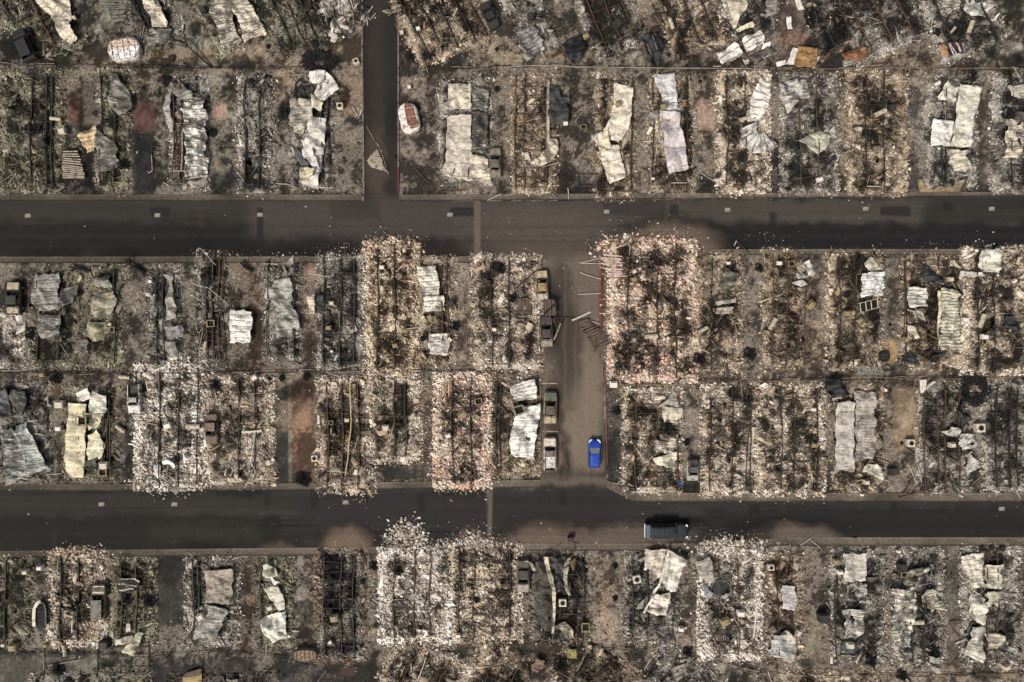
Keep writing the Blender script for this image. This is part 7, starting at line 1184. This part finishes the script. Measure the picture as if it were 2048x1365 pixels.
# poles, pipes, planks
POLES = [('B3', 550, 183, 712, 142, .07, 'pale', 'upper arm of the V of poles beside the red kerb'), ('B3', 550, 184, 718, 190, .08, 'pale', 'lower arm of the V of poles beside the red kerb'), ('B3', 553, 258, 718, 310, .08, 'pale', 'slanting pole beside the red kerb below the V'), ('B3', 535, 430, 714, 421, .08, 'pale', 'level pole beside the middle of the red kerb'),
 ('B3', 488, 636, 636, 568, .22, 'pale', 'wide pale beam touching the fallen carport roof'), ('B3', 640, 640, 718, 668, .08, 'pale', 'short pole behind the fallen carport roof'), ('B3', -30, 580, 250, 600, .05, 'steel', 'long thin pole left of the two wrecks'), ('B3', 250, 602, 525, 616, .07, 'steel', 'long dark pole reaching into the central street'), ('B3', 340, 620, 362, 685, .16, 'rust', 'short plank beside the second wreck'),
 ('B3', 345, 790, 398, 660, .2, 'board', 'leaning plank right of the second wreck'), ('B3', 275, 580, 372, 492, .28, 'black', 'charred beam over the two wrecks'), ('B3', 220, 790, 232, 620, .18, 'board', 'plank left of the second wreck'), ('B3', 40, 385, 215, 240, .16, 'black', 'charred beam leaning toward the upper wreck'), ('B3', 165, 285, 166, 455, .1, 'board', 'upright strip left of the upper wreck'),
 ('B3', 1112, 28, 1192, 110, .09, 'steel', 'diagonal pole poking out over the pink rubble'), ('B3', 1345, 25, 1340, 125, .12, 'steel', 'upright pole poking out over the pink rubble'), ('B3', 1380, 130, 1420, 95, .09, 'steel', 'short stake right of the pink rubble top'), ('B3', 1782, 10, 1882, 106, .09, 'steel', 'dark pole lying on the upper road edge'), ('B3', 1765, 45, 1782, 10, .12, 'pale', 'pale elbow on the dark road edge pole'), ('B3', 540, 650, 690, 860, .12, 'black', 'dark rail along the left side of the fallen carport roof'), ('B3', 600, 640, 780, 815, .10, 'black', 'dark diagonal bar over the fallen carport roof'), ('B3', 660, 885, 800, 800, .12, 'black', 'dark bar at the foot of the fallen carport roof'), ('B3', 620, 700, 735, 690, .09, 'steel', 'dark crossbar over the fallen carport roof'), ('B3', 690, 700, 795, 790, .12, 'board', 'plank across the red kerb below the fallen carport'),
 ('B1', 1505, 340, 1640, 378, .06, 'pale', 'left length of the fallen pole above the white ribbed sheet'), ('B1', 1640, 378, 1805, 520, .05, 'pale', 'right length of the fallen pole above the white ribbed sheet'), ('B1', 160, 270, 330, 200, .05, 'steel', 'thin rod beside the upper road above the grey green roof'), ('B1', 1548, 140, 1552, 78, .05, 'pale', 'upright bent rod on the upper road edge'), ('B1', 1552, 78, 1575, 64, .05, 'pale', 'top of the bent rod on the upper road edge'), ('B1', 1575, 64, 1700, 200, .05, 'pale', 'slanting part of the bent rod on the upper road edge'),
 ('B2', 430, 262, 570, 290, .08, 'pale', 'pale pole at the top of the ribbed floor plot'), ('B2', 575, 530, 650, 570, .1, 'yellow', 'yellow pipe across the ribbed floor plot'), ('B2', 663, 560, 668, 690, .09, 'yellow', 'upright cream pipe in the ribbed floor plot'), ('B2', 700, 30, 740, 25, .16, 'rust', 'top bar of the rusty frame on the road'), ('B2', 700, 30, 715, 105, .14, 'rust', 'left bar of the rusty frame on the road'), ('B2', 740, 25, 748, 90, .14, 'rust', 'right bar of the rusty frame on the road'), ('B2', 715, 105, 660, 138, .14, 'rust', 'foot of the rusty frame on the road'), ('B2', 572, 30, 600, 75, .09, 'rust', 'short rusty stake on the road'),
 ('B2', 560, 1040, 720, 1103, .06, 'pale', 'thin pale pole below the ribbed floor plot'), ('B2', 1000, 810, 1110, 890, .2, 'black', 'charred beam low in the golden plot'), ('B2', 978, 220, 985, 380, .12, 'board', 'upright pale strip in the golden plot'),
 ('C2', 680, 920, 697, 1012, .1, 'steel', 'leftmost of three rods on the lower road edge'), ('C2', 773, 940, 787, 1000, .1, 'steel', 'middle of three rods on the lower road edge'), ('C2', 865, 912, 880, 1048, .1, 'steel', 'rightmost of three rods on the lower road edge'), ('C2', 565, 795, 715, 808, .07, 'pale', 'pale rail at the foot of the yellow pipe'),
 ('C1', 400, 455, 490, 830, .05, 'rust', 'long thin rusty cable pole beside the flared silver roof'), ('C1', 360, 830, 490, 815, .05, 'pale', 'thin pale rods below the flared silver roof'), ('C1', 865, 360, 868, 840, .12, 'rust', 'long red brown beam right of the yellowish twin roof'), ('C1', 690, 845, 905, 845, .1, 'rust', 'red brown beam across the foot of the twin roof'), ('C1', 1115, 950, 1190, 900, .16, 'steel', 'charred plank at the end of the dark driveway'), ('C1', 365, 240, 368, 360, .2, 'black', 'black post lying left of the yellowish roof'),
 ('C1', 1905, 492, 2060, 482, .28, 'cream', 'cream panel strip at the head of the bent white pipe'), ('C1', 2012, 500, 1975, 720, .12, 'pale', 'upper part of the bent white pipe'), ('C1', 1975, 720, 2015, 800, .12, 'pale', 'middle of the bent white pipe'), ('C1', 2015, 800, 1995, 850, .12, 'pale', 'foot of the bent white pipe'), ('C1', 1650, 825, 1740, 838, .05, 'pale', 'thin rod on the driveway left of the bent pipe'),
 ('C3', 870, 117, 1290, 120, .07, 'yellow', 'long yellow rail above the corner plot'), ('C3', 810, 890, 900, 905, .07, 'pale', 'pale rod at the corner plot foot'), ('C3', 1135, 968, 1240, 952, .12, 'pale', 'pale strip along the corner plot foot'), ('C3', 830, 260, 950, 160, .06, 'pale', 'thin pale rod at the corner plot top'), ('C3', 800, 330, 890, 410, .06, 'steel', 'thin dark rod left of the corner plot'),
 ('C4', 1130, 735, 1215, 940, .07, 'pale', 'long pale pole left of the four beams foot'), ('C4', 1100, 975, 1170, 850, .12, 'rust', 'orange plank near the lower road gutter'), ('C4', 1060, 1010, 1200, 970, .16, 'rust', 'brown beam on the lower road gutter'), ('C4', 1200, 965, 1530, 1000, .09, 'rust', 'long bent bar along the lower road gutter'), ('C4', 1215, 760, 1240, 890, .07, 'pale', 'pale rod on the left beam of the four beams'), ('C4', 1560, 890, 1640, 865, .06, 'pale', 'pale rod right of the four beams foot'), ('C4', 1645, 895, 1710, 840, .07, 'board', 'thin board right of the four beams foot'), ('C4', 1835, 955, 1880, 895, .1, 'board', 'thin board near the lower right gutter'), ('C4', 1110, 600, 1190, 660, .12, 'steel', 'dark short beam beside the air conditioner'), ('C4', 965, 945, 1020, 910, .06, 'pale', 'thin pale rod below the black cabinet'),
 ('D1', 765, 995, 1175, 997, .12, 'steel', 'top bar of the black steel frame'), ('D1', 765, 1000, 768, 1195, .14, 'steel', 'left bar of the black steel frame'), ('D1', 1172, 1000, 1178, 1195, .12, 'steel', 'right bar of the black steel frame'), ('D1', 765, 1195, 1178, 1198, .12, 'steel', 'bottom bar of the black steel frame'), ('D1', 1520, 362, 1690, 362, .14, 'rust', 'rusty beam above the silver brown roof'), ('D1', 1690, 380, 1800, 250, .08, 'steel', 'leaning rod above the silver brown roof'), ('D1', 885, 308, 998, 308, .1, 'steel', 'dark bar at the top of the black fan sheet plot'), ('D1', 260, 325, 350, 290, .05, 'steel', 'thin rods beside the lower road, far left'), ('D1', 570, 790, 568, 890, .16, 'pale', 'pale post in the cream rubble plot'), ('D1', 1835, 990, 1905, 950, .08, 'pale', 'pale rod below the silver brown roof'), ('D1', 340, 1010, 348, 1180, .1, 'board', 'upright thin post in the bottom left'), ('D1', 370, 1150, 640, 1100, .12, 'board', 'fallen fence rail in the bottom left'),
 ('D2', 1278, 1270, 1350, 1080, .12, 'pale', 'pale plank near the bottom edge'), ('D2', 1000, 1132, 1110, 1030, .08, 'board', 'thin board right of the brick edged plot'), ('D2', 490, 1280, 560, 1185, .07, 'board', 'thin board on the dark pad at the bottom'), ('D2', 1050, 1060, 1130, 960, .12, 'board', 'pale timber at the whitest plot corner'), ('D2', 1355, 570, 1330, 690, .14, 'black', 'bent dark pipe in the whitest plot'),
 ('D3', 1940, 650, 1920, 915, .12, 'white', 'long rail of the white ladder near the pale pit plot'), ('D3', 1900, 800, 1970, 800, .12, 'white', 'upper rung of the white ladder'), ('D3', 1905, 850, 1960, 830, .12, 'white', 'lower rung of the white ladder'), ('D3', 360, 215, 410, 180, .07, 'rust', 'thin red rod beside the lower road'), ('D3', 512, 180, 512, 240, .07, 'steel', 'signpost stub below the dark box'), ('D3', 490, 182, 540, 184, .07, 'steel', 'cross arm below the dark box'), ('D3', 690, 1230, 790, 1130, .16, 'black', 'charred timber low in the bottom middle'), ('D3', 1365, 215, 1410, 185, .07, 'rust', 'red rod above the folded white roof'),
 ('D4', 285, 200, 370, 140, .08, 'pale', 'pale rod on the road edge right of centre'), ('D4', 370, 160, 440, 220, .07, 'pale', 'thin rods on the road edge right of centre'), ('D4', 690, 135, 730, 145, .1, 'steel', 'short dark bar on the lower road'), ('D4', 490, 650, 545, 725, .08, 'pale', 'pair of thin rods right of the square sheet'), ('D4', 1530, 300, 1550, 250, .07, 'pale', 'bent pale rod at the corner of the five sheets'), ('D4', 1720, 270, 1850, 272, .1, 'rust', 'rusty bar under the tyres'), ('D4', 30, 1190, 60, 1280, .1, 'pale', 'pale pole at the bottom edge'), ('D4', 1080, 1200, 1160, 1280, .2, 'black', 'charred post at the bottom edge'),
 ('A1', 1035, 1060, 1042, 1165, .07, 'pale', 'upright pale pipe on the dark driveway'), ('A1', 1042, 1165, 1015, 1185, .07, 'pale', 'elbow of the pale pipe on the dark driveway'), ('A1', 1605, 615, 1680, 540, .07, 'board', 'thin tan board above the blotched plot'), ('A1', 1632, 630, 1690, 700, .08, 'board', 'tan board at the blotched plot left side'), ('A1', 1680, 830, 1720, 970, .1, 'board', 'upright tan board in the blotched plot'), ('A1', 1180, 1170, 1275, 1170, .2, 'board', 'crosspiece at the foot of the long grey beam'), ('A1', 1245, 900, 1238, 1165, .22, 'board', 'long grey beam beside the blotched roof'), ('A1', 1115, 1245, 1165, 1278, .1, 'pale', 'pale rod below the blotched roof'), ('A1', 1285, 1222, 1420, 1200, .08, 'pale', 'pale edge bar under the blotched roof'),
 ('A1', 1030, 1000, 1105, 1003, .1, 'steel', 'top of the small black frame'), ('A1', 1034, 1000, 1032, 1120, .1, 'steel', 'left side of the small black frame'), ('A1', 1088, 1003, 1088, 1062, .08, 'steel', 'right side of the small black frame'), ('A1', 1036, 1032, 1088, 1032, .07, 'steel', 'middle bar of the small black frame'), ('A1', 1034, 1062, 1100, 1064, .08, 'steel', 'bottom bar of the small black frame'),
 ('A2', 762, 865, 870, 1040, .09, 'board', 'upper length of the pole lying in the side street'), ('A2', 840, 985, 910, 1190, .12, 'board', 'lower length of the pole lying in the side street'), ('A2', 718, 180, 770, 90, .14, 'steel', 'bent post at the side street edge'), ('A2', 700, 20, 775, 75, .1, 'steel', 'top bar of the bent post by the side street'), ('A2', 775, 85, 805, 45, .12, 'pale', 'pale elbow of the bent post by the side street'), ('A2', 1090, 1150, 1190, 1252, .14, 'rust', 'rusty beam low beside the side street'), ('A2', 1265, 1312, 1430, 1298, .14, 'rust', 'orange plank below the wide double roof'), ('A2', 400, 1284, 530, 1284, .08, 'pale', 'pale rail at the foot of the twisted roof'), ('A2', 665, 730, 700, 790, .08, 'pale', 'splintered pale board beside the side street'), ('A2', 715, 790, 728, 750, .1, 'white', 'white splinter beside the side street'), ('A2', 805, 1265, 900, 1200, .06, 'rust', 'thin rods in the mouth of the side street'), ('A2', 240, 1265, 110, 1250, .06, 'pale', 'thin pale rod left of the twisted roof foot'), ('A2', 1585, 1370, 1680, 1325, .08, 'pale', 'thin rod at the upper road gutter'),
 ('A3', 270, 1290, 330, 1350, .08, 'steel', 'dark rod at the upper road gutter'), ('A3', 395, 1285, 400, 1360, .1, 'pale', 'pale stake at the upper road gutter'), ('A3', 468, 1190, 590, 1192, .1, 'rust', 'top bar of the rusty frame above the gutter'), ('A3', 590, 1190, 588, 1280, .1, 'rust', 'side bar of the rusty frame above the gutter'), ('A3', 470, 1275, 588, 1268, .1, 'rust', 'bottom bar of the rusty frame above the gutter'), ('A3', 975, 930, 972, 1105, .07, 'rust', 'thin red brown pole left of the lilac roof'), ('A3', 1030, 1365, 1085, 1300, .16, 'steel', 'dark pipe at the upper road gutter'), ('A3', 1100, 1250, 1205, 1250, .08, 'pale', 'pale rail below the lilac roof'), ('A3', 1385, 455, 1440, 455, .07, 'pale', 'short pale rod by the fence below the white heap'), ('A3', 1300, 1180, 1430, 1260, .06, 'pale', 'thin rod right of the lilac roof foot'),
 ('A4', 1365, 465, 1420, 400, .07, 'rust', 'thin red rod by the fence below the camper'), ('A4', 790, 335, 795, 375, .06, 'pale', 'thin pale rod above the fence'), ('A4', 700, 1272, 810, 1274, .08, 'pale', 'pale rail at the foot of the golden brown plot'), ('A4', 1180, 745, 1235, 752, .14, 'board', 'wooden crosspiece left of the white cross roof'), ('A4', 1235, 752, 1235, 820, .1, 'board', 'wooden upright left of the white cross roof'), ('A4', 1425, 888, 1520, 888, .07, 'rust', 'thin ladder like rod right of the white cross roof'), ('A4', 735, 440, 860, 430, .18, 'rust', 'dark rusty trough lying on the fence'), ('A4', 730, 455, 800, 445, .1, 'board', 'thin board on the fence'), ('A4', 1690, 1280, 1774, 1270, .1, 'rust', 'bar at the right end of row two'),
 ('B4', 485, 182, 560, 50, .1, 'steel', 'dark pole pair leaning on the upper road'), ('B4', 245, 940, 370, 890, .12, 'black', 'charred bar in the two beam plot'), ('B4', 200, 890, 330, 888, .1, 'black', 'level charred bar in the two beam plot'), ('B4', 1610, 990, 1720, 1085, .06, 'steel', 'thin dark rod near the right fence'), ('B4', 935, 1030, 1020, 1030, .16, 'steel', 'angle iron by the fence boards'), ('B4', 1105, 340, 1100, 740, .12, 'rust', 'long rusty beam left of the white ribbed square')]
PM = {'pale': M_PALE, 'steel': M_STEEL, 'rust': M_RUST, 'board': M_BOARD, 'black': M_BLACK, 'yellow': M_YELLOW, 'cream': M_CREAM, 'white': M_WHITE}
PN = {'pale': ('steel_pole', 'pole'), 'steel': ('steel_bar', 'metal bar'), 'rust': ('rusty_beam', 'beam'), 'board': ('wooden_plank', 'plank'), 'black': ('charred_beam', 'beam'), 'yellow': ('yellow_pipe', 'pipe'), 'cream': ('metal_strip', 'metal strip'), 'white': ('ladder_rod', 'rail')}
for i, (t, x0, y0, x1, y1, w, mt, lab) in enumerate(POLES):
    sx, sy = S(t, (x0 + x1) / 2, (y0 + y1) / 2); z = .62 if any(h[0] < sx < h[2] and h[1] < sy < h[3] for h in HOMES) else .10
    if 'wreck' in lab: z = 1.1
    a = P(t, x0, y0, z); b = P(t, x1, y1, z); rs_ = random.Random(i); A = Vector((*a, z + rs_.uniform(0, .08))); B = Vector((*b, z + rs_.uniform(0, .12))); m = MB(); mid = A.lerp(B, .5); d = (B - A)
    n_ = Vector((-d.y, d.x, 0)).normalized() * rs_.uniform(-.02, .02) * d.length; c0 = (A + B) / 2
    if mt in ('pale', 'yellow', 'white', 'steel') and w < .15: m.tube([A - c0, A.lerp(B, .35) + n_ - c0, A.lerp(B, .7) + n_ * .6 - c0, B - c0], w / 2 + .015, 6)
    else: m.bar(A - c0, mid + n_ - c0, w, .07); m.bar(mid + n_ - c0, B - c0, w * .98, .068)
    o = m.build(PN[mt][0], PM[mt]); o.location = c0; tag(o, lab, PN[mt][1], 'fallen poles, bars and planks')
# long yellow pipe
m = MB(); m.tube([(*P('C2', x, y, .6), .62) for x, y in ((748, 95), (750, 200), (758, 400), (755, 470), (738, 590), (733, 700), (722, 760), (712, 835))], .08, 7); tag(m.build('yellow_pipe', grime('yellow_pipe_paint', (.50, .38, .13), (.45, .40, .32), .5, .5, .6)), 'very long bent yellow pipe down the middle of its plot', 'pipe')
# lattice bed frame
r = root_at('folding_lattice', 'B4', 810, 520, 'black folding frame with cream lattice below the shining corrugated sheet', 'metal frame')
m = MB(); m.box((0, 0, .25), (2.6, 1.3, .06), Matrix.Rotation(math.radians(15), 3, 'Z')); m.build('mat', M_HOLE, r)
for u in (-1.25, -.45, .3, 1.2): m = MB(); q = Matrix.Rotation(math.radians(15), 3, 'Z'); m.bar(q @ Vector((u, -.6, .45)), q @ Vector((u + .15, .65, .5)), .09); m.build('slat', M_CREAM, r)
for v in (-.6, .62): m = MB(); q = Matrix.Rotation(math.radians(15), 3, 'Z'); m.bar(q @ Vector((-1.3, v, .46)), q @ Vector((1.35, v, .46)), .07); m.build('rail', M_CREAM, r)
# white rack at the foot of the corner plot, blue tarpaulin
roof('bright blue tarpaulin scrap beside the lower road gutter', 'C3', [([(1330, 880, 1360, 880), (1335, 905, 1362, 908)], (.03, .12, .45), K(soot=0, rib=0, z0=.2, amp=.1))], 'tarpaulin', 'dark tarpaulins', 'tarpaulin')
r = root_at('white_rack', 'C3', 1055, 935, 'bright white broken rack at the foot of the corner plot', 'rack'); a0 = Vector((*P('C3', 1055, 935), 0))
for (x0, y0, x1, y1, w) in ((1000, 960, 1110, 960, .14), (1058, 880, 1060, 955, .10), (1088, 880, 1090, 955, .10), (1000, 940, 1020, 930, .2), (990, 900, 1000, 960, .1)):
    m = MB(); m.bar(Vector((*P('C3', x0, y0), .2)) - a0, Vector((*P('C3', x1, y1), .2)) - a0, w, .05); m.build('rail', M_WHITE, r)
for (x0, y0, s) in ((1040, 945, .7), (1100, 940, .5)): m = MB(); b = Vector((*P('C3', x0, y0), .12)) - a0; m.box(b, (s, s * .6, .05), Matrix.Rotation(.2, 3, 'Y')); m.build('shelf', M_WHITE, r)

# ------------------------------------------------------------------ burned fences between the rows
def fence(label, pts, seed):
    rs = random.Random(seed); a = WX(*pts[0]); r = empty('burned_fence', (a[0], a[1], 0)); tag(r, label, 'fence', 'burned boundary fences'); W_ = [Vector((*WX(*p), 0)) for p in pts]; o = Vector((a[0], a[1], 0)); nr = 0
    for p, q in zip(W_[:-1], W_[1:]):
        d = q - p; L = d.length; n = max(1, int(L / 2.6)); side = Vector((-d.y, d.x, 0)).normalized()
        for i in range(n):
            u, v = p.lerp(q, i / n), p.lerp(q, (i + 1) / n)
            for off, z in ((-.12, .12), (.14, .16)):
                if rs.random() < .8 and nr < 95: m = MB(); m.bar(u - o + side * (off + rs.uniform(-.1, .1)) + Vector((0, 0, z)), v - o + side * (off + rs.uniform(-.1, .1)) + Vector((0, 0, z)), .07, .05); m.build('rail', rs.choice((M_STEEL, M_BLACK, M_RUST, M_BOARD)), r); nr += 1
            m = MB(); h = rs.uniform(.3, 1.1); m.bar(u - o, u - o + Vector((rs.uniform(-.3, .3), rs.uniform(-.3, .3), h)), .09); m.build('post', M_BLACK, r)
fence('burned fence line below the top left slanted plots', [(-40, 128), (150, 132), (330, 136), (560, 137), (722, 136)], 1)
fence('burned fence line below the top plots right of the side street', [(860, 138), (1100, 133), (1330, 138), (1540, 137)], 2)
fence('burned fence line at the top right', [(1540, 138), (1760, 134), (1900, 137), (2080, 138)], 3)
fence('burned fence line between rows three and four, left part', [(-40, 744), (200, 748), (420, 746), (640, 742)], 4)
fence('burned fence line between rows three and four, middle part', [(640, 742), (860, 742), (1080, 745)], 5)
fence('burned fence line between rows three and four, right part', [(1228, 768), (1440, 760), (1640, 760), (1850, 756), (2080, 757)], 6)
fence('burned fence line below row five, left part', [(0, 1300), (300, 1312), (460, 1300), (640, 1326)], 7)
fence('burned fence line below row five, middle part', [(790, 1290), (900, 1276), (1110, 1290), (1300, 1300)], 8)
fence('burned fence line below row five, right part', [(1380, 1310), (1520, 1342), (1660, 1352), (1860, 1350), (2080, 1345)], 9)
# fallen cables
def cable(label, pts, r=.03, mat=M_PALE, t='S', z=.3):
    P_ = [Vector((*P(t, x, y, z), z)) for x, y in pts]; out = []
    for i in range(len(P_) - 1):
        p0, p1, p2, p3 = P_[max(i - 1, 0)], P_[i], P_[i + 1], P_[min(i + 2, len(P_) - 1)]
        for k in range(6):
            s = k / 6; out.append(.5 * ((2 * p1) + (p2 - p0) * s + (2 * p0 - 5 * p1 + 4 * p2 - p3) * s * s + (3 * p1 - p0 - 3 * p2 + p3) * s ** 3))
    out.append(P_[-1]); c0 = out[0].copy(); m = MB(); m.tube([p - c0 for p in out], r, 5); o = m.build('fallen_cable', mat); o.location = c0; tag(o, label, 'cable', 'fallen cables')
cable('pale double cable lying along the top middle fence', [(1020, 134), (1090, 131), (1160, 134), (1300, 136), (1450, 137), (1535, 139)]); cable('second pale cable along the top middle fence, darker', [(1100, 133), (1200, 137), (1350, 138), (1500, 136)], .03, M_BOARD)
cable('greenish cable lying along the top right fence', [(1600, 138), (1700, 138), (1800, 135), (1900, 137), (2060, 138)], .03, M_YELLOW)
cable('pale cable curling beside the cream plot in row three', [(1660, 350), (1640, 470), (1660, 600), (1695, 650), (1670, 760), (1665, 870)], .04, M_BOARD, 'B2', .12)
cable('yellow cable along the fence above the twin grey roofs', [(0, 90), (400, 85), (800, 60), (1200, 75), (1560, 70)], .03, M_YELLOW, 'C4', .3)
cable('thin pale cable down the right side of the four long beams', [(1565, 740), (1600, 700), (1570, 870), (1585, 1000), (1700, 1040)], .03, M_PALE, 'B1', .4)
cable('pale cable along the fence above the yellowish roof', [(0, 1030), (150, 1030), (330, 1000)], .03, M_PALE, 'B1', .2)
cable('long pale cable above the round camper, top row', [(560, 12), (900, 30), (1200, 12), (1500, 20)], .03, M_BOARD, 'C2', .3)
cable('looped thin cable in the yard right of the stacked white sheets', [(1590, 800), (1610, 770), (1640, 800), (1620, 840), (1650, 820)], .025, M_STEEL, 'B2', .1)
cable('string of dark beads lying in the yard of row five', [(1590, 795), (1470, 800), (1480, 850), (1540, 930), (1545, 1030), (1480, 1140)], .06, M_RUST, 'D4', .06)
